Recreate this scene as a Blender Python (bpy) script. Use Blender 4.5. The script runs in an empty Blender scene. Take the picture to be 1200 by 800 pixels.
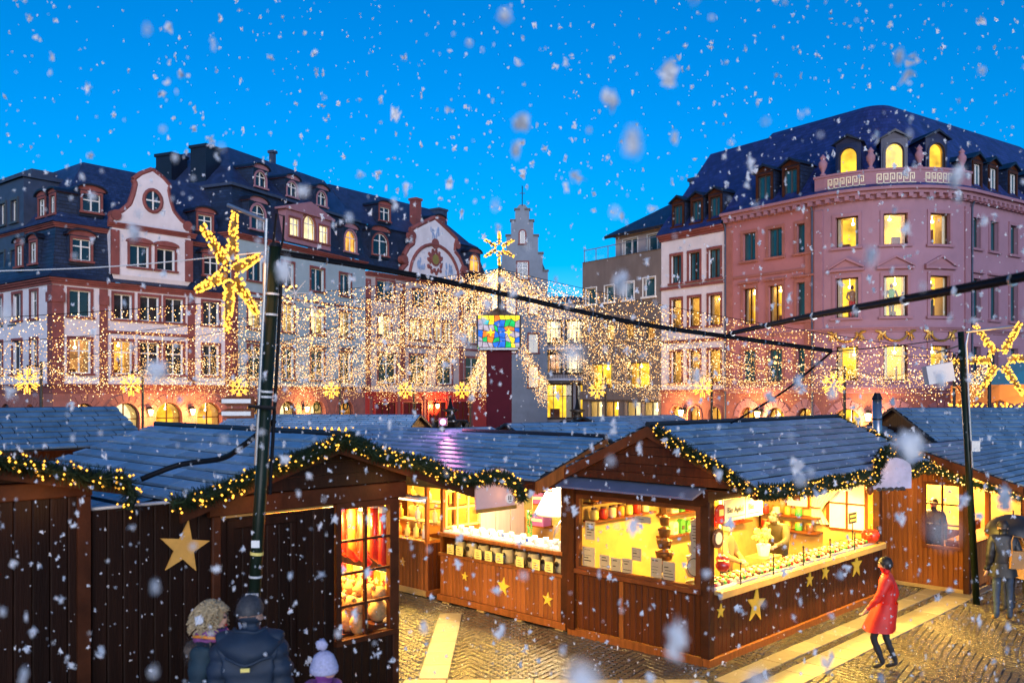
import bpy, math, random
import numpy as np
from mathutils import Vector, Matrix, noise as mnoise

R = math.radians
sin, cos, PI = math.sin, math.cos, math.pi
rnd = random.Random(11)
sc = bpy.context.scene
COL = sc.collection

# ------------------------------------------------------------------ camera
cam_d = bpy.data.cameras.new('camera')
cam = bpy.data.objects.new('camera', cam_d)
COL.objects.link(cam)
cam.location = (0, 0, 4.0)
cam.rotation_euler = (R(90), 0, 0)
cam_d.lens = 31.7
cam_d.sensor_width = 36
cam_d.shift_y = 0.05
cam_d.clip_start = 0.05
cam_d.clip_end = 3000
cam_d.dof.use_dof = True
cam_d.dof.focus_distance = 20
cam_d.dof.aperture_fstop = 2.0
sc.camera = cam

# ------------------------------------------------------------------ sky and twilight
SUN_EL, SUN_AZ = 9.0, 174.0          # afterglow low behind the photographer
w = bpy.data.worlds.new('World')
sc.world = w
w.use_nodes = True
nt = w.node_tree
nt.nodes.clear()
out = nt.nodes.new('ShaderNodeOutputWorld')
bg = nt.nodes.new('ShaderNodeBackground')
sky = nt.nodes.new('ShaderNodeTexSky')
sky.sky_type = 'NISHITA'
sky.sun_disc = False
sky.sun_elevation = R(SUN_EL)
sky.sun_rotation = R(SUN_AZ)
sky.altitude = 100
sky.air_density = 1.0
sky.dust_density = 0.3
sky.ozone_density = 5.0
hs = nt.nodes.new('ShaderNodeHueSaturation')
hs.inputs['Hue'].default_value = 0.504
hs.inputs['Saturation'].default_value = 1.3
hs.inputs['Value'].default_value = 1.0
nt.links.new(sky.outputs[0], hs.inputs['Color'])
nt.links.new(hs.outputs[0], bg.inputs['Color'])
bg.inputs['Strength'].default_value = 0.118
nt.links.new(bg.outputs[0], out.inputs['Surface'])

sun_d = bpy.data.lights.new('sun', 'SUN')
sun_d.energy = 1.42
sun_d.angle = R(40)
sun_d.color = (0.93, 0.90, 1.0)
sun = bpy.data.objects.new('sun', sun_d)
COL.objects.link(sun)
sdir = Vector((sin(R(SUN_AZ)) * cos(R(SUN_EL)), cos(R(SUN_AZ)) * cos(R(SUN_EL)), sin(R(SUN_EL))))
sun.rotation_euler = sdir.to_track_quat('Z', 'Y').to_euler()
sun.location = (0, -20, 30)

sc.view_settings.view_transform = 'Standard'
sc.view_settings.look = 'None'
sc.view_settings.exposure = 0.92
sc.view_settings.gamma = 1.0
sc.view_settings.use_curve_mapping = False
sc.render.engine = 'CYCLES'
cy = sc.cycles
cy.use_denoising = True
try:
    cy.denoiser = 'OPENIMAGEDENOISE'
    cy.denoising_input_passes = 'RGB_ALBEDO_NORMAL'
except Exception:
    pass
cy.max_bounces = 6
cy.diffuse_bounces = 3
cy.glossy_bounces = 3
cy.transmission_bounces = 4
cy.transparent_max_bounces = 8
cy.sample_clamp_indirect = 4.0
cy.caustics_reflective = False
cy.caustics_refractive = False

# ------------------------------------------------------------------ materials
MATS = {}

def mat(name, col, rough=0.7, var=0.15, scale=3.0, bump=0.0, bscale=40.0, metal=0.0, spec=0.5,
        emit=None, estr=0.0, objrand=0.0, stretch=(1, 1, 1), stain=0.0, coat=0.0):
    m = bpy.data.materials.new(name)
    MATS[name] = m
    m.use_nodes = True
    n, l = m.node_tree.nodes, m.node_tree.links
    b = n['Principled BSDF']
    b.inputs['Roughness'].default_value = rough
    b.inputs['Metallic'].default_value = metal
    b.inputs['Specular IOR Level'].default_value = spec
    b.inputs['Coat Weight'].default_value = coat
    tc = n.new('ShaderNodeTexCoord')
    mp = n.new('ShaderNodeMapping')
    mp.inputs['Scale'].default_value = stretch
    l.new(tc.outputs['Object'], mp.inputs['Vector'])
    nz = n.new('ShaderNodeTexNoise')
    nz.inputs['Scale'].default_value = scale
    nz.inputs['Detail'].default_value = 5
    nz.inputs['Roughness'].default_value = 0.62
    l.new(mp.outputs[0], nz.inputs['Vector'])
    mr = n.new('ShaderNodeMapRange')
    mr.inputs['From Min'].default_value = 0.3
    mr.inputs['From Max'].default_value = 0.7
    mr.inputs['To Min'].default_value = 1 - var
    mr.inputs['To Max'].default_value = 1 + var
    l.new(nz.outputs['Fac'], mr.inputs['Value'])
    val = mr.outputs[0]
    if stain:
        n2 = n.new('ShaderNodeTexNoise')
        n2.inputs['Scale'].default_value = 0.5
        n2.inputs['Detail'].default_value = 8
        n2.inputs['Roughness'].default_value = 0.7
        l.new(tc.outputs['Object'], n2.inputs['Vector'])
        m2 = n.new('ShaderNodeMapRange')
        m2.inputs['From Min'].default_value = 0.4
        m2.inputs['From Max'].default_value = 0.7
        m2.inputs['To Min'].default_value = 1.0
        m2.inputs['To Max'].default_value = 1 - stain
        l.new(n2.outputs['Fac'], m2.inputs['Value'])
        mu = n.new('ShaderNodeMath'); mu.operation = 'MULTIPLY'
        l.new(val, mu.inputs[0]); l.new(m2.outputs[0], mu.inputs[1])
        val = mu.outputs[0]
    if objrand:
        oi = n.new('ShaderNodeObjectInfo')
        m3 = n.new('ShaderNodeMapRange')
        m3.inputs['To Min'].default_value = 1 - objrand
        m3.inputs['To Max'].default_value = 1 + objrand
        l.new(oi.outputs['Random'], m3.inputs['Value'])
        mu = n.new('ShaderNodeMath'); mu.operation = 'MULTIPLY'
        l.new(val, mu.inputs[0]); l.new(m3.outputs[0], mu.inputs[1])
        val = mu.outputs[0]
    vm = n.new('ShaderNodeVectorMath'); vm.operation = 'SCALE'
    vm.inputs[0].default_value = col[:3]
    l.new(val, vm.inputs['Scale'])
    l.new(vm.outputs[0], b.inputs['Base Color'])
    if bump:
        nb = n.new('ShaderNodeTexNoise')
        nb.inputs['Scale'].default_value = bscale
        nb.inputs['Detail'].default_value = 4
        l.new(mp.outputs[0], nb.inputs['Vector'])
        bp = n.new('ShaderNodeBump')
        bp.inputs['Strength'].default_value = bump
        bp.inputs['Distance'].default_value = 0.02
        l.new(nb.outputs['Fac'], bp.inputs['Height'])
        l.new(bp.outputs[0], b.inputs['Normal'])
    if emit:
        b.inputs['Emission Color'].default_value = (*emit, 1)
        b.inputs['Emission Strength'].default_value = estr
    return m

def slate_mat(name, col, w=0.35, h=0.22):
    """rows of small far-off slates on the roofs, laid along the roof's own UV (metres)"""
    m = mat(name, col, rough=0.48, var=0.3, scale=1.3, spec=0.5)
    n, l = m.node_tree.nodes, m.node_tree.links
    b = n['Principled BSDF']
    uv = n.new('ShaderNodeUVMap')
    br = n.new('ShaderNodeTexBrick')
    br.inputs['Scale'].default_value = 1.0
    br.inputs['Brick Width'].default_value = w
    br.inputs['Row Height'].default_value = h
    br.inputs['Mortar Size'].default_value = 0.018
    br.inputs['Mortar Smooth'].default_value = 0.3
    br.inputs['Color1'].default_value = (0.72, 0.72, 0.74, 1)
    br.inputs['Color2'].default_value = (1.25, 1.25, 1.22, 1)
    br.inputs['Mortar'].default_value = (0.3, 0.3, 0.32, 1)
    l.new(uv.outputs[0], br.inputs['Vector'])
    src = b.inputs['Base Color'].links[0].from_socket
    mx = n.new('ShaderNodeVectorMath'); mx.operation = 'MULTIPLY'
    l.new(src, mx.inputs[0]); l.new(br.outputs['Color'], mx.inputs[1])
    l.new(mx.outputs[0], b.inputs['Base Color'])
    bp = n.new('ShaderNodeBump')
    bp.inputs['Strength'].default_value = 0.7
    bp.inputs['Distance'].default_value = 0.04
    l.new(br.outputs['Fac'], bp.inputs['Height']); bp.invert = True
    l.new(bp.outputs[0], b.inputs['Normal'])
    return m

def glow(name, col, strength, var=0.0, scale=3.0, sample=False):
    m = bpy.data.materials.new(name)
    MATS[name] = m
    m.use_nodes = True
    n, l = m.node_tree.nodes, m.node_tree.links
    n.clear()
    o = n.new('ShaderNodeOutputMaterial')
    e = n.new('ShaderNodeEmission')
    e.inputs['Color'].default_value = (*col, 1)
    e.inputs['Strength'].default_value = strength
    if var:
        tc = n.new('ShaderNodeTexCoord')
        nz = n.new('ShaderNodeTexNoise')
        nz.inputs['Scale'].default_value = scale
        nz.inputs['Detail'].default_value = 3
        l.new(tc.outputs['Object'], nz.inputs['Vector'])
        mr = n.new('ShaderNodeMapRange')
        mr.inputs['From Min'].default_value = 0.3
        mr.inputs['From Max'].default_value = 0.7
        mr.inputs['To Min'].default_value = strength * (1 - var)
        mr.inputs['To Max'].default_value = strength * (1 + var)
        l.new(nz.outputs['Fac'], mr.inputs['Value'])
        l.new(mr.outputs[0], e.inputs['Strength'])
    l.new(e.outputs[0], o.inputs['Surface'])
    m.cycles.emission_sampling = 'AUTO' if sample else 'NONE'
    return m

def clear_glass(name, tint=(1, 1, 1), refl=0.12):
    m = bpy.data.materials.new(name)
    MATS[name] = m
    m.use_nodes = True
    n, l = m.node_tree.nodes, m.node_tree.links
    n.clear()
    o = n.new('ShaderNodeOutputMaterial')
    t = n.new('ShaderNodeBsdfTransparent'); t.inputs[0].default_value = (*tint, 1)
    g = n.new('ShaderNodeBsdfGlossy'); g.inputs['Roughness'].default_value = 0.03
    fr = n.new('ShaderNodeFresnel'); fr.inputs['IOR'].default_value = 1.45
    mx = n.new('ShaderNodeMixShader')
    l.new(fr.outputs[0], mx.inputs[0]); l.new(t.outputs[0], mx.inputs[1]); l.new(g.outputs[0], mx.inputs[2])
    l.new(mx.outputs[0], o.inputs['Surface'])
    return m

# setting
mat('plaza', (0.045, 0.042, 0.038), 0.5, 0.3, 1.2, 0.5, 30)
mat('cobble', (0.10, 0.082, 0.06), 0.24, 0.45, 9.0, 0.35, 60, stain=0.25)
mat('slab', (0.29, 0.245, 0.18), 0.45, 0.15, 5.0, 0.2, 60, objrand=0.18, stain=0.2)
mat('terrace', (0.16, 0.15, 0.14), 0.6, 0.2, 3.0, 0.2, 40)
# buildings
mat('plaster_white', (0.68, 0.64, 0.68), 0.8, 0.07, 0.8, 0.12, 18, stain=0.18)
mat('plaster_blue', (0.33, 0.44, 0.50), 0.8, 0.06, 0.8, 0.12, 18, stain=0.15)
mat('plaster_slate', (0.20, 0.24, 0.30), 0.8, 0.1, 0.8, 0.12, 18, stain=0.2)
mat('plaster_cream', (0.42, 0.36, 0.36), 0.8, 0.07, 0.8, 0.12, 18, stain=0.15)
mat('plaster_pink', (0.37, 0.15, 0.165), 0.8, 0.06, 0.7, 0.12, 18, stain=0.15)
mat('plaster_lilac', (0.33, 0.18, 0.235), 0.8, 0.06, 0.7, 0.12, 18, stain=0.15)
mat('stone_lilac', (0.30, 0.15, 0.19), 0.75, 0.1, 1.5, 0.15, 15)
mat('sandstone', (0.215, 0.060, 0.055), 0.8, 0.2, 1.8, 0.25, 14, stain=0.25)
mat('sandstone_pale', (0.31, 0.115, 0.095), 0.8, 0.16, 1.8, 0.2, 14, stain=0.2)
mat('shop_red', (0.42, 0.035, 0.025), 0.5, 0.12, 1.5)
mat('concrete', (0.17, 0.14, 0.13), 0.85, 0.18, 1.1, 0.3, 9, stretch=(1, 1, 0.25), stain=0.2)
slate_mat('slate', (0.022, 0.042, 0.115))
slate_mat('slate_dark', (0.014, 0.027, 0.066))
slate_mat('slate_blue', (0.022, 0.036, 0.15), 0.4, 0.3)
mat('window_white', (0.72, 0.72, 0.70), 0.5, 0.06)
mat('window_dark', (0.05, 0.05, 0.055), 0.45, 0.1)
mat('glass_dark', (0.012, 0.020, 0.024), 0.04, 0.5, 0.6, spec=0.8)
mat('glass_teal', (0.012, 0.075, 0.10), 0.05, 0.35, 0.5, spec=0.7)  # teal glass, base colour raised to stand in for sky reflection
clear_glass('glass')
glow('room_yellow', (1.0, 0.56, 0.035), 0.85, 0.55, 1.1)
glow('room_amber', (1.0, 0.46, 0.06), 0.7, 0.6, 1.3)
glow('room_cream', (1.0, 0.82, 0.42), 0.8, 0.5, 1.2)
glow('room_dim', (1.0, 0.42, 0.12), 0.35, 0.5, 1.2)
mat('room_wall', (0.7, 0.55, 0.3), 0.8, 0.1)
mat('gold', (0.55, 0.33, 0.08), 0.45, 0.15, 6, metal=0.7, emit=(1, 0.55, 0.1), estr=0.0)
mat('mural_blue', (0.24, 0.33, 0.50), 0.8, 0.3, 3)
mat('iron', (0.02, 0.022, 0.024), 0.45, 0.2, 8, metal=0.6)
mat('lead', (0.05, 0.065, 0.11), 0.5, 0.2, 2, metal=0.3)
# market
mat('wood_dark', (0.015, 0.0055, 0.003), 0.5, 0.4, 5.0, 0.3, 26, objrand=0.28, stretch=(3, 3, 0.25), stain=0.2, spec=0.15)
mat('wood_brown', (0.08, 0.021, 0.006), 0.45, 0.35, 5.0, 0.25, 26, objrand=0.25, stretch=(3, 3, 0.25), stain=0.2, spec=0.15)
mat('wood_warm', (0.27, 0.085, 0.02), 0.45, 0.3, 5.0, 0.25, 26, objrand=0.22, stretch=(3, 3, 0.25), stain=0.15, spec=0.15)
mat('wood_trim', (0.14, 0.04, 0.013), 0.45, 0.35, 4.0, 0.2, 26, stretch=(1, 1, 0.4), spec=0.15)
mat('wood_beam', (0.055, 0.017, 0.007), 0.5, 0.35, 4.0, 0.2, 26, spec=0.15)
mat('wood_pale', (0.46, 0.29, 0.10), 0.5, 0.15, 4.0, 0.1, 20)
mat('shingle', (0.19, 0.30, 0.42), 0.3, 0.4, 2.2, 0.25, 60, objrand=0.3, spec=0.8, stain=0.45)
mat('roof_felt', (0.012, 0.013, 0.016), 0.55, 0.2, 4)  # darkened felt; bare between shingle rows it stands in for overlap shadow
mat('star_gold', (0.62, 0.33, 0.07), 0.5, 0.12, 9)
mat('star_yellow', (0.85, 0.55, 0.05), 0.45, 0.06, 9)
mat('needles', (0.010, 0.026, 0.008), 0.6, 0.4, 30)
mat('needles_light', (0.06, 0.10, 0.02), 0.6, 0.4, 30)
glow('bulb_warm', (1.0, 0.50, 0.12), 2.6)
glow('bulb_gold', (1.0, 0.44, 0.05), 1.8)
glow('bulb_white', (1.0, 0.50, 0.15), 1.25)
glow('bulb_bright', (1.0, 0.68, 0.34), 2.6)
glow('lamp_tube', (1.0, 0.75, 0.35), 9.0)
glow('lamp_warm', (1.0, 0.60, 0.2), 14.0)
glow('lamp_magenta', (1.0, 0.16, 0.5), 7.0)
mat('cable_black', (0.006, 0.007, 0.010), 0.65, 0.3, 12, spec=0.15)
mat('pole_green', (0.008, 0.016, 0.009), 0.35, 0.3, 5, spec=0.2)
mat('metal_grey', (0.42, 0.42, 0.43), 0.32, 0.12, 8, metal=0.85)
mat('metal_white', (0.62, 0.62, 0.62), 0.45, 0.06)
mat('white_cloth', (0.80, 0.79, 0.76), 0.8, 0.05, 10)
mat('paper', (0.74, 0.66, 0.52), 0.8, 0.05, 8)
mat('paper_yellow', (0.85, 0.68, 0.18), 0.7, 0.05)
mat('ink', (0.05, 0.035, 0.03), 0.7, 0.1)
mat('lilac_panel', (0.36, 0.30, 0.40), 0.7, 0.1, 2, stretch=(6, 6, 0.3))
mat('sign_lilac', (0.52, 0.48, 0.60), 0.5, 0.2, 4)
mat('sign_pink', (0.72, 0.46, 0.42), 0.5, 0.1, 4)
mat('tinsel', (0.16, 0.10, 0.02), 0.4, 0.4, 40, 0.4, 80)
mat('red', (0.62, 0.025, 0.015), 0.45, 0.15, 8)
mat('apple_red', (0.55, 0.03, 0.015), 0.25, 0.3, 9, coat=0.4)
mat('green', (0.06, 0.28, 0.05), 0.5, 0.2, 10)
mat('orange', (0.75, 0.25, 0.03), 0.5, 0.15, 10)
mat('choc', (0.11, 0.04, 0.02), 0.4, 0.3, 20)
mat('cream', (0.80, 0.70, 0.48), 0.6, 0.1, 12)
mat('plush', (0.55, 0.34, 0.14), 0.9, 0.3, 20, 0.4, 60)
mat('blue_print', (0.03, 0.08, 0.42), 0.5, 0.1)
mat('purple', (0.20, 0.06, 0.32), 0.5, 0.15)
mat('table_blue', (0.005, 0.01, 0.65), 0.4, 0.1)
mat('bottle_blue', (0.10, 0.32, 0.55), 0.25, 0.1)
mat('column_red', (0.075, 0.004, 0.012), 0.6, 0.15, 2, spec=0.1)
mat('tarp_orange', (0.66, 0.26, 0.06), 0.6, 0.1, 2)
mat('tarp_teal', (0.04, 0.30, 0.40), 0.5, 0.1, 2)
mat('awning_blue', (0.13, 0.16, 0.24), 0.35, 0.15, 4)
for nm, c, s in (('glass_yellow', (1, .72, .03), 1.1), ('glass_green', (.02, .55, .14), .7), ('glass_blue', (.03, .16, .75), .75), ('glass_cyan', (.05, .6, .7), .8),
                 ('glass_orange', (1, .22, .03), .9), ('glass_grey', (.55, .48, .6), .6)):
    glow(nm, c, s, 0.3, 6)
# people
mat('skin', (0.58, 0.32, 0.22), 0.5, 0.08, 10)
mat('skin_warm', (0.62, 0.30, 0.2), 0.5, 0.08, 10)
mat('hair_dark', (0.022, 0.016, 0.013), 0.5, 0.3, 30)
mat('hair_grey', (0.045, 0.045, 0.05), 0.6, 0.4, 60)
mat('hair_blond', (0.42, 0.31, 0.17), 0.5, 0.45, 30)
mat('fur', (0.13, 0.095, 0.07), 0.9, 0.4, 40)
mat('coat_navy', (0.012, 0.026, 0.05), 0.7, 0.25, 6)
mat('coat_petrol', (0.008, 0.03, 0.045), 0.75, 0.25, 6)
mat('coat_black', (0.016, 0.016, 0.018), 0.5, 0.2, 6)
mat('coat_olive', (0.075, 0.055, 0.02), 0.6, 0.2, 8)
mat('coat_tan', (0.40, 0.22, 0.13), 0.7, 0.15, 8)
mat('coat_red', (0.68, 0.018, 0.010), 0.55, 0.15, 8)
mat('coat_violet', (0.20, 0.05, 0.24), 0.6, 0.3, 12)
mat('shirt_brown', (0.30, 0.17, 0.07), 0.7, 0.15, 8)
mat('shirt_white', (0.78, 0.76, 0.72), 0.7, 0.08, 8)
mat('jeans', (0.03, 0.05, 0.09), 0.7, 0.25, 14)
mat('trousers', (0.02, 0.02, 0.024), 0.7, 0.2, 14)
mat('shoe', (0.03, 0.022, 0.018), 0.5, 0.2, 14)
mat('shoe_tan', (0.25, 0.14, 0.06), 0.5, 0.2, 14)
mat('knit_lilac', (0.48, 0.47, 0.66), 0.9, 0.2, 60, 0.6, 120)
mat('scarf', (0.22, 0.06, 0.20), 0.8, 0.7, 14)
mat('bag_tan', (0.34, 0.17, 0.05), 0.5, 0.15, 8)
mat('snow', (0.96, 0.96, 0.97), 0.9, 0.02, 5, spec=0.1)
# snow flakes let light through
_n, _l = MATS['snow'].node_tree.nodes, MATS['snow'].node_tree.links
_o = _n['Material Output']
_tr = _n.new('ShaderNodeBsdfTranslucent'); _tr.inputs[0].default_value = (0.95, 0.95, 0.96, 1)
_mx = _n.new('ShaderNodeMixShader'); _mx.inputs[0].default_value = 0.4
_l.new(_n['Principled BSDF'].outputs[0], _mx.inputs[1]); _l.new(_tr.outputs[0], _mx.inputs[2])
_l.new(_mx.outputs[0], _o.inputs['Surface'])

# ------------------------------------------------------------------ mesh helpers
class MB:
    """collects geometry for ONE mesh; T maps every point on the way in"""
    def __init__(s, T=None):
        s.v, s.f, s.fm, s.uv, s.T, s.mi = [], [], [], [], T, 0

    def add(s, vs, fs, uv=None):
        o = len(s.v)
        s.v += [tuple(s.T(*p)) if s.T else tuple(p) for p in vs]
        for k, f in enumerate(fs):
            s.f.append([i + o for i in f])
            s.fm.append(s.mi)
            s.uv.append([uv[i] for i in f] if uv else [(0, 0)] * len(f))
        return s

    def box(s, x0, x1, y0, y1, z0, z1):
        return s.add([(x0, y0, z0), (x1, y0, z0), (x1, y1, z0), (x0, y1, z0), (x0, y0, z1), (x1, y0, z1), (x1, y1, z1), (x0, y1, z1)],
                     [(3, 2, 1, 0), (4, 5, 6, 7), (0, 1, 5, 4), (1, 2, 6, 5), (2, 3, 7, 6), (3, 0, 4, 7)])

    def cbox(s, x0, x1, y0, y1, z0, z1, c=0.01):
        """box with its four upright edges and top edges chamfered"""
        def ring(i, z):
            return [(x0 + c + i, y0 + i, z), (x1 - c - i, y0 + i, z), (x1 - i, y0 + c + i, z), (x1 - i, y1 - c - i, z), (x1 - c - i, y1 - i, z), (x0 + c + i, y1 - i, z), (x0 + i, y1 - c - i, z), (x0 + i, y0 + c + i, z)]
        vs = ring(0, z0) + ring(0, z1 - c) + ring(c * 0.7, z1)
        fs = [tuple(range(7, -1, -1)), tuple(range(16, 24))]
        for k in range(2):
            for i in range(8):
                j = (i + 1) % 8
                fs.append((k * 8 + i, k * 8 + j, k * 8 + 8 + j, k * 8 + 8 + i))
        return s.add(vs, fs)

    def tube(s, pts, r, n=8, caps=True, closed=False):
        pts = [Vector(p) for p in pts]
        rs = r if isinstance(r, (list, tuple)) else [r] * len(pts)
        vs, fs = [], []
        m = len(pts)
        up = None
        for i, p in enumerate(pts):
            if closed:
                t = pts[(i + 1) % m] - pts[i - 1]
            else:
                t = pts[min(i + 1, m - 1)] - pts[max(i - 1, 0)]
            if t.length < 1e-9:
                t = Vector((0, 0, 1))
            t.normalize()
            if up is None:
                up = Vector((0, 0, 1)) if abs(t.z) < 0.9 else Vector((1, 0, 0))
            a = up.cross(t)
            if a.length < 1e-6:
                a = Vector((1, 0, 0)).cross(t)
            a.normalize()
            b = t.cross(a)
            up = b
            for k in range(n):
                q = 2 * PI * k / n
                vs.append(p + (a * cos(q) + b * sin(q)) * rs[i])
        for i in range(m if closed else m - 1):
            for k in range(n):
                k2 = (k + 1) % n
                i2 = (i + 1) % m
                fs.append((i * n + k, i * n + k2, i2 * n + k2, i2 * n + k))
        if caps and not closed:
            fs.append(tuple(range(n - 1, -1, -1)))
            fs.append(tuple((m - 1) * n + k for k in range(n)))
        return s.add(vs, fs)

    def lathe(s, prof, c=(0, 0, 0), n=14, sx=1.0, sy=1.0):
        vs, fs = [], []
        for (r, z) in prof:
            for k in range(n):
                q = 2 * PI * k / n
                vs.append((c[0] + r * cos(q) * sx, c[1] + r * sin(q) * sy, c[2] + z))
        m = len(prof)
        for i in range(m - 1):
            for k in range(n):
                k2 = (k + 1) % n
                fs.append((i * n + k, i * n + k2, (i + 1) * n + k2, (i + 1) * n + k))
        fs.append(tuple(range(n - 1, -1, -1)))
        fs.append(tuple((m - 1) * n + k for k in range(n)))
        return s.add(vs, fs)

    def blob(s, c, r, jitter=0.0, n=6, m=4, rg=rnd):
        rx, ry, rz = r if isinstance(r, (tuple, list)) else (r, r, r)
        vs = [(c[0], c[1], c[2] - rz)]
        for i in range(1, m):
            a = PI * i / m
            for k in range(n):
                q = 2 * PI * (k + 0.5 * (i % 2)) / n
                j = 1 + jitter * (rg.random() - 0.5) * 2
                vs.append((c[0] + rx * sin(a) * cos(q) * j, c[1] + ry * sin(a) * sin(q) * j, c[2] - rz * cos(a) * j))
        vs.append((c[0], c[1], c[2] + rz))
        fs = [(0, 1 + (k + 1) % n, 1 + k) for k in range(n)]
        for i in range(m - 2):
            for k in range(n):
                k2 = (k + 1) % n
                fs.append((1 + i * n + k, 1 + i * n + k2, 1 + (i + 1) * n + k2, 1 + (i + 1) * n + k))
        t = len(vs) - 1
        fs += [(1 + (m - 2) * n + k, 1 + (m - 2) * n + (k + 1) % n, t) for k in range(n)]
        return s.add(vs, fs)

    def octa(s, c, r):
        x, y, z = c
        return s.add([(x + r, y, z), (x, y + r, z), (x - r, y, z), (x, y - r, z), (x, y, z + r), (x, y, z - r)],
                     [(0, 1, 4), (1, 2, 4), (2, 3, 4), (3, 0, 4), (1, 0, 5), (2, 1, 5), (3, 2, 5), (0, 3, 5)])

    def prism(s, poly, f):
        """poly: outline points; f(p, side) maps an outline point to the front (0) and back (1) face"""
        n = len(poly)
        vs = [f(p, 0) for p in poly] + [f(p, 1) for p in poly]
        fs = [tuple(range(n)), tuple(range(2 * n - 1, n - 1, -1))]
        fs += [(i, n + i, n + (i + 1) % n, (i + 1) % n) for i in range(n)]
        return s.add(vs, fs)

    def mesh(s, name, mats, smooth=False):
        me = bpy.data.meshes.new(name)
        me.from_pydata(s.v, [], s.f)
        for m in (mats if isinstance(mats, (list, tuple)) else [mats]):
            me.materials.append(MATS[m])
        if any(s.fm):
            me.polygons.foreach_set('material_index', s.fm)
        if any(u != (0, 0) for q in s.uv[:40] for u in q):
            lay = me.uv_layers.new(name='uv')
            lay.data.foreach_set('uv', [c for q in s.uv for p in q for c in p])
        if smooth:
            me.polygons.foreach_set('use_smooth', [True] * len(me.polygons))
        me.update()
        return me

    def build(s, name, mats, parent=None, smooth=False, loc=None, rot=None, kind=None):
        return link(name, s.mesh(name, mats, smooth), parent, loc, rot, kind)

def link(name, data, parent=None, loc=None, rot=None, kind=None):
    o = bpy.data.objects.new(name, data)
    COL.objects.link(o)
    if parent:
        o.parent = parent
    if loc:
        o.location = loc
    if rot:
        o.rotation_euler = rot
    if kind:
        o['kind'] = kind
    return o

def tag(o, label, cat, group=None):
    o['label'] = label
    o['category'] = cat
    if group:
        o['group'] = group
    return o

def thing(name, label, cat, loc=(0, 0, 0), rotz=0.0, group=None):
    o = link(name, None, None, loc, (0, 0, rotz))
    o.empty_display_size = 0.2
    return tag(o, label, cat, group)

def copy_tree(o, parent=None):
    c = o.copy()
    COL.objects.link(c)
    c.parent = parent
    for ch in o.children:
        copy_tree(ch, c)
    return c

def star_poly(cx, cz, r, ri, n=5, rot=0.0):
    return [(cx + (r if k % 2 == 0 else ri) * sin(rot + PI * k / n), cz + (r if k % 2 == 0 else ri) * cos(rot + PI * k / n)) for k in range(2 * n)]

def text_mesh(txt, size):
    c = bpy.data.curves.new('lettering', 'FONT')
    c.body = txt
    c.size = size
    c.extrude = 0.002
    c.resolution_u = 2
    c.align_x = 'CENTER'
    o = bpy.data.objects.new('tmp', c)
    COL.objects.link(o)
    dg = bpy.context.evaluated_depsgraph_get()
    me = bpy.data.meshes.new_from_object(o.evaluated_get(dg))
    bpy.data.objects.remove(o)
    me.materials.clear()
    me.materials.append(MATS['ink'])
    return me

def structure(o):
    o['kind'] = 'structure'
    return o

def lamp(parent, name, kind, loc, energy, col, size=0.2, sizey=None, rot=(0, 0, 0), spread=None):
    d = bpy.data.lights.new(name, kind)
    d.energy = energy
    d.color = col
    if kind == 'AREA':
        d.shape = 'RECTANGLE'
        d.size = size
        d.size_y = sizey or size
        if spread:
            d.spread = spread
    else:
        d.shadow_soft_size = size
    o = bpy.data.objects.new(name, d)
    COL.objects.link(o)
    o.parent = parent
    o.location = loc
    o.rotation_euler = rot
    return o

# ================================================================== the setting: ground
def sheet(name, x0, x1, y0, y1, z, m):
    return structure(MB().add([(x0, y0, z), (x1, y0, z), (x1, y1, z), (x0, y1, z)], [(0, 1, 2, 3)]).build(name, m))
sheet('ground', -700, 700, -300, 1200, 0.0, 'plaza')

# ================================================================== facades that follow a path
class Path:
    """facade line seen from outside, u runs left to right in metres, d is outward, z up"""
    def __init__(s, heading, segs):
        s.segs, s.corners = [], []
        x = y = u = 0.0
        h = R(heading)
        for g in segs:
            if g[0] == 'L':
                s.segs.append(('L', u, u + g[1], x, y, h))
                x += cos(h) * g[1]; y += sin(h) * g[1]; u += g[1]
            elif g[0] == 'A':
                r, a = g[1], R(g[2])
                cx, cy_ = x - sin(h) * r, y + cos(h) * r
                s.segs.append(('A', u, u + r * a, cx, cy_, h, r))
                h += a
                x, y = cx + sin(h) * r, cy_ - cos(h) * r
                u += r * a
            else:
                n1 = Vector((sin(h), -cos(h))); h += R(g[1]); n2 = Vector((sin(h), -cos(h)))
                s.corners.append((u, (n1 + n2) / (1 + n1.dot(n2))))
        s.end = u

    def fr(s, u):
        for g in s.segs:
            if u <= g[2] + 1e-6 or g is s.segs[-1]:
                break
        if g[0] == 'L':
            h = g[5]
            x, y = g[3] + cos(h) * (u - g[1]), g[4] + sin(h) * (u - g[1])
            n = (sin(h), -cos(h))
        else:
            h = g[5] + (u - g[1]) / g[6]
            n = (sin(h), -cos(h))
            x, y = g[3] + n[0] * g[6], g[4] + n[1] * g[6]
        for (cu, m) in s.corners:
            if abs(cu - u) < 1e-4:
                n = (m.x, m.y)
        return x, y, n[0], n[1]

    def P(s, u, d, z):
        x, y, nx, ny = s.fr(u)
        return (x + nx * d, y + ny * d, z)

    def cuts(s, u0, u1, step=0.55):
        c = {round(u0, 5), round(u1, 5)}
        for (cu, m) in s.corners:
            if u0 < cu < u1:
                c.add(round(cu, 5))
        for g in s.segs:
            if g[0] == 'A':
                a, b = max(u0, g[1]), min(u1, g[2])
                if b > a + 1e-6:
                    n = max(1, int(math.ceil((b - a) / step)))
                    for k in range(n + 1):
                        c.add(round(a + (b - a) * k / n, 5))
        return sorted(c)

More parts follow.
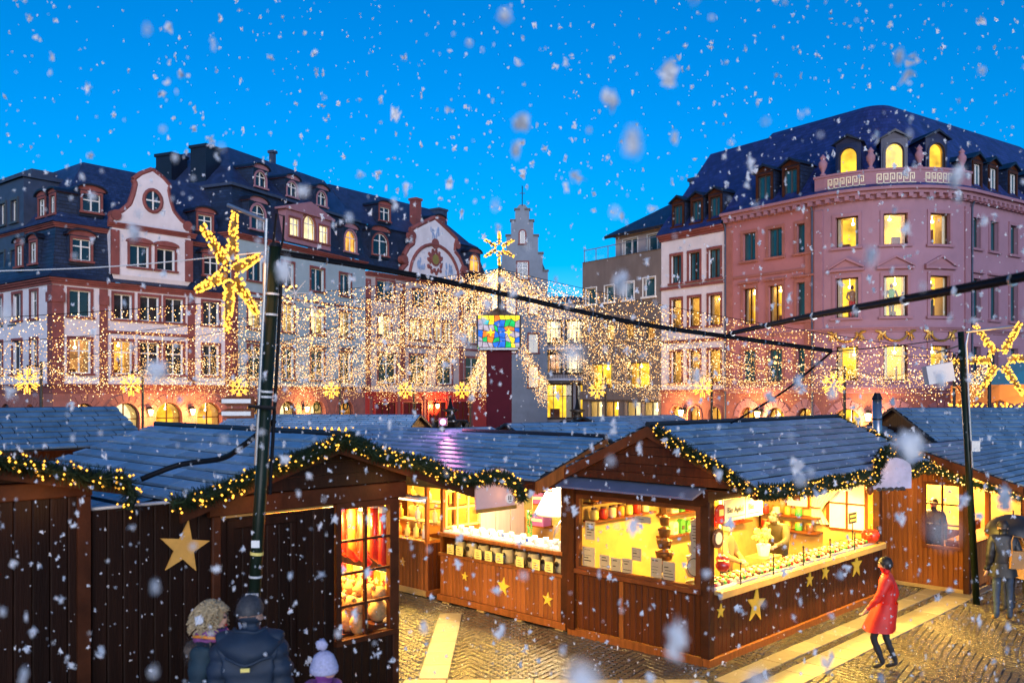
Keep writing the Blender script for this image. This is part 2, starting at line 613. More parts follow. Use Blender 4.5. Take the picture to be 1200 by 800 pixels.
def pb(mb, p, u0, u1, z0, z1, d0, d1):
    us = p.cuts(u0, u1)
    vs, fs = [], []
    for u in us:
        vs += [p.P(u, d0, z0), p.P(u, d1, z0), p.P(u, d1, z1), p.P(u, d0, z1)]
    for i in range(len(us) - 1):
        a, b = i * 4, i * 4 + 4
        for k in range(4):
            k2 = (k + 1) % 4
            fs.append((a + k, b + k, b + k2, a + k2))
    n = len(vs)
    fs += [(0, 1, 2, 3), (n - 1, n - 2, n - 3, n - 4)]
    mb.add(vs, fs)
    return mb

def arch_pts(u0, u1, z1, n=10, rise=None):
    """points of the arch head from right to left; rise None = half round"""
    c, r = (u0 + u1) / 2, (u1 - u0) / 2
    rise = rise or r
    return [(c + r * cos(PI * k / n), z1 - rise + rise * sin(PI * k / n)) for k in range(n + 1)]

def wall(mb, p, u0, u1, z0, z1, holes=(), d=0.0, dep=0.25):
    us = set(p.cuts(u0, u1)); zs = {z0, z1}
    for h in holes:
        us |= {h[0], h[1]}; zs |= {h[2], h[3]}
    us, zs = sorted(us), sorted(zs)
    def inside(u, z):
        return any(h[0] < u < h[1] and h[2] < z < h[3] for h in holes)
    vs, idx, fs = [], {}, []
    def V(u, z):
        if (u, z) not in idx:
            idx[(u, z)] = len(vs); vs.append(p.P(u, d, z))
        return idx[(u, z)]
    for i in range(len(us) - 1):
        for k in range(len(zs) - 1):
            if not inside((us[i] + us[i + 1]) / 2, (zs[k] + zs[k + 1]) / 2):
                fs.append((V(us[i], zs[k]), V(us[i + 1], zs[k]), V(us[i + 1], zs[k + 1]), V(us[i], zs[k + 1])))
    mb.add(vs, fs)
    for h in holes:
        a, b, c, e = h[:4]
        P = p.P
        if len(h) > 4:                      # arched head
            pts = arch_pts(a, b, e)
            zsp = pts[0][1]
            m = len(pts) // 2
            for k in range(len(pts) - 1):
                q, r_ = pts[k], pts[k + 1]
                cu = b if k < m else a
                mb.add([P(cu, d, e), P(q[0], d, q[1]), P(r_[0], d, r_[1])], [(0, 1, 2)])
                mb.add([P(q[0], d, q[1]), P(r_[0], d, r_[1]), P(r_[0], d - dep, r_[1]), P(q[0], d - dep, q[1])], [(0, 1, 2, 3)])
            mb.add([P((a + b) / 2, d, e), P(b, d, e), P(a, d, e)], [(0, 1, 2)])
        else:
            zsp = e
            mb.add([P(a, d, e), P(b, d, e), P(b, d - dep, e), P(a, d - dep, e)], [(0, 1, 2, 3)])
        mb.add([P(a, d, c), P(b, d, c), P(b, d - dep, c), P(a, d - dep, c)], [(0, 3, 2, 1)])
        mb.add([P(a, d, c), P(a, d - dep, c), P(a, d - dep, zsp), P(a, d, zsp)], [(0, 1, 2, 3)])
        mb.add([P(b, d, c), P(b, d - dep, c), P(b, d - dep, zsp), P(b, d, zsp)], [(3, 2, 1, 0)])
    return mb

LIT = {'yellow': 'room_yellow', 'amber': 'room_amber', 'cream': 'room_cream', 'dim': 'room_dim'}

def glazing(par, p, out, d, state, glass, room_d=0.8):
    """pane (and a lit room behind it) filling an outline of (u, z) points"""
    T = p.P
    n = len(out)
    if state in LIT:
        MB().add([T(u, d, z) for u, z in out], [tuple(range(n))]).build('pane', 'glass', par)
        mb = MB()
        mb.add([T(u, d - room_d, z) for u, z in out], [tuple(range(n))])
        mb.mi = 1
        for k in range(n):
            a, b = out[k], out[(k + 1) % n]
            mb.add([T(a[0], d - 0.02, a[1]), T(b[0], d - 0.02, b[1]), T(b[0], d - room_d, b[1]), T(a[0], d - room_d, a[1])], [(0, 1, 2, 3)])
        mb.build('lit_room', [LIT[state], 'room_wall'], par)
        if room_d > .5:                 # curtains, lamp and furniture seen through the pane
            u0, u1 = min(q[0] for q in out), max(q[0] for q in out)
            z0, z1 = min(q[1] for q in out), max(q[1] for q in out)
            w_ = u1 - u0
            fr_ = random.Random(int(u0 * 977 + z0 * 131))
            mb = MB(T=T)
            if fr_.random() < .7 and z0 > 1:
                for a, b in ((u0, u0 + w_ * fr_.uniform(.1, .24)), (u1 - w_ * fr_.uniform(.1, .24), u1)):
                    for k in range(4):
                        c0, c1 = a + (b - a) * k / 4, a + (b - a) * (k + 1) / 4
                        o0, o1 = (.08, .14) if k % 2 == 0 else (.14, .08)
                        mb.add([(c0, d - o0, z0), (c1, d - o1, z0), (c1, d - o1, z1 - .02), (c0, d - o0, z1 - .02)], [(0, 1, 2, 3)])
            mb.mi = 1
            a = u0 + w_ * fr_.uniform(.1, .5)
            mb.box(a, a + w_ * fr_.uniform(.25, .45), d - .7, d - .4, z0, z0 + (z1 - z0) * fr_.uniform(.12, .32))
            if fr_.random() < .5:
                a = u0 + w_ * fr_.uniform(.55, .8)
                mb.box(a, a + w_ * .08, d - .7, d - .6, z0, z0 + (z1 - z0) * fr_.uniform(.4, .6))
            mb.mi = 2
            c = u0 + w_ * fr_.uniform(.3, .7)
            zl = z1 - (z1 - z0) * fr_.uniform(.1, .25)
            mb.blob((c, d - .5, zl), (.1, .1, .08), 0, 8, 5)
            mb.box(c - .008, c + .008, d - .51, d - .49, zl, z1)
            mb.build('furnishing', ['cream', 'wood_trim', 'lamp_tube'], par)
    else:
        MB().add([T(u, d, z) for u, z in out], [tuple(range(n))]).build('pane', glass, par)

def window(B, p, u0, u1, z0, z1, state='dark', sur='sandstone', sash='window_white', glass='glass_dark', cols=2, rows=2, sw=0.15,
           d=0.0, dep=0.2, ped=None, sill=True, flat=False, arch=False, proud=0.06):
    mb = MB()
    if arch:
        pts = arch_pts(u0, u1, z1)
        inner = [(u0, z0), (u1, z0)] + pts
        c, zc = (u0 + u1) / 2, pts[0][1]
        r = (u1 - u0) / 2
        k_ = (r + sw) / r
        o = [(u1 + sw, z0)] + [(c + (q[0] - c) * k_, zc + (q[1] - zc) * k_) for q in pts] + [(u0 - sw, z0)]
        i_ = [(u1, z0)] + pts + [(u0, z0)]
        for k in range(len(o) - 1):
            a, b, e, f = o[k], o[k + 1], i_[k + 1], i_[k]
            F = [p.P(q[0], d + proud, q[1]) for q in (a, b, e, f)]
            G = [p.P(q[0], d - 0.01, q[1]) for q in (a, b)]
            H = [p.P(q[0], d - dep, q[1]) for q in (e, f)]
            mb.add(F + G + H, [(0, 1, 2, 3), (0, 4, 5, 1), (3, 2, 6, 7)])
    else:
        inner = [(u0, z0), (u1, z0), (u1, z1), (u0, z1)]
        pb(mb, p, u0 - sw, u0, z0, z1, d - 0.02, d + proud)
        pb(mb, p, u1, u1 + sw, z0, z1, d - 0.02, d + proud)
        pb(mb, p, u0 - sw, u1 + sw, z1, z1 + sw * 1.15, d - 0.02, d + proud + 0.012)
    if sill:
        pb(mb, p, u0 - sw - 0.07, u1 + sw + 0.07, z0 - 0.13, z0, d - 0.02, d + proud + 0.1)
    if ped == 'flat':
        pb(mb, p, u0 - sw - 0.1, u1 + sw + 0.1, z1 + sw * 1.15 + 0.1, z1 + sw * 1.15 + 0.22, d - 0.02, d + 0.2)
    if ped == 'tri':
        zb = z1 + sw * 1.15 + 0.16
        pb(mb, p, u0 - sw - 0.16, u1 + sw + 0.16, zb, zb + 0.12, d - 0.02, d + 0.24)
        c = (u0 + u1) / 2
        wd = (u1 - u0) / 2 + sw + 0.16
        mb.prism([(c - wd, zb + 0.12), (c + wd, zb + 0.12), (c, zb + 0.62)], lambda q, s_: p.P(q[0], d + (0.1 if s_ == 0 else -0.02), q[1]))
        for sg in (-1, 1):
            mb.prism([(c + sg * wd, zb + 0.12), (c + sg * wd, zb + 0.24), (c, zb + 0.74), (c, zb + 0.62)], lambda q, s_: p.P(q[0], d + (0.24 if s_ == 0 else -0.02), q[1]))
    if ped == 'seg':
        c = (u0 + u1) / 2
        wd = (u1 - u0) / 2 + sw + 0.12
        zb = z1 + sw * 1.15
        top = [(c + wd * cos(PI * k / 8), zb + 0.04 + 0.3 * sin(PI * k / 8)) for k in range(9)]
        mb.prism([(c - wd, zb + 0.01), (c + wd, zb + 0.01)] + top, lambda q, s_: p.P(q[0], d + (0.18 if s_ == 0 else -0.02), q[1]))
    win = mb.build('surround' if flat else 'window', sur, B)
    par = B if flat else win
    dd = d - dep
    # sash
    mb = MB()
    fw = 0.06
    bw = 0.035
    zt = z1
    if arch:
        zt = zc
        q = [(c + (x - c) * (r - fw) / r, zc + (z - zc) * (r - fw) / r) for x, z in pts]
        for k in range(len(pts) - 1):
            a, b, e, f = pts[k], pts[k + 1], q[k + 1], q[k]
            mb.add([p.P(s_[0], dd + 0.05, s_[1]) for s_ in (a, b, e, f)], [(0, 1, 2, 3)])
    else:
        pb(mb, p, u0 + fw, u1 - fw, z1 - fw, z1, dd + 0.003, dd + 0.05)
    pb(mb, p, u0, u0 + fw, z0, zt, dd + 0.003, dd + 0.052)
    pb(mb, p, u1 - fw, u1, z0, zt, dd + 0.003, dd + 0.052)
    pb(mb, p, u0 + fw, u1 - fw, z0, z0 + fw, dd + 0.003, dd + 0.05)
    for k in range(1, cols):
        uc = u0 + (u1 - u0) * k / cols
        pb(mb, p, uc - bw * 1.2, uc + bw * 1.2, z0 + fw, (z1 - 0.02) if arch else z1 - fw, dd + 0.003, dd + 0.056)
    for k in range(1, rows):
        zz = z0 + (z1 - z0) * (0.66 if rows == 2 else k / rows)
        pb(mb, p, u0 + fw, u1 - fw, zz - bw, zz + bw, dd + 0.003, dd + 0.046)
    mb.build('sash', sash, par)
    glazing(par, p, inner, dd, state, glass, .16 if flat else .8)
    return win

def sweep(B, p, u0, u1, prof, m, name='roof', caps=True):
    us = p.cuts(u0, u1)
    vs, uv, fs = [], [], []
    n = len(prof)
    L = [0]
    for k in range(1, n):
        L.append(L[-1] + math.hypot(prof[k][0] - prof[k - 1][0], prof[k][1] - prof[k - 1][1]))
    for u in us:
        for k, (d, z) in enumerate(prof):
            vs.append(p.P(u, d, z)); uv.append((u + 0.01, L[k] + 0.01))
    for i in range(len(us) - 1):
        for k in range(n - 1):
            a = i * n + k
            fs.append((a, a + n, a + n + 1, a + 1))
    mb = MB()
    mb.add(vs, fs, uv)
    if caps:
        for i in (0, len(us) - 1):
            u = us[i]
            zb = prof[0][1]
            pts = [p.P(u, d, z) for d, z in prof] + [p.P(u, prof[-1][0], zb)]
            q = [(d + 0.01, z + 0.01) for d, z in prof] + [(prof[-1][0], zb)]
            mb.add(pts, [tuple(range(len(pts)))], q)
    return mb.build(name, m, B)

def cornice(B, p, u0, u1, z, m, s=1.0, d=0.0, name='cornice'):
    mb = MB()
    pb(mb, p, u0, u1, z - 0.38 * s, z - 0.22 * s, d - 0.02, d + 0.1 * s)
    pb(mb, p, u0, u1, z - 0.22 * s, z - 0.1 * s, d - 0.02, d + 0.24 * s)
    pb(mb, p, u0, u1, z - 0.1 * s, z, d - 0.02, d + 0.38 * s)
    return mb.build(name, m, B)

def band(B, p, u0, u1, z0, z1, d1, m, name, d0=-0.02):
    return pb(MB(), p, u0, u1, z0, z1, d0, d1).build(name, m, B)

def dormer(B, p, u0, u1, z0, z1, df, roof='tri', state='dark', sur='sandstone', body='slate_dark', sash='window_white', glass='glass_dark', arch=False, back=2.4,
           ro='slate_dark', cols=2, rows=2, sw=0.13):
    a, b = u0 - 0.2, u1 + 0.2
    zb, zt = z0 - 0.3, z1 + 0.22
    mb = MB()
    wall(mb, p, a, b, zb, zt, [(u0, u1, z0, z1, 1)] if arch else [(u0, u1, z0, z1)], df, 0.12)
    for u in (a, b):
        mb.add([p.P(u, df, zb), p.P(u, df, zt), p.P(u, df - back, zt), p.P(u, df - back, zb)], [(0, 1, 2, 3)], [(0.01, 0.01), (0.01, zt - zb), (back, zt - zb), (back, 0.01)])
    o = mb.build('dormer', body, B)
    c = (a + b) / 2
    wd = (b - a) / 2 + 0.14
    if roof == 'tri':
        poly = [(c - wd, zt), (c + wd, zt), (c, zt + 0.42 * wd)]
        poly2 = [(c - wd - 0.06, zt - 0.02), (c - wd + 0.06, zt - 0.02), (c, zt + 0.42 * wd), (c + wd - 0.06, zt - 0.02), (c + wd + 0.06, zt - 0.02), (c, zt + 0.42 * wd + 0.14)]
    else:
        h = 0.36 * wd if roof == 'seg' else 0.62 * wd
        poly = [(c - wd * cos(PI * k / 8), zt + h * sin(PI * k / 8)) for k in range(9)]
        poly2 = poly + [(c + (wd + 0.08) * cos(PI * k / 8), zt - 0.02 + (h + 0.13) * sin(PI * k / 8)) for k in range(9)]
    mb = MB()
    mb.prism(poly, lambda q, s_: p.P(q[0], df + (0.02 if s_ == 0 else -back), q[1]))
    mb.build('tympanum', sur, o)
    mb = MB()
    n = len(poly2)
    mb.prism(poly2, lambda q, s_: p.P(q[0], df + (0.2 if s_ == 0 else -back - 0.05), q[1]))
    mb.build('dormer_roof', ro, o)
    window(o, p, u0, u1, z0, z1, state, sur, sash, glass, cols, rows, sw, df, 0.12, None, True, True, arch)
    return o

def voussoirs(B, p, u0, u1, z1, m, r2=0.5, n=9, d=0.05):
    c, r = (u0 + u1) / 2, (u1 - u0) / 2
    zc = z1 - r
    for k in range(n):
        a0, a1 = PI * (k + 0.06) / n, PI * (k + 0.94) / n
        rr = r + r2 * (1.25 if k == n // 2 else 1.0)
        poly = [(c + q * cos(a), zc + q * sin(a)) for q, a in ((r + .01, a0), (rr, a0), (rr, a1), (r + .01, a1))]
        MB().prism(poly, lambda q, s_: p.P(q[0], (d if s_ == 0 else -0.02), q[1])).build('voussoir', m, B)

def chimney(B, p, u, d, z0, z1, w_, m='sandstone'):
    mb = MB()
    pb(mb, p, u - w_ / 2, u + w_ / 2, z0, z1, d - w_ / 2, d + w_ / 2)
    pb(mb, p, u - w_ / 2 - .1, u + w_ / 2 + .1, z1, z1 + 0.22, d - w_ / 2 - .1, d + w_ / 2 + .1)
    return mb.build('chimney', m, B)

def wall_lamp(pos, facing, label, e=220, group='lanterns glowing on the ground floor walls', col=(1, 0.5, 0.14)):
    t = thing('wall_lamp', label, 'lamp', pos, facing, group)
    MB().box(-.03, .03, -.35, 0.02, .3, .36).box(-.12, .12, -.02, .02, .05, .45).build('bracket', 'iron', t)
    MB().lathe([(.09, -.22), (.17, .12), (.17, .14), (.02, .16)], (0, -.35, .14), 8).build('lantern_glass', 'lamp_warm', t)
    MB().lathe([(.2, 0), (.12, .1), (.03, .2)], (0, -.35, .3), 8).build('lantern_cap', 'iron', t)
    lamp(t, 'lamp_light', 'POINT', (0, -.75, .1), e, col, 0.2)
    return t

# ------------------------------------------------------------------ white corner house with scrolled gable (at the end of the row)
p = Path(-39, [('L', 12), ('C', 90), ('L', 12.4)])
B = thing('corner_house', 'white corner house with dark red stone frames and a scrolled gable', 'house', (-37.03, 61.95, 0))
U0 = 12.0
arches = [(U0 + c - 0.95, U0 + c + 0.95, 0.3, 3.35, 1) for c in (4.56, 7.58, 10.59)]
wall(MB(), p, 0, p.end, 0, 4.3, arches + [(U0 + 1.2, U0 + 2.6, 0.3, 3.35, 1), (8.2, 9.8, 0.3, 3.3, 1), (4.6, 6.2, 0.3, 3.3, 1)], dep=0.35).build('ground_floor_wall', 'sandstone_pale', B)
for k, a in enumerate(arches + [(U0 + 1.2, U0 + 2.6, 0.3, 3.35, 1), (8.2, 9.8, 0.3, 3.3, 1), (4.6, 6.2, 0.3, 3.3, 1)]):
    window(B, p, a[0], a[1], a[2], a[3], ('cream', 'yellow', 'amber', 'dim', 'amber', 'dim')[k], 'sandstone_pale', 'wood_beam', arch=True, sw=0.12, dep=0.35, rows=2, sill=False)
    voussoirs(B, p, a[0] - .12, a[1] + .12, a[3] + .12, 'sandstone_pale', 0.42)
cornice(B, p, 0, p.end, 4.55, 'sandstone', 0.8, name='string_course')
band(B, p, 0, p.end, 3.98, 4.2, 0.07, 'sandstone', 'plinth_band')
winF = [(0.98, 2.30), (3.77, 4.98), (5.52, 6.85), (7.3, 8.6), (10.1, 11.35)]
winL = [(9.0, 9.95), (6.4, 7.7), (3.6, 4.8)]
holes = [(U0 + a, U0 + b, 8.7, 10.3) for a, b in winF] + [(U0 + a, U0 + b, 5.2, 7.3) for a, b in winF]
holes += [(a, b, 8.6, 10.3) for a, b in winL] + [(a, b, 5.2, 7.3) for a, b in winL]
wall(MB(), p, 0, p.end, 4.55, 10.9, holes).build('wall', 'plaster_white', B)
lit1 = {(1, 5.2): 'amber', (0, 5.2): 'dim'}
for i, (a, b) in enumerate(winF):
    for z0, z1 in ((8.7, 10.3), (5.2, 7.3)):
        window(B, p, U0 + a, U0 + b, z0, z1, lit1.get((i, z0), 'dark'), rows=2 if z0 < 8 else 1, ped=None)
for i, (a, b) in enumerate(winL):
    for z0, z1 in ((8.6, 10.3), (5.2, 7.3)):
        window(B, p, a, b, z0, z1, 'dark')
for a, b in ((12.0, 12.62), (11.45, 12.0), (14.85, 15.35), (20.95, 21.45), (23.85, 24.38)):
    band(B, p, a, b, 4.57, 10.52, 0.09, 'sandstone', 'pilaster')
    mb = MB()
    pb(mb, p, a - .06 if a != 12.0 else a, b + .06 if b != 12.0 else b, 9.5, 10.1, 0.092, 0.17)
    mb.build('pilaster_capital', 'sandstone', B)
band(B, p, 15.37, 20.93, 7.75, 7.95, 0.06, 'sandstone', 'string_course')
cornice(B, p, 0, p.end, 10.95, 'sandstone', 1.0)
sweep(B, p, 0, p.end, [(0.5, 10.97), (0.12, 11.3), (-0.05, 11.75), (-0.3, 14.1)], 'slate_dark', 'lower_roof')
cornice(B, p, 0, p.end, 14.35, 'sandstone', 0.7, -0.28, 'roof_cornice')
sweep(B, p, 0, p.end, [(0.1, 14.36), (-0.35, 14.75), (-0.85, 15.4), (-1.5, 16.3), (-2.6, 18.0), (-3.5, 19.15), (-8.5, 19.4)], 'slate')
# white two-window bay and scrolled gable
bw = wall(MB(), p, U0 + 3.5, U0 + 9.0, 11.5, 14.45, [(U0 + 4.66, U0 + 5.96, 12.1, 13.5), (U0 + 6.52, U0 + 7.8, 12.1, 13.5)], 0.32, 0.2)
for u in (U0 + 3.5, U0 + 9.0):
    bw.add([p.P(u, 0.32, 11.5), p.P(u, 0.32, 14.45), p.P(u, -1, 14.45), p.P(u, -1, 11.5)], [(0, 1, 2, 3)])
bw.add([p.P(U0 + 3.5, .32, 11.5), p.P(U0 + 9, .32, 11.5), p.P(U0 + 8.7, .1, 11.0), p.P(U0 + 3.8, .1, 11.0)], [(0, 1, 2, 3)])
bw.build('gable_storey_wall', 'plaster_white', B)
for a, b in ((4.66, 5.96), (6.52, 7.8)):
    window(B, p, U0 + a, U0 + b, 12.1, 13.5, 'dark', d=0.32, ped='seg', rows=1)
for a, b in ((3.4, 3.95), (8.55, 9.1)):
    band(B, p, U0 + a, U0 + b, 11.5, 14.3, 0.42, 'sandstone', 'pilaster', 0.325)
cornice(B, p, U0 + 3.2, U0 + 9.3, 14.75, 'sandstone', 0.8, 0.33, 'gable_cornice')
gh = [(3.5, 14.76), (3.6, 15.3), (4.2, 15.55), (4.75, 16.1), (5.0, 16.8), (5.15, 17.5), (5.0, 17.75), (5.5, 18.2), (6.25, 18.6)]
gpoly = gh + [(12.5 - a, z) for a, z in reversed(gh[:-1])]
MB().prism([(U0 + a, z) for a, z in gpoly], lambda q, s_: p.P(q[0], 0.3 if s_ == 0 else -0.1, q[1])).build('scrolled_gable', 'plaster_white', B)
mb = MB(T=lambda u, d, z: p.P(u, d, z))
for k in range(len(gpoly) - 1):
    a, b = gpoly[k], gpoly[k + 1]
    if k == len(gh) - 1 or True:
        mb.tube([(U0 + a[0], .16, a[1]), (U0 + b[0], .16, b[1])], 0.2, 6)
for a, z in ((3.75, 15.25), (8.75, 15.25)):
    mb.tube([(U0 + a, -.1, z), (U0 + a, .42, z)], 0.34, 10)
mb.build('gable_coping', 'sandstone', B)
mb = MB(T=lambda u, d, z: p.P(u, d, z))
ring = [(U0 + 6.25 + .62 * cos(q), .31, 16.55 + .72 * sin(q)) for q in [2 * PI * k / 16 for k in range(16)]]
mb.tube(ring, 0.13, 6, closed=True)
rw = mb.build('round_window', 'sandstone', B)
MB().add([p.P(a, .32, z) for a, _, z in ring], [tuple(range(16))]).build('pane', 'glass_dark', rw)
mb = MB()
pb(mb, p, U0 + 6.2, U0 + 6.3, 15.85, 17.25, .325, .35); pb(mb, p, U0 + 5.65, U0 + 6.2, 16.5, 16.6, .325, .348); pb(mb, p, U0 + 6.3, U0 + 6.85, 16.5, 16.6, .325, .348)
mb.build('sash', 'window_white', rw)
dormer(B, p, U0 + 1.1, U0 + 2.25, 12.15, 13.45, 0.12, 'seg')
dormer(B, p, U0 + 10.1, U0 + 11.2, 12.15, 13.45, 0.12, 'seg')
dormer(B, p, U0 + 2.0, U0 + 3.15, 15.35, 16.45, -0.45, 'seg', back=3)
dormer(B, p, U0 + 10.0, U0 + 11.1, 15.3, 16.35, -0.45, 'seg', back=3)
for a, b, z0, z1, df in ((9.2, 10.05, 12.0, 13.3, 0.1), (7.2, 8.05, 12.0, 13.3, 0.1), (9.0, 9.85, 15.0, 16.1, -0.5), (10.6, 11.2, 15.0, 16.1, -0.5)):
    dormer(B, p, a, b, z0, z1, df, 'seg', sash='window_white')
# dark neighbour along the side street
p = Path(-39, [('L', 16), ('C', 90), ('L', 6)])
B = thing('side_street_house', 'dark slate house with flat roof beyond the white corner house', 'house', (-27.7 - .777 * 20.4 + .09, 54.4 + .629 * 20.4 + .12, 0))
hs_ = [(14.2, 15.1, 15.0, 16.4), (12.4, 13.3, 15.0, 16.4), (14.2, 15.1, 11.6, 13.2), (12.2, 13.1, 11.6, 13.2), (10, 11, 11.6, 13.2), (14.2, 15.1, 8.4, 10.2), (12.2, 13.1, 8.4, 10.2), (14.2, 15.1, 5.2, 7.2)]
wall(MB(), p, 0, p.end, 0, 17.7, hs_).build('wall', 'lead', B)
for h in hs_:
    window(B, p, *h, 'dark', 'window_dark', rows=1)
sweep(B, p, 0, p.end, [(0.2, 17.7), (0.2, 17.95), (-6, 18.0)], 'lead')
band(B, p, 0, 13.6, 17.98, 18.9, -1.5, 'lead', 'attic', -5.5)

# ------------------------------------------------------------------ pale blue house with arched dormers
p = Path(65 - 90, [('L', 11), ('C', 90), ('L', 16.57)])
U0 = 11.0
hx, hy = -19.86 - cos(R(-25)) * 11, 64 - sin(R(-25)) * 11
B = thing('pale_blue_house', 'pale blue house with arched lower windows and a double mansard roof', 'house', (hx, hy, 0))
arches = [(U0 + c - 1.0, U0 + c + 1.0, 0.3, 3.35, 1) for c in (2.3, 6.07, 9.8, 13.78)]
wall(MB(), p, U0 - .01, p.end, 0, 4.3, arches, dep=0.35).build('ground_floor_wall', 'sandstone_pale', B)
for k, a in enumerate(arches):
    wdw = window(B, p, *a[:4], ('amber', 'cream', 'cream', 'amber')[k], 'sandstone_pale', 'wood_beam', arch=True, sw=0.12, dep=0.35, rows=2, sill=False)
    voussoirs(B, p, a[0] - .12, a[1] + .12, a[3] + .12, 'sandstone_pale', 0.42)
    c = (a[0] + a[1]) / 2
    mb = MB(T=lambda u, d, z: p.P(u, d, z))
    mb.tube([(c + .3 * cos(q), -.12, 2.85 + .3 * sin(q)) for q in [2 * PI * j / 12 for j in range(12)]], 0.07, 5, closed=True)
    mb.build('wreath', 'needles', wdw)
cornice(B, p, U0 - .01, p.end, 4.5, 'sandstone', 0.7, name='string_course')
W = [(1.5, 3.3), (5.35, 6.9), (8.8, 10.75), (12.7, 14.5)]
rowsz = ((12.2, 14.0), (8.7, 10.8), (5.05, 7.4))
holes = [(U0 + a + .12, U0 + b - .12, z0, z1) for a, b in W for z0, z1 in rowsz]
wall(MB(), p, U0 - .01, p.end, 4.5, 15.1, holes).build('wall', 'plaster_blue', B)
for a, b in W:
    for z0, z1 in rowsz:
        window(B, p, U0 + a + .12, U0 + b - .12, z0, z1, 'cream' if z0 == 8.7 else 'dark', rows=2 if z1 - z0 > 1.9 else 1, ped='flat' if z0 < 6 else None)
band(B, p, U0 + .5, p.end - .02, 7.95, 8.15, 0.08, 'plaster_blue', 'string_course')
band(B, p, U0 + .5, p.end - .02, 11.2, 11.36, 0.06, 'sandstone', 'string_course')
band(B, p, U0 - .005, U0 + .48, 4.52, 14.7, 0.1, 'sandstone', 'pilaster')
wall(MB(), p, 0, U0, 0, 15.1).build('side_wall', 'plaster_blue', B)
cornice(B, p, 0, p.end, 15.4, 'sandstone', 1.0)
sweep(B, p, 0, p.end, [(0.42, 15.42), (0.05, 15.8), (-0.12, 16.2), (-0.7, 18.9)], 'slate_dark', 'lower_roof')
band(B, p, 0, p.end, 18.9, 19.1, -0.4, 'lead', 'roof_edge', -0.9)
sweep(B, p, 0, p.end, [(-0.55, 19.1), (-1.2, 19.6), (-2.9, 21.3), (-4.4, 23.0), (-10, 23.4)], 'slate')
for a, b in ((1.6, 3.3), (13.15, 14.95)):
    dormer(B, p, U0 + a + .1, U0 + b - .1, 15.95, 17.75, 0.22, 'seg', 'dark' if a < 5 else 'amber', sur='stone_lilac', arch=True, rows=2, sw=.16)
# broad triple dormer
mb = MB()
tri = [(5.9, 7.1, 16.1, 17.5), (7.6, 9.1, 16.1, 18.0), (9.6, 10.8, 16.1, 17.5)]
wall(mb, p, U0 + 5.55, U0 + 11.15, 15.6, 18.0 + .05, [(U0 + a, U0 + b, z0, z1) for a, b, z0, z1 in tri], 0.3, 0.15)
for u in (U0 + 5.55, U0 + 11.15):
    mb.add([p.P(u, .3, 15.6), p.P(u, .3, 18.05), p.P(u, -2, 18.05), p.P(u, -2, 15.6)], [(0, 1, 2, 3)])
dm = mb.build('broad_dormer', 'stone_lilac', B)
for a, b, z0, z1 in tri:
    window(dm, p, U0 + a, U0 + b, z0, z1, 'cream', 'sandstone', flat=True, d=0.3, dep=0.15, arch=(b - a > 1.3), sw=.1)
mb = MB()
mb.prism([(U0 + 5.2, 18.05), (U0 + 11.5, 18.05), (U0 + 11.5, 18.2), (U0 + 8.35, 19.1), (U0 + 5.2, 18.2)], lambda q, s_: p.P(q[0], .5 if s_ == 0 else -2.4, q[1]))
mb.build('dormer_roof', 'stone_lilac', dm)
for a in (2.9, 6.6, 10.4):
    dormer(B, p, U0 + a + .35, U0 + a + 1.55, 19.45, 20.6, -0.75, 'seg', back=3, sur='stone_lilac', arch=True)
chimney(B, p, 3.0, -2.2, 19, 22.0, 1.6, 'slate_dark')
chimney(B, p, 6.6, -2.0, 19, 22.2, 1.5, 'slate_dark')
chimney(B, p, 22.5, -6.0, 22.5, 24.4, 0.4, 'lead')

# ------------------------------------------------------------------ cream house with painted arch gable
p = Path(54, [('L', 18.1), ('C', 90), ('L', 8)])
B = thing('painted_gable_house', 'cream house with painted arch gable above a red shop front', 'house', (-12.85, 79.0, 0))
band(B, p, 0, 18.1, 0, 3.75, 0.0, 'shop_red', 'shop_front', -0.3)
cornice(B, p, 0, 18.1, 4.1, 'shop_red', 1.0, name='shop_cornice')
mb = MB()
for k in range(5):
    a = 0.5 + k * 3.55
    pb(mb, p, a, a + 0.28, 0.2, 3.7, -0.02, 0.12)
mb.build('shop_pillars', 'sandstone', B, kind='stuff')
for k in range(4):
    window(B, p, 1.2 + k * 3.55, 3.7 + k * 3.55, 0.9, 3.1, 'amber' if k % 2 else 'dim', 'shop_red', 'wood_beam', d=0.06, dep=0.02, cols=3, rows=1)
W3 = [(1.6, 3.2), (5.75, 7.0), (7.3, 8.5), (9.2, 10.3), (10.6, 11.6), (14.2, 15.8)]
W1 = [(1.6, 3.9), (5.75, 8.0), (9.6, 11.8), (13.9, 16.2)]
holes = [(a, b, 9.0, 10.85) for a, b in W3] + [(a, b, 4.85, 7.5) for a, b in W1] + [(1.4, 3.6, 12.3, 14.0), (14.2, 16.2, 12.3, 14.0), (6.2, 8.0, 12.2, 13.6), (9.4, 11.4, 12.2, 13.6)]
wall(MB(), p, 0, 18.1, 3.75, 14.4, holes).build('wall', 'plaster_cream', B)
wall(MB(), p, 18.1, p.end, 0, 14.4).build('side_wall', 'plaster_cream', B)
for h in holes:
    st = 'cream' if h[2] == 9.0 else 'dark'
    window(B, p, *h[:4], st, rows=1 if h[2] > 12 else 2, sw=.17)
for a in (0.0, 4.4, 12.9, 17.5):
    band(B, p, a + .02, a + .6, 4.12, 14.0, 0.1, 'sandstone', 'pilaster')
band(B, p, .65, 17.45, 8.2, 8.42, 0.07, 'sandstone', 'string_course')
cornice(B, p, 0, 18.1, 14.65, 'sandstone', 1.0)
sweep(B, p, 0, p.end, [(0.42, 14.67), (0.0, 15.1), (-0.2, 15.6), (-1.1, 18.8), (-1.0, 19.0)], 'slate_dark', 'lower_roof', False)
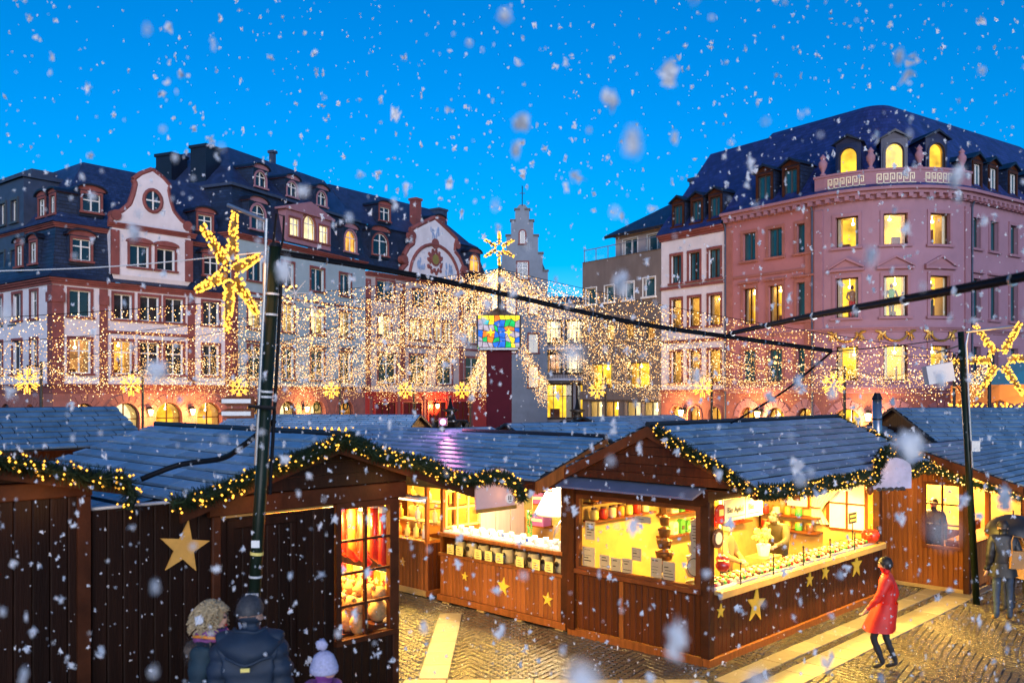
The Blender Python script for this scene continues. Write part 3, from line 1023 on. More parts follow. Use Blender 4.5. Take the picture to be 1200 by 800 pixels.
sweep(B, p, 0, p.end, [(-0.85, 19.0), (-1.6, 19.5), (-3.2, 21.3), (-4.6, 22.9), (-7.5, 23.1)], 'slate')
g = [(4.3, 14.67), (4.3, 15.2), (5.1, 15.9), (4.7, 16.6), (5.3, 17.4), (6.0, 17.9), (5.9, 18.7), (5.6, 19.1), (7.2, 19.9), (8.95, 20.7)]
gp = g + [(17.9 - a, z) for a, z in reversed(g[:-1])]
MB().prism(gp, lambda q, s_: p.P(q[0], .3 if s_ == 0 else -.1, q[1])).build('painted_gable', 'plaster_white', B)
mb = MB(T=lambda u, d, z: p.P(u, d, z))
for k in range(len(gp) - 1):
    mb.tube([(gp[k][0], .18, gp[k][1]), (gp[k + 1][0], .18, gp[k + 1][1])], 0.24, 6)
for a, z in ((4.6, 16.2), (13.3, 16.2), (5.7, 18.5), (12.2, 18.5)):
    mb.tube([(a, -.1, z), (a, .5, z)], 0.4, 10)
mb.build('gable_coping', 'sandstone', B)
mb = MB(T=lambda u, d, z: p.P(u, d, z))
mb.tube([(8.95 + 3.6 * cos(PI * k / 16), .33, 14.7 + 3.4 * sin(PI * k / 16)) for k in range(17)], 0.17, 6)
mb.tube([(8.95, .2, 18.2), (8.95, .42, 18.2)], 0.5, 10)
mb.build('gable_arch', 'sandstone', B)
mb = MB(T=lambda u, d, z: p.P(u, d, z))
mb.tube([(8.95, .25, 16.7), (8.95, .4, 16.7)], 0.55, 14)
mb.build('gilded_medallion', 'gold', B)
mb = MB(T=lambda u, d, z: p.P(u, d, z))
mb.tube([(8.95 + .56 * cos(q), .36, 16.7 + .56 * sin(q)) for q in [2 * PI * k / 16 for k in range(16)]], .09, 6, closed=True)
mb.build('medallion_ring', 'sandstone', B)
mb = MB(T=lambda u, d, z: p.P(u, d, z))
for k in range(22):
    q = 2 * PI * k / 22
    rr_ = (.72, .95)[k % 2] + (.25 if sin(q) < -.3 else 0)
    mb.blob((8.95 + rr_ * cos(q), .33, 16.6 + rr_ * sin(q)), (.2, .1, .22), .35)
mb.build('medallion_leaves', 'sandstone', B, kind='stuff')
for a, z, s_ in ((6.9, 16.0, .55), (11.0, 15.9, .55), (8.95, 19.2, .6)):
    mb = MB(T=lambda u, d, z: p.P(u, d, z))
    for j in range(12):
        mb.blob((a + rnd.uniform(-s_, s_), .31, z + rnd.uniform(-s_, s_) * .7), (.12, .015, .3), .4)
    mb.build('painted_ornament', 'mural_blue', B, kind='stuff')
dormer(B, p, 1.0, 2.9, 16.3, 18.2, -0.1, 'seg', arch=True)
dormer(B, p, 14.7, 16.3, 16.3, 18.0, -0.1, 'seg', 'amber', arch=True)
dormer(B, p, 3.2, 4.5, 19.8, 21.0, -1.4, 'seg', back=3)
dormer(B, p, 11.0, 12.2, 19.8, 21.0, -1.4, 'seg', back=3)
chimney(B, p, 8.95, -2.2, 20, 22.6, 0.8, 'sandstone')
chimney(B, p, 15.6, -5, 19, 23.0, 1.3, 'lead')

# ------------------------------------------------------------------ white stepped-gable house
p = Path(0, [('L', 5.4), ('C', 90), ('L', 10)])
B = thing('stepped_gable_house', 'narrow white house with stepped gable behind the star mast', 'house', (-1.6, 97.0, 0))
hh = [(2.3, 3.4, 18.4, 20.2), (1.0, 2.0, 12.5, 14.5), (3.4, 4.4, 12.5, 14.5), (1.0, 2.0, 8.3, 10.3), (3.4, 4.4, 8.3, 10.3), (3.4, 4.4, 4.6, 6.8)]
wall(MB(), p, 0, 5.4, 0, 15.2, hh[1:]).build('wall', 'plaster_slate', B)
wall(MB(), p, 5.4, 15.4, 0, 15.2).build('side_wall', 'plaster_slate', B)
sg = [(0, 15.2), (0, 17.0), (.5, 17.0), (.5, 18.9), (1.0, 18.9), (1.0, 20.8), (1.5, 20.8), (1.5, 22.4), (1.95, 22.4), (1.95, 23.6), (2.4, 24.2)]
sp_ = sg + [(5.4 - a, z) for a, z in reversed(sg)]
MB().prism(sp_, lambda q, s_: p.P(q[0], .06 if s_ == 0 else -.4, q[1])).build('stepped_gable', 'plaster_slate', B)
mb = MB()
for a, z in ((0, 17), (.5, 18.9), (1.0, 20.8), (1.5, 22.4), (1.95, 23.6)):
    for s_ in (0, 1):
        a0, a1 = (a - .12, a + .5) if s_ == 0 else (5.4 - a - .5, 5.4 - a + .12)
        pb(mb, p, a0, a1, z, z + .22, -.5, .16)
mb.build('gable_copings', 'slate_dark', B, kind='stuff')
for h in hh[1:]:
    window(B, p, *h, 'dark')
window(B, p, 2.2, 3.3, 16.2, 18.0, 'dim', d=0.07, dep=-0.01)
window(B, p, 2.45, 3.0, 20.0, 21.4, 'dark', d=0.07, dep=-0.01, arch=True, cols=1, rows=1)
MB().add([(0.1, .3, 17), (2.7, .3, 23.4), (2.7, 10, 23.4), (0.1, 10, 17)], [(0, 1, 2, 3)], [(0.01, .01), (.01, 7), (10, 7), (10, .01)]).build('roof', 'slate_dark', B)
MB().add([(5.3, .3, 17), (2.7, .31, 23.4), (2.7, 10, 23.4), (5.3, 10, 17)], [(0, 1, 2, 3)], [(0.01, .01), (.01, 7), (10, 7), (10, .01)]).build('roof', 'slate_dark', B)
mb = MB(); mb.tube([(2.7, -.15, 24.1), (2.7, -.15, 26.2)], .05, 5); mb.tube([(2.4, -.15, 25.4), (3.0, -.15, 25.4)], .04, 5)
mb.build('finial', 'iron', B)

# ------------------------------------------------------------------ cafe with lit balconies at the end of the lane
p = Path(-4, [('L', 9.5), ('C', 90), ('L', 8)])
B = thing('cafe_house', 'lit cafe house with long balconies at the end of the lane', 'house', (3.1, 101, 0))
hh = [(0.6, 2.4, 9.6, 12.0), (3.0, 4.8, 9.6, 12.0), (5.4, 7.4, 9.6, 12.0), (0.6, 2.4, 6.2, 8.3), (3.0, 4.8, 6.2, 8.3), (5.4, 7.4, 6.2, 8.3), (0.5, 3.6, 1.2, 4.9), (4.2, 7.4, 1.2, 4.9)]
wall(MB(), p, 0, p.end, 0, 14.0, hh).build('wall', 'plaster_cream', B)
for k, h in enumerate(hh):
    window(B, p, *h, ('cream', 'cream', 'yellow', 'dim', 'cream', 'yellow', 'yellow', 'yellow')[k], 'wood_beam', 'window_dark', cols=3)
for z in (5.6, 9.0):
    band(B, p, 0.2, 8.0, z - .25, z, 1.2, 'plaster_white', 'balcony_slab', -0.02)
    mb = MB()
    for k in range(27):
        pb(mb, p, .25 + k * .29, .29 + k * .29, z, z + .95, 1.12, 1.16)
    pb(mb, p, .2, 8.0, z + .95, z + 1.03, 1.1, 1.18)
    mb.build('balcony_railing', 'iron', B)
sweep(B, p, 0, p.end, [(0.4, 14.0), (0.4, 14.2), (-6, 15.4)], 'slate_dark')

# ------------------------------------------------------------------ grey modern building
p = Path(-90 - 0 + 36, [('L', 7.98)])
B = thing('grey_building', 'grey concrete building with flat terrace between cafe and white house', 'building', (5.16, 66.0, 0))
hh = [(.42, 1.54, 10.4, 11.55), (2.45, 3.43, 10.4, 11.55), (4.39, 5.41, 10.4, 11.6), (6.32, 7.44, 10.45, 11.7),
      (2.45, 3.43, 7.7, 8.8), (4.45, 5.41, 7.7, 8.8), (6.4, 7.44, 7.65, 8.75), (.51, 3.43, 4.3, 6.05), (4.56, 6.96, 4.3, 6.05),
      (.7, 2.2, .9, 3.4), (2.35, 3.9, .9, 3.4), (4.56, 6.1, .9, 3.4), (6.25, 7.76, .9, 3.4)]
lit = ['dark'] * 4 + ['cream', 'amber', 'amber', 'yellow', 'yellow', 'cream', 'yellow', 'cream', 'cream']
wall(MB(), p, 0, p.end, 0, 13.5, hh, dep=.3).build('wall', 'concrete', B)
MB().add([p.P(0, 0, 0), p.P(0, 0, 13.5), p.P(0, -14, 13.5), p.P(0, -14, 0)], [(0, 1, 2, 3)]).build('side_wall', 'concrete', B)
for h, s_ in zip(hh, lit):
    window(B, p, *h, s_, 'window_white' if h[2] > 9 else 'concrete', 'window_white' if h[2] > 9 else 'window_dark', 'glass_teal', cols=1 if h[1] - h[0] < 1.3 else 2, rows=1, sw=.06, dep=.25, sill=h[2] > 7)
band(B, p, -.05, p.end, 3.5, 4.1, .25, 'concrete', 'shop_canopy')
MB().add([p.P(0, .1, 13.5), p.P(8, .1, 13.5), p.P(8, -14, 13.5), p.P(0, -14, 13.5)], [(0, 1, 2, 3)]).build('terrace_floor', 'concrete', B)
mb = MB(); pb(mb, p, .05, 7.95, 14.35, 14.4, -.1, -.05)
for k in range(7):
    pb(mb, p, .1 + k * 1.28, .14 + k * 1.28, 13.5, 14.35, -.1, -.06)
rl = mb.build('terrace_railing', 'metal_grey', B)
for k in range(6):
    MB().add([p.P(.16 + k * 1.28, -.08, 13.6), p.P(1.36 + k * 1.28, -.08, 13.6), p.P(1.36 + k * 1.28, -.08, 14.33), p.P(.16 + k * 1.28, -.08, 14.33)], [(0, 1, 2, 3)]).build('pane', 'glass', rl)
pp = p
hh = [(2.4, 3.9, 13.9, 15.0), (4.9, 6.5, 13.9, 15.0)]
wall(MB(), p, 1.6, 8.0, 13.5, 15.4, hh, -1.8).build('penthouse_wall', 'plaster_cream', B)
for h in hh:
    window(B, p, *h, 'dark', 'window_white', 'window_white', 'glass_teal', rows=1, sw=.05, d=-1.8, sill=False)
mb = MB()
P = p.P
mb.add([P(1.0, -1.2, 15.4), P(9, -1.2, 15.4), P(9, -5.5, 18.2), P(5.2, -5.5, 18.2), P(1.0, -10, 15.4)], [(0, 1, 2, 3), (0, 3, 4)],
       [(0.01, .01), (8, .01), (8, 5), (4.2, 5), (9, .01)])
mb.add([P(1.0, -1.2, 15.4), P(9, -1.2, 15.4), P(9, -1.25, 15.2), P(1, -1.25, 15.2)], [(0, 1, 2, 3)])
mb.build('roof', 'slate_dark', B)
chimney(B, p, 6.5, -5, 16.5, 18.9, .7, 'lead')

# ------------------------------------------------------------------ white bay of the long roofed house
p = Path(-54, [('L', 5.42)])
B = thing('white_town_house', 'white town house with red frames beside the rounded lilac building', 'house', (9.86, 59.55, 0))
colsw = [(.92, 1.82), (2.45, 3.38), (4.1, 5.05)]
hh = [(a, b, z0, z1) for z0, z1 in ((11.1, 12.9), (8.2, 10.05), (4.65, 6.65)) for a, b in colsw]
ar = [(a - .05, b + .05, .4, 3.15, 1) for a, b in colsw]
wall(MB(), p, 0, p.end, 0, 4.0, ar, dep=.3).build('ground_floor_wall', 'sandstone_pale', B)
wall(MB(), p, 0, p.end, 4.0, 13.9, hh).build('wall', 'plaster_white', B)
for a in ar:
    window(B, p, *a[:4], 'yellow', 'sandstone_pale', 'wood_beam', arch=True, sw=.1, sill=False, dep=.3)
for h in hh:
    window(B, p, *h, 'dark' if h[2] > 11 else 'yellow', 'sandstone', 'wood_beam', 'glass_teal', cols=1 if h[2] < 11 else 2, rows=1, sw=.13)
for z in (4.2, 7.4, 10.9):
    band(B, p, 0, p.end, z - .18, z, .12, 'sandstone', 'string_course')
cornice(B, p, -.1, p.end, 14.3, 'sandstone', 1.0)
RP = [(0.4, 14.32), (-0.2, 14.7), (-6.6, 20.3), (-7.2, 20.4)]
mb = MB()
mb.add([p.P(-.1, .4, 14.32), p.P(5.42, .4, 14.32), p.P(5.42, -4.4, 20.35), p.P(.35, -4.4, 20.35)], [(0, 1, 2, 3)], [(.01, .01), (5.5, .01), (5.5, 7.7), (.4, 7.7)])
mb.add([p.P(-.1, .4, 14.32), p.P(.35, -4.4, 20.35), p.P(.35, -8, 20.35), p.P(-.1, -12.5, 14.32)], [(0, 1, 2, 3)], [(.01, .01), (5, 7), (8, 7), (13, .01)])
mb.add([p.P(.35, -4.4, 20.35), p.P(5.42, -4.4, 20.35), p.P(5.42, -8, 20.35), p.P(.35, -8, 20.35)], [(0, 1, 2, 3)])
mb.build('roof', 'slate_blue', B)
for a, b in ((1.15, 1.9), (2.77, 3.5), (4.26, 5.05)):
    dormer(B, p, a, b, 14.75, 16.1, -.0, 'tri', 'dark', 'wood_beam', 'slate_dark', 'window_dark', 'glass_teal', rows=1)

# ------------------------------------------------------------------ rounded lilac corner building
p = Path(-54, [('L', 6.38), ('A', 5.7, 89), ('L', 15)])
B = thing('rounded_corner_building', 'lilac pink building with rounded corner, urns and lit windows', 'building', (13.05, 55.16, 0))
A0, A1 = 6.38, 6.38 + 5.7 * R(89)
left = [(1.37, 2.32), (3.23, 4.21), (5.19, 6.13)]
bay = [(c - .6, c + .6) for c in (8.2, 10.65, 13.05)]
right = [(A1 + a, A1 + b) for a, b in ((.35, 1.1), (2.15, 3.0), (4.35, 5.2), (6.4, 7.3), (8.5, 9.4), (10.6, 11.5))]
zz = [(11.85, 13.5), (8.05, 10.2), (4.65, 6.5)]
hh, sts = [], []
for gi, grp in enumerate((left, bay, right)):
    for i, (a, b) in enumerate(grp):
        for r_, (z0, z1) in enumerate(zz):
            hh.append((round(a, 4), round(b, 4), z0, z1))
            s_ = 'dark'
            if gi == 1 or (gi == 0 and r_ == 1 and i < 2):
                s_ = 'yellow'
            sts.append((gi, r_, s_))
ars = [(c - .62, c + .62, .4, 3.15, 1) for c in (1.75, 3.75, 5.75)] + [(c - .72, c + .72, .4, 3.15, 1) for c in (8.2, 10.65, 13.05)] + [(A1 + c - .65, A1 + c + .65, .4, 3.15, 1) for c in (.9, 3.1, 5.3)]
wall(MB(), p, 0, p.end, 0, 4.0, ars, dep=.3).build('ground_floor_wall', 'sandstone_pale', B)
for a in ars:
    window(B, p, *a[:4], 'yellow', 'stone_lilac', 'wood_beam', arch=True, sw=.12, sill=False, dep=.3, cols=3)
    voussoirs(B, p, a[0] - .12, a[1] + .12, a[3] + .12, 'stone_lilac', .32, 7)
wm = MB()
wall(wm, p, 0, A0, 4.0, 14.4, [h for h in hh if h[1] < A0])
wm.build('wall', 'plaster_pink', B)
wm = MB()
wall(wm, p, A0, p.end, 4.0, 14.4, [h for h in hh if h[1] > A0])
wm.build('rounded_wall', 'plaster_lilac', B)
for h, (gi, r_, s_) in zip(hh, sts):
    window(B, p, *h, s_, 'sandstone_pale' if gi == 0 else 'stone_lilac', 'wood_beam' if s_ != 'dark' else 'window_dark', 'glass_teal', cols=1 if (gi == 1) else 2, rows=1, sw=.16,
           ped='tri' if (gi == 1 and r_ == 1) else ('flat' if r_ == 1 else None), dep=.22)
for z, s_ in ((4.3, .9), (7.5, .7)):
    cornice(B, p, 0, p.end, z, 'stone_lilac', s_, name='string_course')
band(B, p, 0, A0 - .3, 10.85, 11.0, .08, 'sandstone_pale', 'string_course')
for a in (0.0, A0 - .62):
    band(B, p, a + .02, a + .6, 4.32, 14.0, .1, 'sandstone_pale', 'pilaster')
for a in (A0, A1 - .5):
    band(B, p, a + .02, a + .5, 4.32, 14.0, .1, 'stone_lilac', 'pilaster')
cornice(B, p, 0, p.end, 14.85, 'stone_lilac', 1.5)
mb = MB()
for k in range(58):
    u = .2 + k * .5
    pb(mb, p, u, u + .2, 14.3, 14.5, .14, .42)
mb.build('cornice_brackets', 'stone_lilac', B, kind='stuff')
sweep(B, p, 0, p.end, [(.5, 14.87), (.0, 15.2), (-2.3, 18.0), (-4.2, 20.35), (-4.5, 20.6), (-4.6, 20.65)], 'slate_blue', caps=False)
mb = MB()
us = p.cuts(0, p.end)
vv = [p.P(u, -4.6, 20.64) for u in us] + [p.P(p.end, -9, 20.64), p.P(0, -9, 20.64)]
mb.add(vv, [tuple(range(len(vv)))])
mb.build('roof_top', 'slate_blue', B)
# parapet with meander panels and urns
par = band(B, p, A0 + .1, A1 - .1, 14.87, 15.75, .18, 'stone_lilac', 'parapet', -.12)
band(B, p, A0 + .05, A1 - .05, 15.75, 15.87, .24, 'stone_lilac', 'parapet_coping', -.16)
for c in (8.2, 10.65, 13.05):
    mb = MB()
    for k in range(6):
        u = c - .95 + k * .32
        for a, b, z0, z1 in ((0, .25, 15.55, 15.6), (0, .05, 15.1, 15.55), (.2, .25, 15.25, 15.55), (.1, .2, 15.25, 15.3), (.1, .15, 15.3, 15.45), (.05, .32, 15.05, 15.1)):
            pb(mb, p, u + a, u + b, z0, z1, .185, .2)
    mb.build('meander_frieze', 'cream', par, kind='stuff')
for u in (6.9, 9.42, 11.85, 14.5):
    x, y, z = p.P(u, .04, 15.87)
    MB().lathe([(.17, 0), (.17, .1), (.08, .17), (.1, .27), (.22, .52), (.24, .72), (.14, .87), (.12, .94), (.18, 1.0), (.1, 1.1), (.03, 1.2)], (x, y, z), 12).build('urn', 'stone_lilac', B, True)
for c in (8.2, 10.65, 13.05):
    dormer(B, p, c - .5, c + .5, 15.75, 17.3, -.25, 'tri', 'yellow', 'slate_blue', 'slate_blue', 'window_dark', arch=True, cols=1, rows=1, sw=.1)
for a, b in ((2.45, 3.37), (4.32, 5.19)):
    dormer(B, p, a, b, 15.05, 16.7, -.05, 'tri', 'dark', 'wood_beam', 'slate_dark', 'window_dark', 'glass_teal', rows=1)
for s_ in (.6, 2.3, 4.5, 6.8, 9.0):
    dormer(B, p, A1 + s_, A1 + s_ + .75, 15.2, 16.5, -.1, 'tri', 'dark', 'wood_beam', 'slate_dark', 'window_white', 'glass_teal', rows=1)
# gilded garland reliefs below the first-floor windows
for c in (8.2, 10.65, 13.05):
    mb = MB(T=lambda u, d, z: p.P(u, d, z))
    mb.tube([(c + .55 * cos(PI + PI * k / 10), .1, 7.0 + .4 * sin(PI + PI * k / 10) + .15) for k in range(11)], .06, 5)
    for sg_ in (-1, 1):
        mb.tube([(c + sg_ * a, .1, z) for a, z in ((.5, 7.25), (.65, 7.1), (.8, 7.25), (1.0, 7.3))], [.05, .1, .09, .04], 5)
        for a, z in ((.62, 6.8), (.92, 6.85), (.8, 6.75)):
            mb.tube([(c + sg_ * .75, .1, 7.15), (c + sg_ * a, .1, z)], [.05, .03], 5)
    mb.build('gilded_relief', 'gold', B)
# mannequins stand in the first-floor windows
for k, c in enumerate((8.35, 10.55, 12.85)):
    x, y, z = p.P(c, -.55, 8.07)
    t = thing('mannequin', ('shop mannequin in red trousers in the first lit bay window', 'shop mannequin in a green top in the middle bay window', 'slim shop mannequin in the bay window nearest the side street')[k], 'mannequin', (B.location.x + x, B.location.y + y, z))
    lw = .08
    for sg_ in (-1, 1):
        MB().tube([(sg_ * .07, 0, .05), (sg_ * .08, 0, .5), (sg_ * .08, 0, .92)], [.05, .07, .1], 7).build('leg', ('red', 'coat_olive', 'trousers')[k], t)
        MB().tube([(sg_ * .2, 0, 1.4), (sg_ * .3, -.03, 1.1), (sg_ * .2, -.1, .95)], [.06, .05, .035], 7).build('arm', ('coat_tan', 'coat_olive', 'orange')[k], t)
    MB().lathe([(.15, .88), (.14, 1.05), (.2, 1.38), (.06, 1.5)], n=10, sy=.6).build('torso', ('coat_tan', 'green', 'orange')[k], t)
    MB().blob((0, 0, 1.65), (.09, .1, .13), 0, 8, 6).build('head', 'choc', t)
    MB().lathe([(.22, 0), (.22, .03), (.03, .05)], n=10).build('stand', 'metal_grey', t)

def downpipe(B, p, u, z1, m='lead'):
    MB(T=lambda a, d, z: p.P(a, d, z)).tube([(u, .12, .1), (u, .12, z1 - .5), (u, .3, z1)], .06, 6).build('downpipe', m, B)
for u in (.1, A0 - .1, A1 + .1, A1 + 7.9):
    downpipe(B, p, u, 14.5)
# lanterns that light the ground floors
for (ox, oy), (tx, ty), s_, lb in (
        ((-27.7, 54.4), (.629, .777), 6.07, 'wall lantern between the first arches of the white corner house'), ((-27.7, 54.4), (.629, .777), 9.1, 'wall lantern beside the last arch of the corner house'),
        ((-19.86, 64), (.4226, .9063), 7.95, 'wall lantern on the ground floor of the pale blue house'), ((-12.85, 79), (.588, .809), 9.2, 'wall lantern over the red shop front'),
        ((9.86, 59.55), (.588, -.809), 2.13, 'wall lantern on the white town house'), ((13.05, 55.16), (.588, -.809), 2.75, 'wall lantern between the pink arches')):
    nx, ny = ty, -tx
    wall_lamp((ox + tx * s_ + nx * .06, oy + ty * s_ + ny * .06, 2.6), math.atan2(nx, -ny), lb, 340)
hh_ = R(-24.5)
wall_lamp((21.41 + 5.76 * sin(hh_), 53.35 - 5.76 * cos(hh_), 2.6), hh_, 'wall lantern low on the rounded corner', 340)

# ================================================================== the market
MROT = R(46)
MC = Vector((2.857, 13.13, 0))
MA = Vector((cos(MROT), sin(MROT), 0))
MBv = Vector((-sin(MROT), cos(MROT), 0))

def mk(a, b, z=0.0):
    """market grid: a runs along the candy stall's counter, b away from the lane"""
    v = MC + MA * a + MBv * b
    return (v.x, v.y, z)

class Face:
    """upright face in a hut's own frame: x to the right seen from outside, o outward, z up"""
    def __init__(s, ox, oy, rot):
        s.o, s.r = (ox, oy), rot
    def P(s, x, o, z):
        c, n = cos(s.r), sin(s.r)
        return (s.o[0] + c * x + n * o, s.o[1] + n * x - c * o, z)

MESHES = {}

def plank_mesh(w_, h, t, m):
    k = ('plank', round(w_, 3), round(h, 3), round(t, 3), m)
    if k not in MESHES:
        c = 0.012
        vs = [(0, 0, 0), (w_, 0, 0), (w_, 0, h), (0, 0, h), (0, -t + c, 0), (c, -t, 0), (w_ - c, -t, 0), (w_, -t + c, 0), (0, -t + c, h), (c, -t, h), (w_ - c, -t, h), (w_, -t + c, h)]
        fs = [(5, 6, 10, 9), (4, 5, 9, 8), (6, 7, 11, 10), (0, 4, 8, 3), (7, 1, 2, 11), (3, 8, 9, 10, 11, 2), (0, 1, 7, 6, 5, 4)]
        MESHES[k] = MB().add(vs, fs).mesh('plank', m)
    return MESHES[k]

def planks(par, F, x0, x1, z0, z1, w_=0.12, t=0.025, m='wood_brown', gap=0.004):
    n = max(1, round((x1 - x0) / w_))
    w_ = (x1 - x0) / n
    me = plank_mesh(w_ - gap, z1 - z0, t, m)
    for k in range(n):
        link('plank', me, par, F.P(x0 + k * w_ + gap / 2, rnd.uniform(-.002, .003), z0), (0, 0, F.r))

def boards(par, F, lines, zs, m='wood_dark', t=0.03):
    """horizontal siding: lines(z) gives x range at height z; one piece per board"""
    for z0, z1 in zs:
        a0, b0 = lines(z0)
        a1, b1 = lines(z1)
        if b0 - a0 < .02:
            continue
        o = rnd.uniform(0, .006)
        mb = MB(T=F.P)
        mb.prism([(a0, z0 + .004), (b0, z0 + .004), (max(b1, a1 + .001), z1 - .004), (a1, z1 - .004)], lambda q, s_: (q[0], (t + o + (.01 if q[1] < (z0 + z1) / 2 else 0)) if s_ == 0 else 0, q[1]))
        mb.build('plank', m, par)

def fbox(F, x0, x1, o0, o1, z0, z1, mb=None):
    mb = mb or MB(T=F.P)
    return mb.box(x0, x1, o0, o1, z0, z1)

def beam(par, F, x0, x1, o0, o1, z0, z1, m='wood_beam', name='beam'):
    mb = MB(T=F.P)
    c = .01
    # chamfered long edges towards the viewer
    mb.prism([(o0, z0), (o1 - c, z0), (o1, z0 + c), (o1, z1 - c), (o1 - c, z1), (o0, z1)], lambda q, s_: (x0 if s_ == 0 else x1, q[0], q[1]))
    return mb.build(name, m, par)

def post(par, x, y, z0, z1, s=.07, m='wood_beam'):
    return MB().cbox(x - s, x + s, y - s, y + s, z0, z1, .012).build('post', m, par)

def star(par, F, x, z, r, m='star_yellow', rot=0.0, o=.03):
    mb = MB(T=F.P)
    mb.prism(star_poly(x, z, r, r * .4, 5, rot), lambda q, s_: (q[0], o + (.02 if s_ == 0 else 0), q[1]))
    return mb.build('star', m, par)

def shingle_mesh(w_, l):
    k = ('shingle', round(w_, 2), round(l, 3))
    if k not in MESHES:
        w_ = round(w_, 2)
        g = .006
        t0, t1 = .032, .024
        vs = [(g, 0, 0), (w_ - g, 0, 0), (w_ - g, l, 0), (g, l, 0), (g, .006, t0), (w_ - g, .006, t0), (w_ - g, l, t1), (g, l, t1)]
        MESHES[k] = MB().add(vs, [(4, 5, 6, 7), (0, 1, 5, 4), (1, 2, 6, 5), (2, 3, 7, 6), (3, 0, 4, 7), (3, 2, 1, 0)]).mesh('shingle', 'shingle')
    return MESHES[k]

def slope(hut, E0, E1, R0, R1, rowh=.22, sw=.48, pieces=True, name='roof', th=.05):
    E0, E1, R0, R1 = [Vector(q) for q in (E0, E1, R0, R1)]
    e = (E1 - E0).normalized(); s_ = (R0 - E0).normalized(); n = e.cross(s_)
    L, S = (E1 - E0).length, (R0 - E0).length
    q = [E0, E1, R1, R0]
    mb = MB().add([v for v in q] + [v - n * th for v in q], [(0, 1, 2, 3), (7, 6, 5, 4), (0, 4, 5, 1), (1, 5, 6, 2), (2, 6, 7, 3), (3, 7, 4, 0)])
    roof = mb.build(name, 'roof_felt', hut)
    rows = max(1, round(S / rowh))
    rh = S / rows
    rot = Matrix((e, s_, n)).transposed().to_euler()
    strips = MB() if not pieces else None
    for j in range(rows):  # rows left apart; dark felt in the gaps stands in for overlap shadow
        off = (0, .5, .27, .77)[j % 4] * sw + rnd.uniform(-.03, .03)
        x = -off
        while x < L:
            a, b = max(0, x), min(L, x + sw)
            x += sw
            if b - a < .06:
                continue
            if pieces:
                p_ = E0 + e * a + s_ * (j * rh - .02) + n * .003
                link('shingle', shingle_mesh(b - a, rh - .06), roof, p_ + n * rnd.uniform(0, .008), rot)
            else:
                g = .008
                lo, hi = j * rh - .02, (j + 1) * rh - .08
                z0, z1 = .032 + rnd.uniform(0, .006), .024
                A = [E0 + e * u + s_ * v + n * w_ for u, v, w_ in ((a + g, lo, z0), (b - g, lo, z0), (b - g, hi, z1), (a + g, hi, z1), (a + g, lo, .002), (b - g, lo, .002))]
                strips.add(A, [(0, 1, 2, 3), (4, 5, 1, 0)])
    if not pieces:
        strips.build('shingle_rows', 'shingle', roof, kind='stuff')
    return roof

def ridge_cap(hut, p0, p1):
    p0, p1 = Vector(p0), Vector(p1)
    return MB().tube([p0, p1], .05, 6).build('ridge_cap', 'roof_felt', hut)

def barge(hut, p0, p1, h=.16, t=.03, m='wood_trim'):
    """board under the sloping edge of a roof from eave p0 to ridge p1"""
    p0, p1 = Vector(p0), Vector(p1)
    d = (p1 - p0); nrm = Vector((d.y, -d.x, 0)).normalized() * t
    dz = Vector((0, 0, -h))
    mb = MB().add([p0 + nrm, p1 + nrm, p1 + nrm + dz, p0 + nrm + dz, p0 - nrm, p1 - nrm, p1 - nrm + dz, p0 - nrm + dz],
                  [(0, 1, 2, 3), (7, 6, 5, 4), (0, 4, 5, 1), (1, 5, 6, 2), (2, 6, 7, 3), (3, 7, 4, 0)])
    return mb.build('bargeboard', m, hut)

WARM = (1.0, 0.62, 0.09)
WHITE = (1.0, 0.78, 0.46)

def ceiling_lamp(hut, x, y, z, e, lx, ly, col=WARM, soft=True):
    MB().box(x - lx / 2, x + lx / 2, y - ly / 2, y + ly / 2, z + .02, z + .06).build('lamp_housing', 'metal_white', hut)
    MB().box(x - lx / 2 + .02, x + lx / 2 - .02, y - ly / 2 + .02, y + ly / 2 - .02, z, z + .02).build('lamp_tube', 'lamp_tube', hut)
    return lamp(hut, 'lamp_light', 'AREA', (x, y, z - .03), e * 5.2, col, lx, ly)

def bulb_row(hut, p0, p1, n, r=.035, m='bulb_warm'):
    p0, p1 = Vector(p0), Vector(p1)
    for k in range(n):
        q = p0.lerp(p1, (k + .5) / n)
        if k == 0:
            me = MB().lathe([(r * .35, r * 1.7), (r * .4, r), (r, 0), (r * .7, -r * .8), (r * .1, -r)], n=8).mesh('bulb', m, True)
        link('bulb', me, hut, q)

# ------------------------------------------------------------------ candy stall on the corner
H = thing('candy_stall', 'lit brown wooden candy stall on the corner with stars below its counter', 'market stall', mk(0, 0), MROT)
FR, FL = Face(0, 0, 0), Face(0, 2.6, -PI / 2)
MB().box(.02, 6.18, .02, 2.58, .03, .12).build('floor', 'wood_brown', H)
beam(H, FR, -.05, 6.25, -.06, .06, 0, .13, 'wood_warm', 'skid')
beam(H, FL, -.04, 2.54, -.06, .06, 0, .13, 'wood_warm', 'skid')
for x, y in ((0.03, 0.03), (0.03, 2.57), (6.17, 0.03), (6.17, 2.57)):
    post(H, x, y, .12, 2.56, .075)
beam(H, FL, -.02, .13, -.02, .1, .12, 2.56, 'wood_brown', 'side_post')
planks(H, FR, .11, 6.1, .14, 1.05, .118, .026, 'wood_brown')
planks(H, FL, .15, 2.5, .14, 1.05, .115, .026, 'wood_brown')
beam(H, FL, 1.02, 1.1, 0, .05, .14, 1.05, 'wood_warm', 'batten')
MB(T=FR.P).box(.1, 6.14, -.42, .14, 1.05, 1.11).build('counter', 'wood_pale', H)
beam(H, FR, .1, 6.14, .12, .16, .99, 1.105, 'wood_pale', 'counter_edge')
beam(H, FL, .1, 2.5, -.05, .1, 1.05, 1.13, 'wood_trim', 'window_sill')
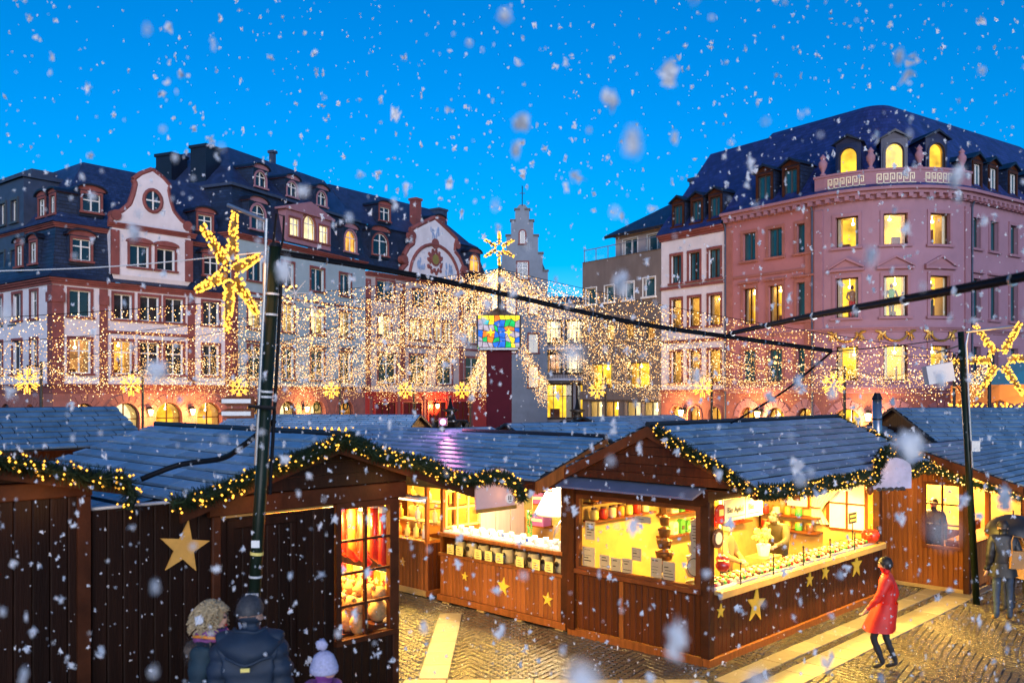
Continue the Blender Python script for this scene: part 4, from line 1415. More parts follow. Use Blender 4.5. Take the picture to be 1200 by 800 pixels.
# side window
mb = MB(T=FL.P)
mb.box(.13, .2, -.03, .05, 1.13, 2.34); mb.box(2.42, 2.5, -.03, .05, 1.13, 2.34); mb.box(.2, 2.42, -.03, .05, 2.27, 2.34); mb.box(.2, 2.42, -.03, .05, 1.13, 1.17)
sw_ = mb.build('side_window', 'wood_trim', H)
MB(T=FL.P).add([(.2, 0, 1.17), (2.42, 0, 1.17), (2.42, 0, 2.27), (.2, 0, 2.27)], [(0, 1, 2, 3)]).build('pane', 'glass', sw_)
beam(H, FL, -.05, 2.62, -.06, .07, 2.34, 2.56, 'wood_beam', 'lintel')
MB(T=FL.P).add([(-.05, .05, 2.62), (2.6, .05, 2.62), (2.6, .42, 2.5), (-.05, .42, 2.5), (-.05, .05, 2.59), (2.6, .05, 2.59), (2.6, .42, 2.47), (-.05, .42, 2.47)],
               [(0, 1, 2, 3), (7, 6, 5, 4), (3, 2, 6, 7), (0, 3, 7, 4), (2, 1, 5, 6), (0, 4, 5, 1)]).build('rain_awning', 'awning_blue', H)
# front opening
beam(H, FR, -.1, 6.3, -.05, .06, 2.42, 2.58, 'wood_beam', 'lintel')
MB().box(.0, 6.2, 2.52, 2.58, .12, 2.56).build('back_wall', 'wood_pale', H)
MB().box(6.12, 6.17, .1, 2.5, .12, 2.56).build('end_wall', 'wood_pale', H)
MB().box(.02, 6.18, .06, 2.5, 2.53, 2.56).build('ceiling', 'wood_pale', H)
# roof
slope(H, (-.2, -.87, 2.70), (6.35, -.87, 2.70), (-.2, .93, 3.5), (6.35, .93, 3.5))
slope(H, (6.35, 2.73, 2.70), (-.2, 2.73, 2.70), (6.35, .93, 3.5), (-.2, .93, 3.5), pieces=False)
ridge_cap(H, (-.2, .93, 3.52), (6.35, .93, 3.52))
Fg = Face(-.12, 2.66, -PI / 2)         # gable end: x runs from the back eave to the front eave
def gl(z):
    k = (3.46 - z) / .444
    return (1.73 - k, 1.73 + k)
boards(H, Fg, gl, [(2.64 + .135 * k, 2.64 + .135 * (k + 1)) for k in range(6)], 'wood_brown')
MB(T=Fg.P).prism([gl(2.64) and (gl(2.64)[0], 2.64), (gl(2.64)[1], 2.64), (1.73, 3.45)], lambda q, s_: (q[0], -.02 if s_ == 0 else -.05, q[1])).build('gable', 'wood_beam', H)
barge(H, (-.2, -.87, 2.69), (-.2, .93, 3.49)); barge(H, (-.2, 2.73, 2.69), (-.2, .93, 3.49))
beam(H, Face(0, -.87, 0), -.2, 6.35, -.03, .02, 2.52, 2.68, 'wood_beam', 'fascia')
MB().box(-.1, 6.3, -.85, .0, 2.585, 2.6).build('soffit', 'wood_brown', H)
barge(H, (6.35, -.87, 2.69), (6.35, .93, 3.49))
for x, z, r, q in ((.28, .78, .11, .1), (1.32, .70, .29, .12), (3.15, .82, .14, .1), (3.75, .86, .15, .2), (5.05, .80, .24, .05)):
    star(H, FR, x, z, r, 'star_yellow', q)
ceiling_lamp(H, 1.5, 1.0, 2.46, 34, 1.6, .25)
ceiling_lamp(H, 4.3, 1.0, 2.46, 42, 1.8, .25)
# tube lamps under the eave light the lane
for x in (1.6, 4.4):
    ceiling_lamp(H, x, -.5, 2.5, 21, 1.4, .1, (1, .66, .12))
# shelf on the back wall near the side window
for z in (1.85, 2.15):
    MB().box(.2, 2.0, 2.3, 2.52, z, z + .03).build('shelf', 'wood_trim', H)

ORD = ('first', 'second', 'third', 'fourth', 'fifth', 'sixth', 'seventh', 'eighth', 'ninth', 'tenth', 'eleventh', 'twelfth')
def item(name, label, cat, a, b, z, group=None, rot=0.0):
    return thing(name, label, cat, mk(a, b, z), MROT + rot, group)

jar_me = None
for z in (1.88, 2.18):
    for k in range(7):
        t = item('candy_jar', 'small candy jar on the shelves inside the corner stall', 'jar', .35 + k * .24, 2.4, z, 'candy jars on the stall shelves')
        MB().lathe([(.06, 0), (.07, .02), (.07, .14), (.05, .17)], n=9).build('jar_body', ('cream', 'orange', 'paper_yellow', 'red')[(k + int(z * 10)) % 4], t, True)
        MB().lathe([(.055, .17), (.055, .2), (.01, .205)], n=9).build('lid', 'choc', t)
# tiered towers in the side window
for k, (b, m1, m2, lb) in enumerate(((1.05, 'choc', 'orange', 'dark brown tower of stacked bowls behind the side window'), (.48, 'cream', 'white_cloth', 'pale tower of stacked cream tubs behind the side window'))):
    t = item('tiered_stand', lb, 'display stand', .42, b, 1.1)
    MB().lathe([(.16, 0), (.16, .02), (.02, .03), (.02, .98), (.01, 1.0)], n=10).build('pole', 'metal_grey', t)
    for j in range(5):
        r = .17 - .022 * j
        MB().lathe([(r * .75, .1 + j * .18), (r, .22 + j * .18), (r * .97, .235 + j * .18), (r * .6, .15 + j * .18)], n=12).build('bowl', m1, t, True)
        MB().lathe([(r * .9, .215 + j * .18), (r * .5, .25 + j * .18), (.01, .26 + j * .18)], n=12).build('sweets', m2, t, True)
# price papers leaning against the side window
pap = ((2.28, 1.16, .26, .32), (1.95, 1.15, .2, .24), (1.72, 1.15, .2, .22), (1.5, 1.15, .2, .24), (.95, 1.17, .2, .3), (.72, 1.16, .22, .28), (2.25, 1.6, .2, .3), (1.32, 1.38, .18, .2), (.22, 1.45, .22, .62), (1.2, 1.98, .3, .1))
for k, (b, z, w_, h) in enumerate(pap):
    t = item('price_sheet', ('wide price sheet low in the corner of the side window', 'price sheet with dark oval in the side window', 'price sheet third from the end of the side window', 'faded price sheet in the middle of the side window', 'tall sheet right of the dark tower', 'tall sheet below the pale tower', 'sheet hung high at the end of the side window', 'small sheet left of the dark tower', 'long list hanging beside the corner post', 'small board hanging above the dark tower')[k], 'paper', .06, b, z)
    MB(T=Face(0, 0, -PI / 2).P).box(-w_ / 2, w_ / 2, 0, .008, 0, h).build('sheet', 'paper', t)
    mb = MB(T=Face(0, 0, -PI / 2).P)
    n = max(2, int(h / .045))
    for j in range(n - 1):
        if rnd.random() < .75:
            mb.box(-w_ * rnd.uniform(.25, .42), w_ * rnd.uniform(-.1, .4), .009, .011, h - .05 - j * .045, h - .05 - j * .045 + rnd.choice((.006, .01, .016)))
    mb.build('print', 'ink', t, kind='stuff')
t = item('round_sign', 'round pale sign standing in the side window near the post', 'sign', .05, .25, 1.3)
mb = MB(T=Face(0, 0, -PI / 2).P); mb.tube([(0, 0, .12), (0, .015, .12)], .13, 18); mb.build('disc', 'cream', t)
mb = MB(T=Face(0, 0, -PI / 2).P); mb.tube([(.13 * cos(q), .01, .12 + .13 * sin(q)) for q in [2 * PI * k / 18 for k in range(18)]], .008, 5, closed=True); mb.build('rim', 'ink', t)
MB(T=Face(0, 0, -PI / 2).P).box(-.01, .01, 0, .01, -.17, 0).build('stick', 'wood_trim', t)
# goods on the counter: trays with skewers behind a glass guard
for k in range(9):
    x = .42 + k * .64
    t = item('sweet_tray', ORD[k] + ' white tray of skewered sweets from the corner post', 'tray', x, .14, 1.11, 'trays on the candy counter')
    MB().box(-.28, .28, -.2, .24, 0, .03).build('tray', 'white_cloth', t)
    for j in range(6):
        mb = MB()
        xx = -.22 + j * .09
        for q in range(4):
            mb.mi = (j + k + q) % 4
            mb.blob((xx + rnd.uniform(-.01, .01), -.13 + q * .09, .06), (.038, .042, .035), .15)
        mb.build('sweets', ['apple_red', 'cream', 'choc', 'green'], t, True)
for k in range(6):
    t = item('guard_post', ORD[k] + ' thin dark guard post on the candy counter from the corner', 'post', .75 + k * 1.02, -.1, 1.11, 'posts of the glass guard')
    MB().tube([(0, 0, 0), (0, 0, .3)], .012, 6).build('stem', 'iron', t)
    MB().blob((0, 0, .32), .022, 0, 6, 4).build('knob', 'iron', t)
t = item('glass_guard', 'clear glass guard along the candy counter', 'glass', .75, -.1, 1.15)
for k in range(5):
    MB().add([(.03 + k * 1.02, 0, 0), (.99 + k * 1.02, 0, 0), (.99 + k * 1.02, 0, .24), (.03 + k * 1.02, 0, .24)], [(0, 1, 2, 3)]).build('pane', 'glass', t)

def apple(t, r, c=(0, 0, 0)):
    MB().lathe([(.2 * r, -.8 * r), (.6 * r, -.75 * r), (.95 * r, -.25 * r), (r, .2 * r), (.75 * r, .68 * r), (.35 * r, .72 * r), (.08 * r, .5 * r)], c, 14).build('fruit', 'apple_red', t, True)
    MB().tube([(c[0], c[1], c[2] + .5 * r), (c[0] + .1 * r, c[1], c[2] + 1.05 * r)], .05 * r, 5).build('stem', 'choc', t)
for lb, a, b, z, r in (('large red apple ornament at the corner of the candy counter', .32, -.05, 1.45, .11), ('second red apple ornament hanging beside the corner vendor', .48, .05, 1.5, .1), ('big red apple at the far end of the counter', 5.78, .0, 1.26, .17)):
    t = item('apple_ornament', lb, 'ornament', a, b, z)
    apple(t, r)
    if z > 1.4:
        MB().tube([(0, 0, r), (0, 0, 2.42 - z)], .004, 4).build('cord', 'iron', t)
# banner row under the eave
t = item('banner_sign', 'pale banner reading Bio Apfel under the eave of the candy stall', 'sign', .58, -.09, 2.1)
MB().box(-.28, .3, -.01, .01, 0, .32).build('board', 'paper', t)
link('lettering', text_mesh('Bio Apfel', .125), t, (.01, -.016, .12), (PI / 2, 0, 0))
MB().box(-.2, .3, -.014, -.011, .05, .06).build('underline', 'ink', t)
t = item('second_banner', 'second pale banner hanging beside the Bio Apfel banner', 'sign', 1.12, -.09, 2.1)
MB().box(-.22, .3, -.01, .01, 0, .32).build('board', 'paper', t)
link('lettering', text_mesh('Bio', .13), t, (-.06, -.016, .12), (PI / 2, 0, 0))
MB().box(-.16, .24, -.014, -.011, .05, .06).build('underline', 'ink', t)
t = item('apple_sign', 'round red apple sign hanging by the corner post', 'sign', .2, -.09, 2.22)
mb = MB(); mb.tube([(0, 0, 0), (0, .02, 0)], .15, 16); mb.build('disc', 'apple_red', t)
MB().box(-.05, .06, -.012, -.002, -.02, .07).build('highlight', 'paper_yellow', t)
t = item('round_plate', 'round dark rimmed plate hanging at the corner of the candy stall', 'sign', .12, -.1, 1.88)
mb = MB(); mb.tube([(0, 0, 0), (0, .02, 0)], .15, 16); mb.build('disc', 'choc', t)
mb = MB(); mb.tube([(0, -.008, 0), (0, .001, 0)], .09, 14); mb.build('face', 'cream', t)
t = item('poster_panel', 'tall white poster panel behind the corner vendor', 'poster', 2.75, 1.35, 1.1)
MB().box(-.2, .2, -.01, .01, 0, 1.25).build('panel', 'white_cloth', t)
MB().box(-.15, -.02, -.014, -.011, .25, .6).build('print', 'green', t)
MB().lathe([(.01, -.1), (.07, 0), (.05, .1), (.01, .13)], (.05, -.015, .85), 8, sy=.1).build('picture', 'orange', t)
FEd = Face(6.11, 2.5, -PI / 2)          # inner side of the far end wall
def eitem(name, label, cat, y, z):
    return thing(name, label, cat, mk(6.11, 2.5 - y, z), MROT - PI / 2)
t = eitem('framed_picture', 'framed white picture on the end wall of the candy stall', 'picture', .85, 1.62)
MB().box(-.26, .26, -.02, 0, 0, .56).build('frame', 'wood_trim', t)
MB().box(-.22, .22, -.028, -.02, .04, .52).build('mount', 'white_cloth', t)
MB().box(-.08, .08, -.032, -.028, .15, .26).build('print', 'choc', t)
t = eitem('end_window', 'white framed window on the end wall behind the curtain', 'window', 1.9, 1.3)
MB().box(-.4, .4, -.012, 0, 0, .95).build('pane', 'white_cloth', t)
for a, b, c, d in ((-.42, -.36, 0, .95), (.36, .42, 0, .95), (-.02, .02, 0, .95), (-.36, .36, -.04, 0), (-.36, .36, .95, 1.0), (-.36, .36, .48, .51)):
    MB().box(a, b, -.035, -.012 if abs(a) < .1 else 0, c, d).build('frame_bar', 'wood_trim', t)
t = eitem('curtain', 'pale gathered curtain at the end window of the candy stall', 'curtain', 1.6, 1.35)
mb = MB()
vs, fs = [], []
for i in range(25):
    for j in range(9):
        zz_ = j / 8
        pinch = .22 + .78 * max(0, (zz_ - .3) / .7) ** .8 if zz_ > .3 else .22 + .25 * (.3 - zz_) / .3
        vs.append((-.42 + (i / 24) * .86 * pinch, -.07 + .03 * sin(i * 1.5) * (1 - .4 * pinch), zz_ * 1.08))
for i in range(24):
    for j in range(8):
        fs.append((i * 9 + j, i * 9 + 9 + j, i * 9 + 10 + j, i * 9 + j + 1))
mb.add(vs, fs); mb.build('cloth', 'cream', t, True)
MB().tube([(-.5, -.07, 1.09), (.75, -.07, 1.09)], .014, 6).build('rod', 'iron', t)
MB().tube([(-.44, -.1, .33), (-.3, -.12, .32), (-.2, -.1, .33)], .015, 6).build('tie_back', 'red', t)
MB(T=FEd.P).box(2.25, 2.42, .0, .02, 1.15, 2.5).build('door_board', 'orange', H)
for z in (1.15, 1.45):
    MB(T=FEd.P).box(.1, 1.4, .0, .3, z, z + .03).build('shelf', 'wood_trim', H)
for k in range(9):
    t = thing('goods_tin', 'small tin on the low shelf at the far end of the candy stall', 'tin', mk(5.95, 2.3 - (k % 5) * .25, 1.18 if k < 5 else 1.48), MROT, 'tins on the end shelf')
    MB().lathe([(.07, 0), (.075, .01), (.075, .15), (.06, .16)], n=10).build('tin_body', ('red', 'cream', 'orange', 'green', 'choc')[k % 5], t, True)
    MB().lathe([(.078, .15), (.078, .18), (.02, .185)], n=10).build('lid', 'gold', t)
for z in (1.35, 1.75, 2.12):
    MB().box(2.3, 5.4, 2.28, 2.52, z, z + .03).build('shelf', 'wood_trim', H)
for k in range(24):
    t = thing('sweet_packet', 'bright packet of sweets on the long back shelves of the candy stall', 'packet', mk(2.45 + (k % 12) * .24, 2.4, (1.38, 1.78)[k // 12]), MROT + rnd.uniform(-.2, .2), 'packets on the back shelves')
    h = rnd.uniform(.16, .28)
    MB().prism([(-.08, 0), (.08, 0), (.085, h * .8), (.05, h), (-.05, h), (-.085, h * .8)], lambda q, s_: (q[0], -.05 if s_ == 0 else .05, q[1])).build('bag', rnd.choice(('red', 'orange', 'cream', 'choc', 'green', 'apple_red', 'paper')), t)
    MB().box(-.05, .05, -.056, -.051, h * .25, h * .55).build('print', rnd.choice(('cream', 'ink', 'paper_yellow')), t)
t = item('pendant_lamp', 'small white shaded lamp at the far end of the candy stall', 'lamp', 5.75, .5, 2.1)
MB().lathe([(.15, 0), (.08, .18), (.02, .2)], n=14).build('lamp_shade', 'white_cloth', t, True)
MB().tube([(0, 0, .2), (0, 0, .43)], .008, 5).build('cord', 'iron', t)
MB().blob((0, 0, .03), .05, 0, 8, 6).build('bulb', 'lamp_warm', t)
t = item('counter_sign', 'small dark lettered board above the big apple on the counter', 'sign', 5.55, .25, 1.5)
MB().box(-.16, .16, -.012, .012, 0, .2).build('board', 'ink', t)
for j in (0, 1):
    MB().box(-.13, .13, -.016, -.012, .04 + j * .08, .08 + j * .08).build('print', 'paper_yellow', t)
MB().tube([(0, 0, -.39), (0, 0, 0)], .01, 5).build('stick', 'iron', t)
t = item('flower_pot', 'pot of yellow flowers on the counter behind the posters', 'plant', 3.2, .85, 1.11)
MB().box(-.3, .3, -.2, .2, -.99, 0).build('stand', 'wood_pale', t)
MB().lathe([(.09, 0), (.13, .2), (.12, .2)], n=10).build('pot', 'white_cloth', t)
mb = MB()
for j in range(40):
    mb.blob((rnd.gauss(0, .09), rnd.gauss(0, .09), .27 + rnd.random() * .18), .035, .3)
mb.build('blossoms', 'paper_yellow', t, kind='stuff')

# ------------------------------------------------------------------ cup stall
H = thing('cup_stall', 'warm orange wooden stall with jars and yellow price tags below its counter', 'market stall', mk(0.03, 2.72), MROT)
D = 3.2
FL = Face(0, D, -PI / 2)
MB().box(.02, 2.6, .02, D - .02, .05, .12).build('floor', 'wood_brown', H)
beam(H, FL, -.03, D + .0, -.04, .05, .04, .16, 'wood_warm', 'skid')
for k in range(4):
    MB(T=FL.P).box(.1 + k * .95, .28 + k * .95, -.04, .03, 0, .04).build('foot', 'wood_pale', H)
planks(H, FL, .03, D - .1, .17, .9, .105, .024, 'wood_warm')
beam(H, FL, 0, D - .07, -.02, .05, .9, .96, 'wood_warm', 'rail')
beam(H, FL, 0, D - .07, -.02, .05, 1.27, 1.34, 'wood_warm', 'rail')
post(H, .04, .04, .05, 2.75, .08, 'wood_beam'); post(H, .04, D - .04, .16, 2.2, .04, 'wood_warm'); post(H, 2.5, .04, .05, 2.7); post(H, 2.5, D - .04, .05, 2.7)
MB(T=FL.P).add([(.05, .01, .96), (D - .1, .01, .96), (D - .1, .01, 1.27), (.05, .01, 1.27)], [(0, 1, 2, 3)]).build('display_pane', 'glass', H)
MB().box(.06, .5, .1, D - .06, .93, .95).build('display_floor', 'wood_pale', H)
MB().box(.02, .62, .1, D - .06, 1.34, 1.37).build('counter', 'white_cloth', H)
MB().box(.5, .53, .1, D - .06, .2, 1.33).build('inner_panel', 'wood_pale', H)
for k in range(3):
    MB().box(1.02 + k * .43, 1.43 + k * .43, D - .07, D - .03, 1.0, 2.7).build('lilac_panel', 'lilac_panel', H)
MB().box(2.35, 2.4, .05, D, .12, 2.75).build('back_wall', 'wood_pale', H)
MB().box(.1, 2.4, .0, .03, .12, 2.75).build('end_wall', 'wood_pale', H)
for a in (-.1, 1.0):
    pass
for x, z, r, q in ((.74, .6, .085, .1), (1.74, .56, .17, .14), (2.8, .5, .125, .08)):
    star(H, FL, x, z, r, 'star_yellow', q)
# latticed yellow end window
mb = MB()
for k in range(4):
    mb.box(.1 + k * .29, .14 + k * .29, D - .06, D - .02, 1.4, 2.1)
for z in (1.4, 1.75, 2.08):
    mb.box(.1, 1.01, D - .05, D - .03, z, z + .04)
mb.build('lattice_window', 'paper_yellow', H)
MB().box(.1, 2.4, D - .04, D - .02, .12, 1.4).build('end_panel', 'wood_warm', H)
slope(H, (-.9, D + .3, 2.6), (-.9, -.12, 2.6), (.9, D + .3, 3.22), (.9, -.12, 3.22), .2)
slope(H, (2.7, -.12, 2.6), (2.7, D + .3, 2.6), (.9, -.12, 3.22), (.9, D + .3, 3.22), pieces=False)
ridge_cap(H, (.9, D + .3, 3.24), (.9, -.12, 3.24))
beam(H, Face(-.9, D + .3, -PI / 2), 0, D + .4, -.03, .02, 2.42, 2.58, 'wood_brown', 'fascia')
barge(H, (-.9, -.12, 2.59), (.9, -.12, 3.21), .2, .03, 'wood_warm')
Fg = Face(-.9, -.09, 0)
boards(H, Fg, lambda z: (max(0, (z - 2.42) / .344), 1.8), [(2.45 + .12 * k, 2.45 + .12 * (k + 1)) for k in range(6)], 'wood_brown')
ceiling_lamp(H, .75, 1.0, 2.52, 26, .25, 1.2, WHITE)
ceiling_lamp(H, .8, 2.4, 2.52, 16, .25, .9, WARM)
for k in range(9):
    b = 2.72 + .28 + k * .315
    t = thing('cookie_jar', ORD[8 - k] + ' jar with dark lid from the left in the cup stall display', 'jar', mk(.2, b, .95), MROT, 'jars in the cup stall display')
    MB().lathe([(.1, 0), (.11, .02), (.11, .2), (.085, .24)], n=10).build('jar_body', 'cream', t, True)
    MB().lathe([(.09, .24), (.09, .28), (.02, .29)], n=10).build('lid', 'ink', t)
    mb = MB(T=Face(0, 0, -PI / 2).P); mb.tube([(0, .115, .15), (0, .125, .15)], .045, 10); mb.build('emblem', 'ink', t)
for k, b in enumerate((.32, .62, 1.0, 1.5, 1.78, 2.05, 2.55, 2.8)):
    t = thing('price_tag', ORD[7 - k] + ' yellow price tag from the left on the cup stall display', 'tag', mk(-.03, 2.75 + b, .94), MROT, 'yellow tags on the cup stall')
    MB(T=Face(0, 0, -PI / 2).P).box(-.09, .09, .0, .008, .03, .21).build('card', 'paper_yellow', t)
    mb = MB(T=Face(0, 0, -PI / 2).P)
    for j in range(3):
        mb.box(-.05, .05 - .02 * j, .009, .011, .06 + j * .04, .07 + j * .04)
    mb.build('print', 'choc', t, kind='stuff')
cup_me = None
for k in range(22):
    b, a = 2.95 + (k % 11) * .27, .14 + (k // 11) * .2
    t = thing('mug', 'white mug on the counter of the cup stall', 'mug', mk(a, b + rnd.uniform(-.03, .03), 1.37), MROT + rnd.uniform(0, 6), 'white mugs on the cup stall counter')
    if cup_me is None:
        cup_me = MB().lathe([(.04, 0), (.048, .01), (.05, .1), (.044, .1), (.04, .02)], n=10).mesh('cup', 'white_cloth', True)
        hd_me = MB().tube([(.048, 0, .02), (.08, 0, .03), (.085, 0, .06), (.05, 0, .085)], .008, 5).mesh('handle', 'white_cloth', True)
        pr_me = MB().box(-.02, .025, -.055, -.045, .03, .08).mesh('emblem', 'blue_print')
    link('cup', cup_me, t); link('handle', hd_me, t)
    if k % 3 == 0:
        link('emblem', pr_me, t)
MB().box(2.0, 2.35, 1.7, 3.0, 2.02, 2.05).build('shelf', 'wood_pale', H)
for k in range(4):
    t = thing('shelf_mug', ORD[3 - k] + ' tall lettered white mug from the left on the cup stall shelf', 'mug', mk(2.2, 4.75 + k * .26, 2.05), MROT, 'lettered mugs on the shelf')
    MB().lathe([(.07, 0), (.085, .01), (.09, .2), (.08, .2), (.07, .02)], n=10).build('cup', 'white_cloth', t, True)
    link('lettering', text_mesh('LLCC'[k], .17), t, (-.095, .0, .04), (PI / 2, 0, -PI / 2))
# white bell hood over the curved glass cabinet
t = thing('extractor_hood', 'white bell-shaped hood over the hot plate in the cup stall', 'hood', mk(1.3, 4.05, 1.72), MROT)
MB().lathe([(.42, 0), (.42, .05), (.2, .45), (.14, .5), (.12, .85)], n=16).build('bell', 'white_cloth', t, True)
mb = MB(T=Face(0, 0, -PI / 2).P); mb.blob((0, .2, .47), (.08, .03, .04), 0, 8, 4); mb.build('emblem', 'red', t)
t = thing('glass_cabinet', 'curved glass cabinet with steel rim at the end of the cup counter', 'cabinet', mk(.55, 3.08, 1.37), MROT)
MB().box(-.2, .3, -.22, .25, 0, .04).build('base', 'metal_grey', t)
for y in (-.2, .23):
    MB().tube([(-.2 + .5 * (1 - cos(PI / 2 * k / 8)), y, .04 + .42 * sin(PI / 2 * k / 8)) for k in range(9)], .014, 6).build('rim', 'metal_grey', t)
mb = MB()
for k in range(8):
    q = [(-.2 + .5 * (1 - cos(PI / 2 * j / 8)), .04 + .42 * sin(PI / 2 * j / 8)) for j in (k, k + 1)]
    mb.add([(q[0][0], -.2, q[0][1]), (q[1][0], -.2, q[1][1]), (q[1][0], .23, q[1][1]), (q[0][0], .23, q[0][1])], [(0, 1, 2, 3)])
mb.build('curved_pane', 'glass', t, True)
t = thing('hanging_strand', 'green leafy strand with yellow card hanging in the cup stall', 'decoration', mk(.25, 3.78, 1.4), MROT)
mb = MB()
for j in range(150):
    z = rnd.uniform(0, 1.12)
    q = rnd.uniform(0, 6.3)
    mb.add([(0, 0, z), (.05 * cos(q), .05 * sin(q), z + .03), (.05 * cos(q + .5), .05 * sin(q + .5), z - .01)], [(0, 1, 2)])
mb.build('leaves', 'green', t, kind='stuff')
MB(T=Face(0, 0, -PI / 2).P).box(-.1, .1, .03, .04, .55, .85).build('card', 'paper_yellow', t)
for k, (z, m) in enumerate(((1.75, 'purple'), (1.3, 'purple'))):
    t = thing('purple_box', ('purple box on the upper ledge behind the leafy strand', 'purple box on the lower ledge behind the leafy strand')[k], 'box', mk(2.22, 5.3, z), MROT)
    MB().box(-.12, .12, -.18, .18, 0, .22).build('carton', m, t)
    MB(T=Face(-.12, 0, -PI / 2).P).box(-.14, .14, .0, .005, .09, .14).build('print', 'cream', t)
    MB().box(-.14, .2, -.2, .2, -.03, 0).build('ledge', 'wood_trim', t)

# ------------------------------------------------------------------ glass stall beyond
H = thing('glassware_stall', 'glowing wooden stall full of bottles under a row of bulbs', 'market stall', mk(0.08, 6.36), MROT)
D = 3.4
FL = Face(0, D, -PI / 2)
FRr = Face(0, 0, 0)
MB().box(.0, 2.4, .0, D, .03, .12).build('floor', 'wood_brown', H)
planks(H, FL, .02, D, .14, 1.05, .11, .024, 'wood_warm'); planks(H, FRr, 0.02, 2.4, .14, 1.05, .11, .024, 'wood_brown')
beam(H, FL, 0, D, -.05, .05, 0.02, .14, 'wood_pale', 'skid'); beam(H, FRr, -.02, 2.4, -.05, .04, 0.02, .14, 'wood_warm', 'skid')
beam(H, FL, 0, D, -.4, .06, 1.05, 1.1, 'wood_warm', 'counter')
for x, y in ((.03, .03), (.03, D - .03), (2.37, .03), (.75, .03)):
    post(H, x, y, .12, 2.55, .04, 'wood_warm')
MB().box(.08, 2.35, .02, .05, 1.7, 1.73).build('shelf', 'wood_warm', H)
MB().add([(0.06, .0, 1.1), (2.35, .0, 1.1), (2.35, .0, 2.4), (.06, .0, 2.4)], [(0, 1, 2, 3)]).build('end_pane', 'glass', H)
MB().box(2.3, 2.36, 0.05, D, .12, 2.6).build('back_wall', 'wood_pale', H)
MB().box(.0, 2.36, 0.0, D, 2.6, 2.62).build('ceiling', 'wood_pale', H)
beam(H, FL, -.1, D + .1, -.03, .03, 2.3, 2.6, 'paper_yellow', 'valance')
beam(H, FRr, -.1, 2.4, -.03, .03, 2.4, 2.6, 'paper_yellow', 'valance')
bulb_row(H, (-.12, D, 2.26), (-.12, .1, 2.26), 16, .045)
slope(H, (-.75, D + .2, 2.66), (-.75, -.25, 2.66), (1.1, D + .2, 3.25), (1.1, -.25, 3.25), .22, pieces=True)
slope(H, (2.8, -.25, 2.66), (2.8, D + .2, 2.66), (1.1, -.25, 3.25), (1.1, D + .2, 3.25), pieces=False)
ceiling_lamp(H, .9, 1.6, 2.52, 42, .3, 2.2, WARM)
for z in (1.1, 1.4, 1.75):
    if z > 1.1:
        MB().box(.1 + (z - 1.1) * .9, .35 + (z - 1.1) * .9, .12, D - .1, z - .03, z).build('shelf', 'wood_pale', H)
    for k in range(11):
        if z == 1.1 or k % 2 == 0:
            t = thing('bottle', 'small bottle on the shelves of the glassware stall', 'bottle', mk(.08 + .2 + (z - 1.1) * .9, 6.36 + .3 + k * .27, z), MROT, 'bottles on the glassware stall')
            hgt = rnd.uniform(.18, .3)
            MB().lathe([(.05, 0), (.055, .01), (.055, hgt * .6), (.02, hgt * .75), (.02, hgt)], n=9).build('bottle_body', rnd.choice(('cream', 'paper_yellow', 'metal_white', 'orange', 'white_cloth')), t, True)
            MB().lathe([(.024, hgt), (.024, hgt + .03), (.005, hgt + .035)], n=8).build('cap', 'choc', t)

star(H, FL, 2.7, .62, .09, 'star_gold', .1)
# ------------------------------------------------------------------ dark gabled stall in front
H = thing('dark_gabled_stall', 'dark brown wooden stall with latticed lit window and garlanded gable', 'market stall', mk(-6.62, 2.07), MROT)
FR = Face(0, 0, 0)
FE = Face(2.49, 0, PI / 2)
MB().box(.02, 2.45, .02, 4.2, 0.02, .1).build('floor', 'wood_brown', H)
X0, X1 = 1.62, 2.36
planks(H, FR, 0.0, X0 - .08, .05, 2.62, .148, .03, 'wood_dark')
planks(H, FR, X0 - .08, X1 + .1, .05, 1.0, .14, .03, 'wood_dark')
post(H, 2.47, .0, 0, 2.66, .05, 'wood_beam')
post(H, .0, .0, 0, 2.66, .05, 'wood_beam')
beam(H, FR, 1.0, 1.1, .03, .05, .05, 2.6, 'wood_dark', 'batten'); beam(H, FR, .12, .2, .03, .05, .05, 2.6, 'wood_dark', 'batten')
beam(H, FR, .2, 1.0, .03, .045, 2.5, 2.6, 'wood_dark', 'batten')
mb = MB(T=FR.P)
mb.box(X0 - .07, X0, -.02, .06, 1.0, 2.66); mb.box(X1, X1 + .07, -.02, .06, 1.0, 2.66); mb.box(X0, X1, -.02, .06, 2.58, 2.66); mb.box(X0 - .1, X1 + .1, -.02, .1, .94, 1.0)
lw = mb.build('lattice_window', 'wood_beam', H)
mb = MB(T=FR.P)
xm = (X0 + X1) / 2
mb.box(xm - .018, xm + .018, .0, .045, 1.0, 2.58)
for k in range(1, 4):
    z = 1.0 + 1.58 * k / 4
    mb.box(X0, xm - .018, .0, .043, z - .016, z + .016); mb.box(xm + .018, X1, .0, .043, z - .016, z + .016)
mb.build('sash_bars', 'wood_beam', lw)
for i in range(2):
    for k in range(4):
        a, b = (X0, xm - .018) if i == 0 else (xm + .018, X1)
        z = 1.0 + 1.58 * k / 4
        MB(T=FR.P).add([(a, .02, z + .016), (b, .02, z + .016), (b, .02, z + .379), (a, .02, z + .379)], [(0, 1, 2, 3)]).build('pane', 'glass', lw)
MB().box(.02, 2.46, 4.15, 4.2, .1, 2.6).build('back_wall', 'wood_brown', H)
MB().box(.0, .04, .05, 4.15, .1, 2.6).build('end_wall', 'wood_brown', H)
MB().box(.9, .94, .06, 2.6, .1, 2.5).build('inner_panel', 'wood_pale', H)
MB().box(.94, 2.44, 1.6, 1.64, .1, 2.5).build('inner_wall', 'wood_pale', H)
MB().box(.0, 2.46, .03, 4.15, 2.62, 2.66).build('ceiling', 'wood_pale', H)
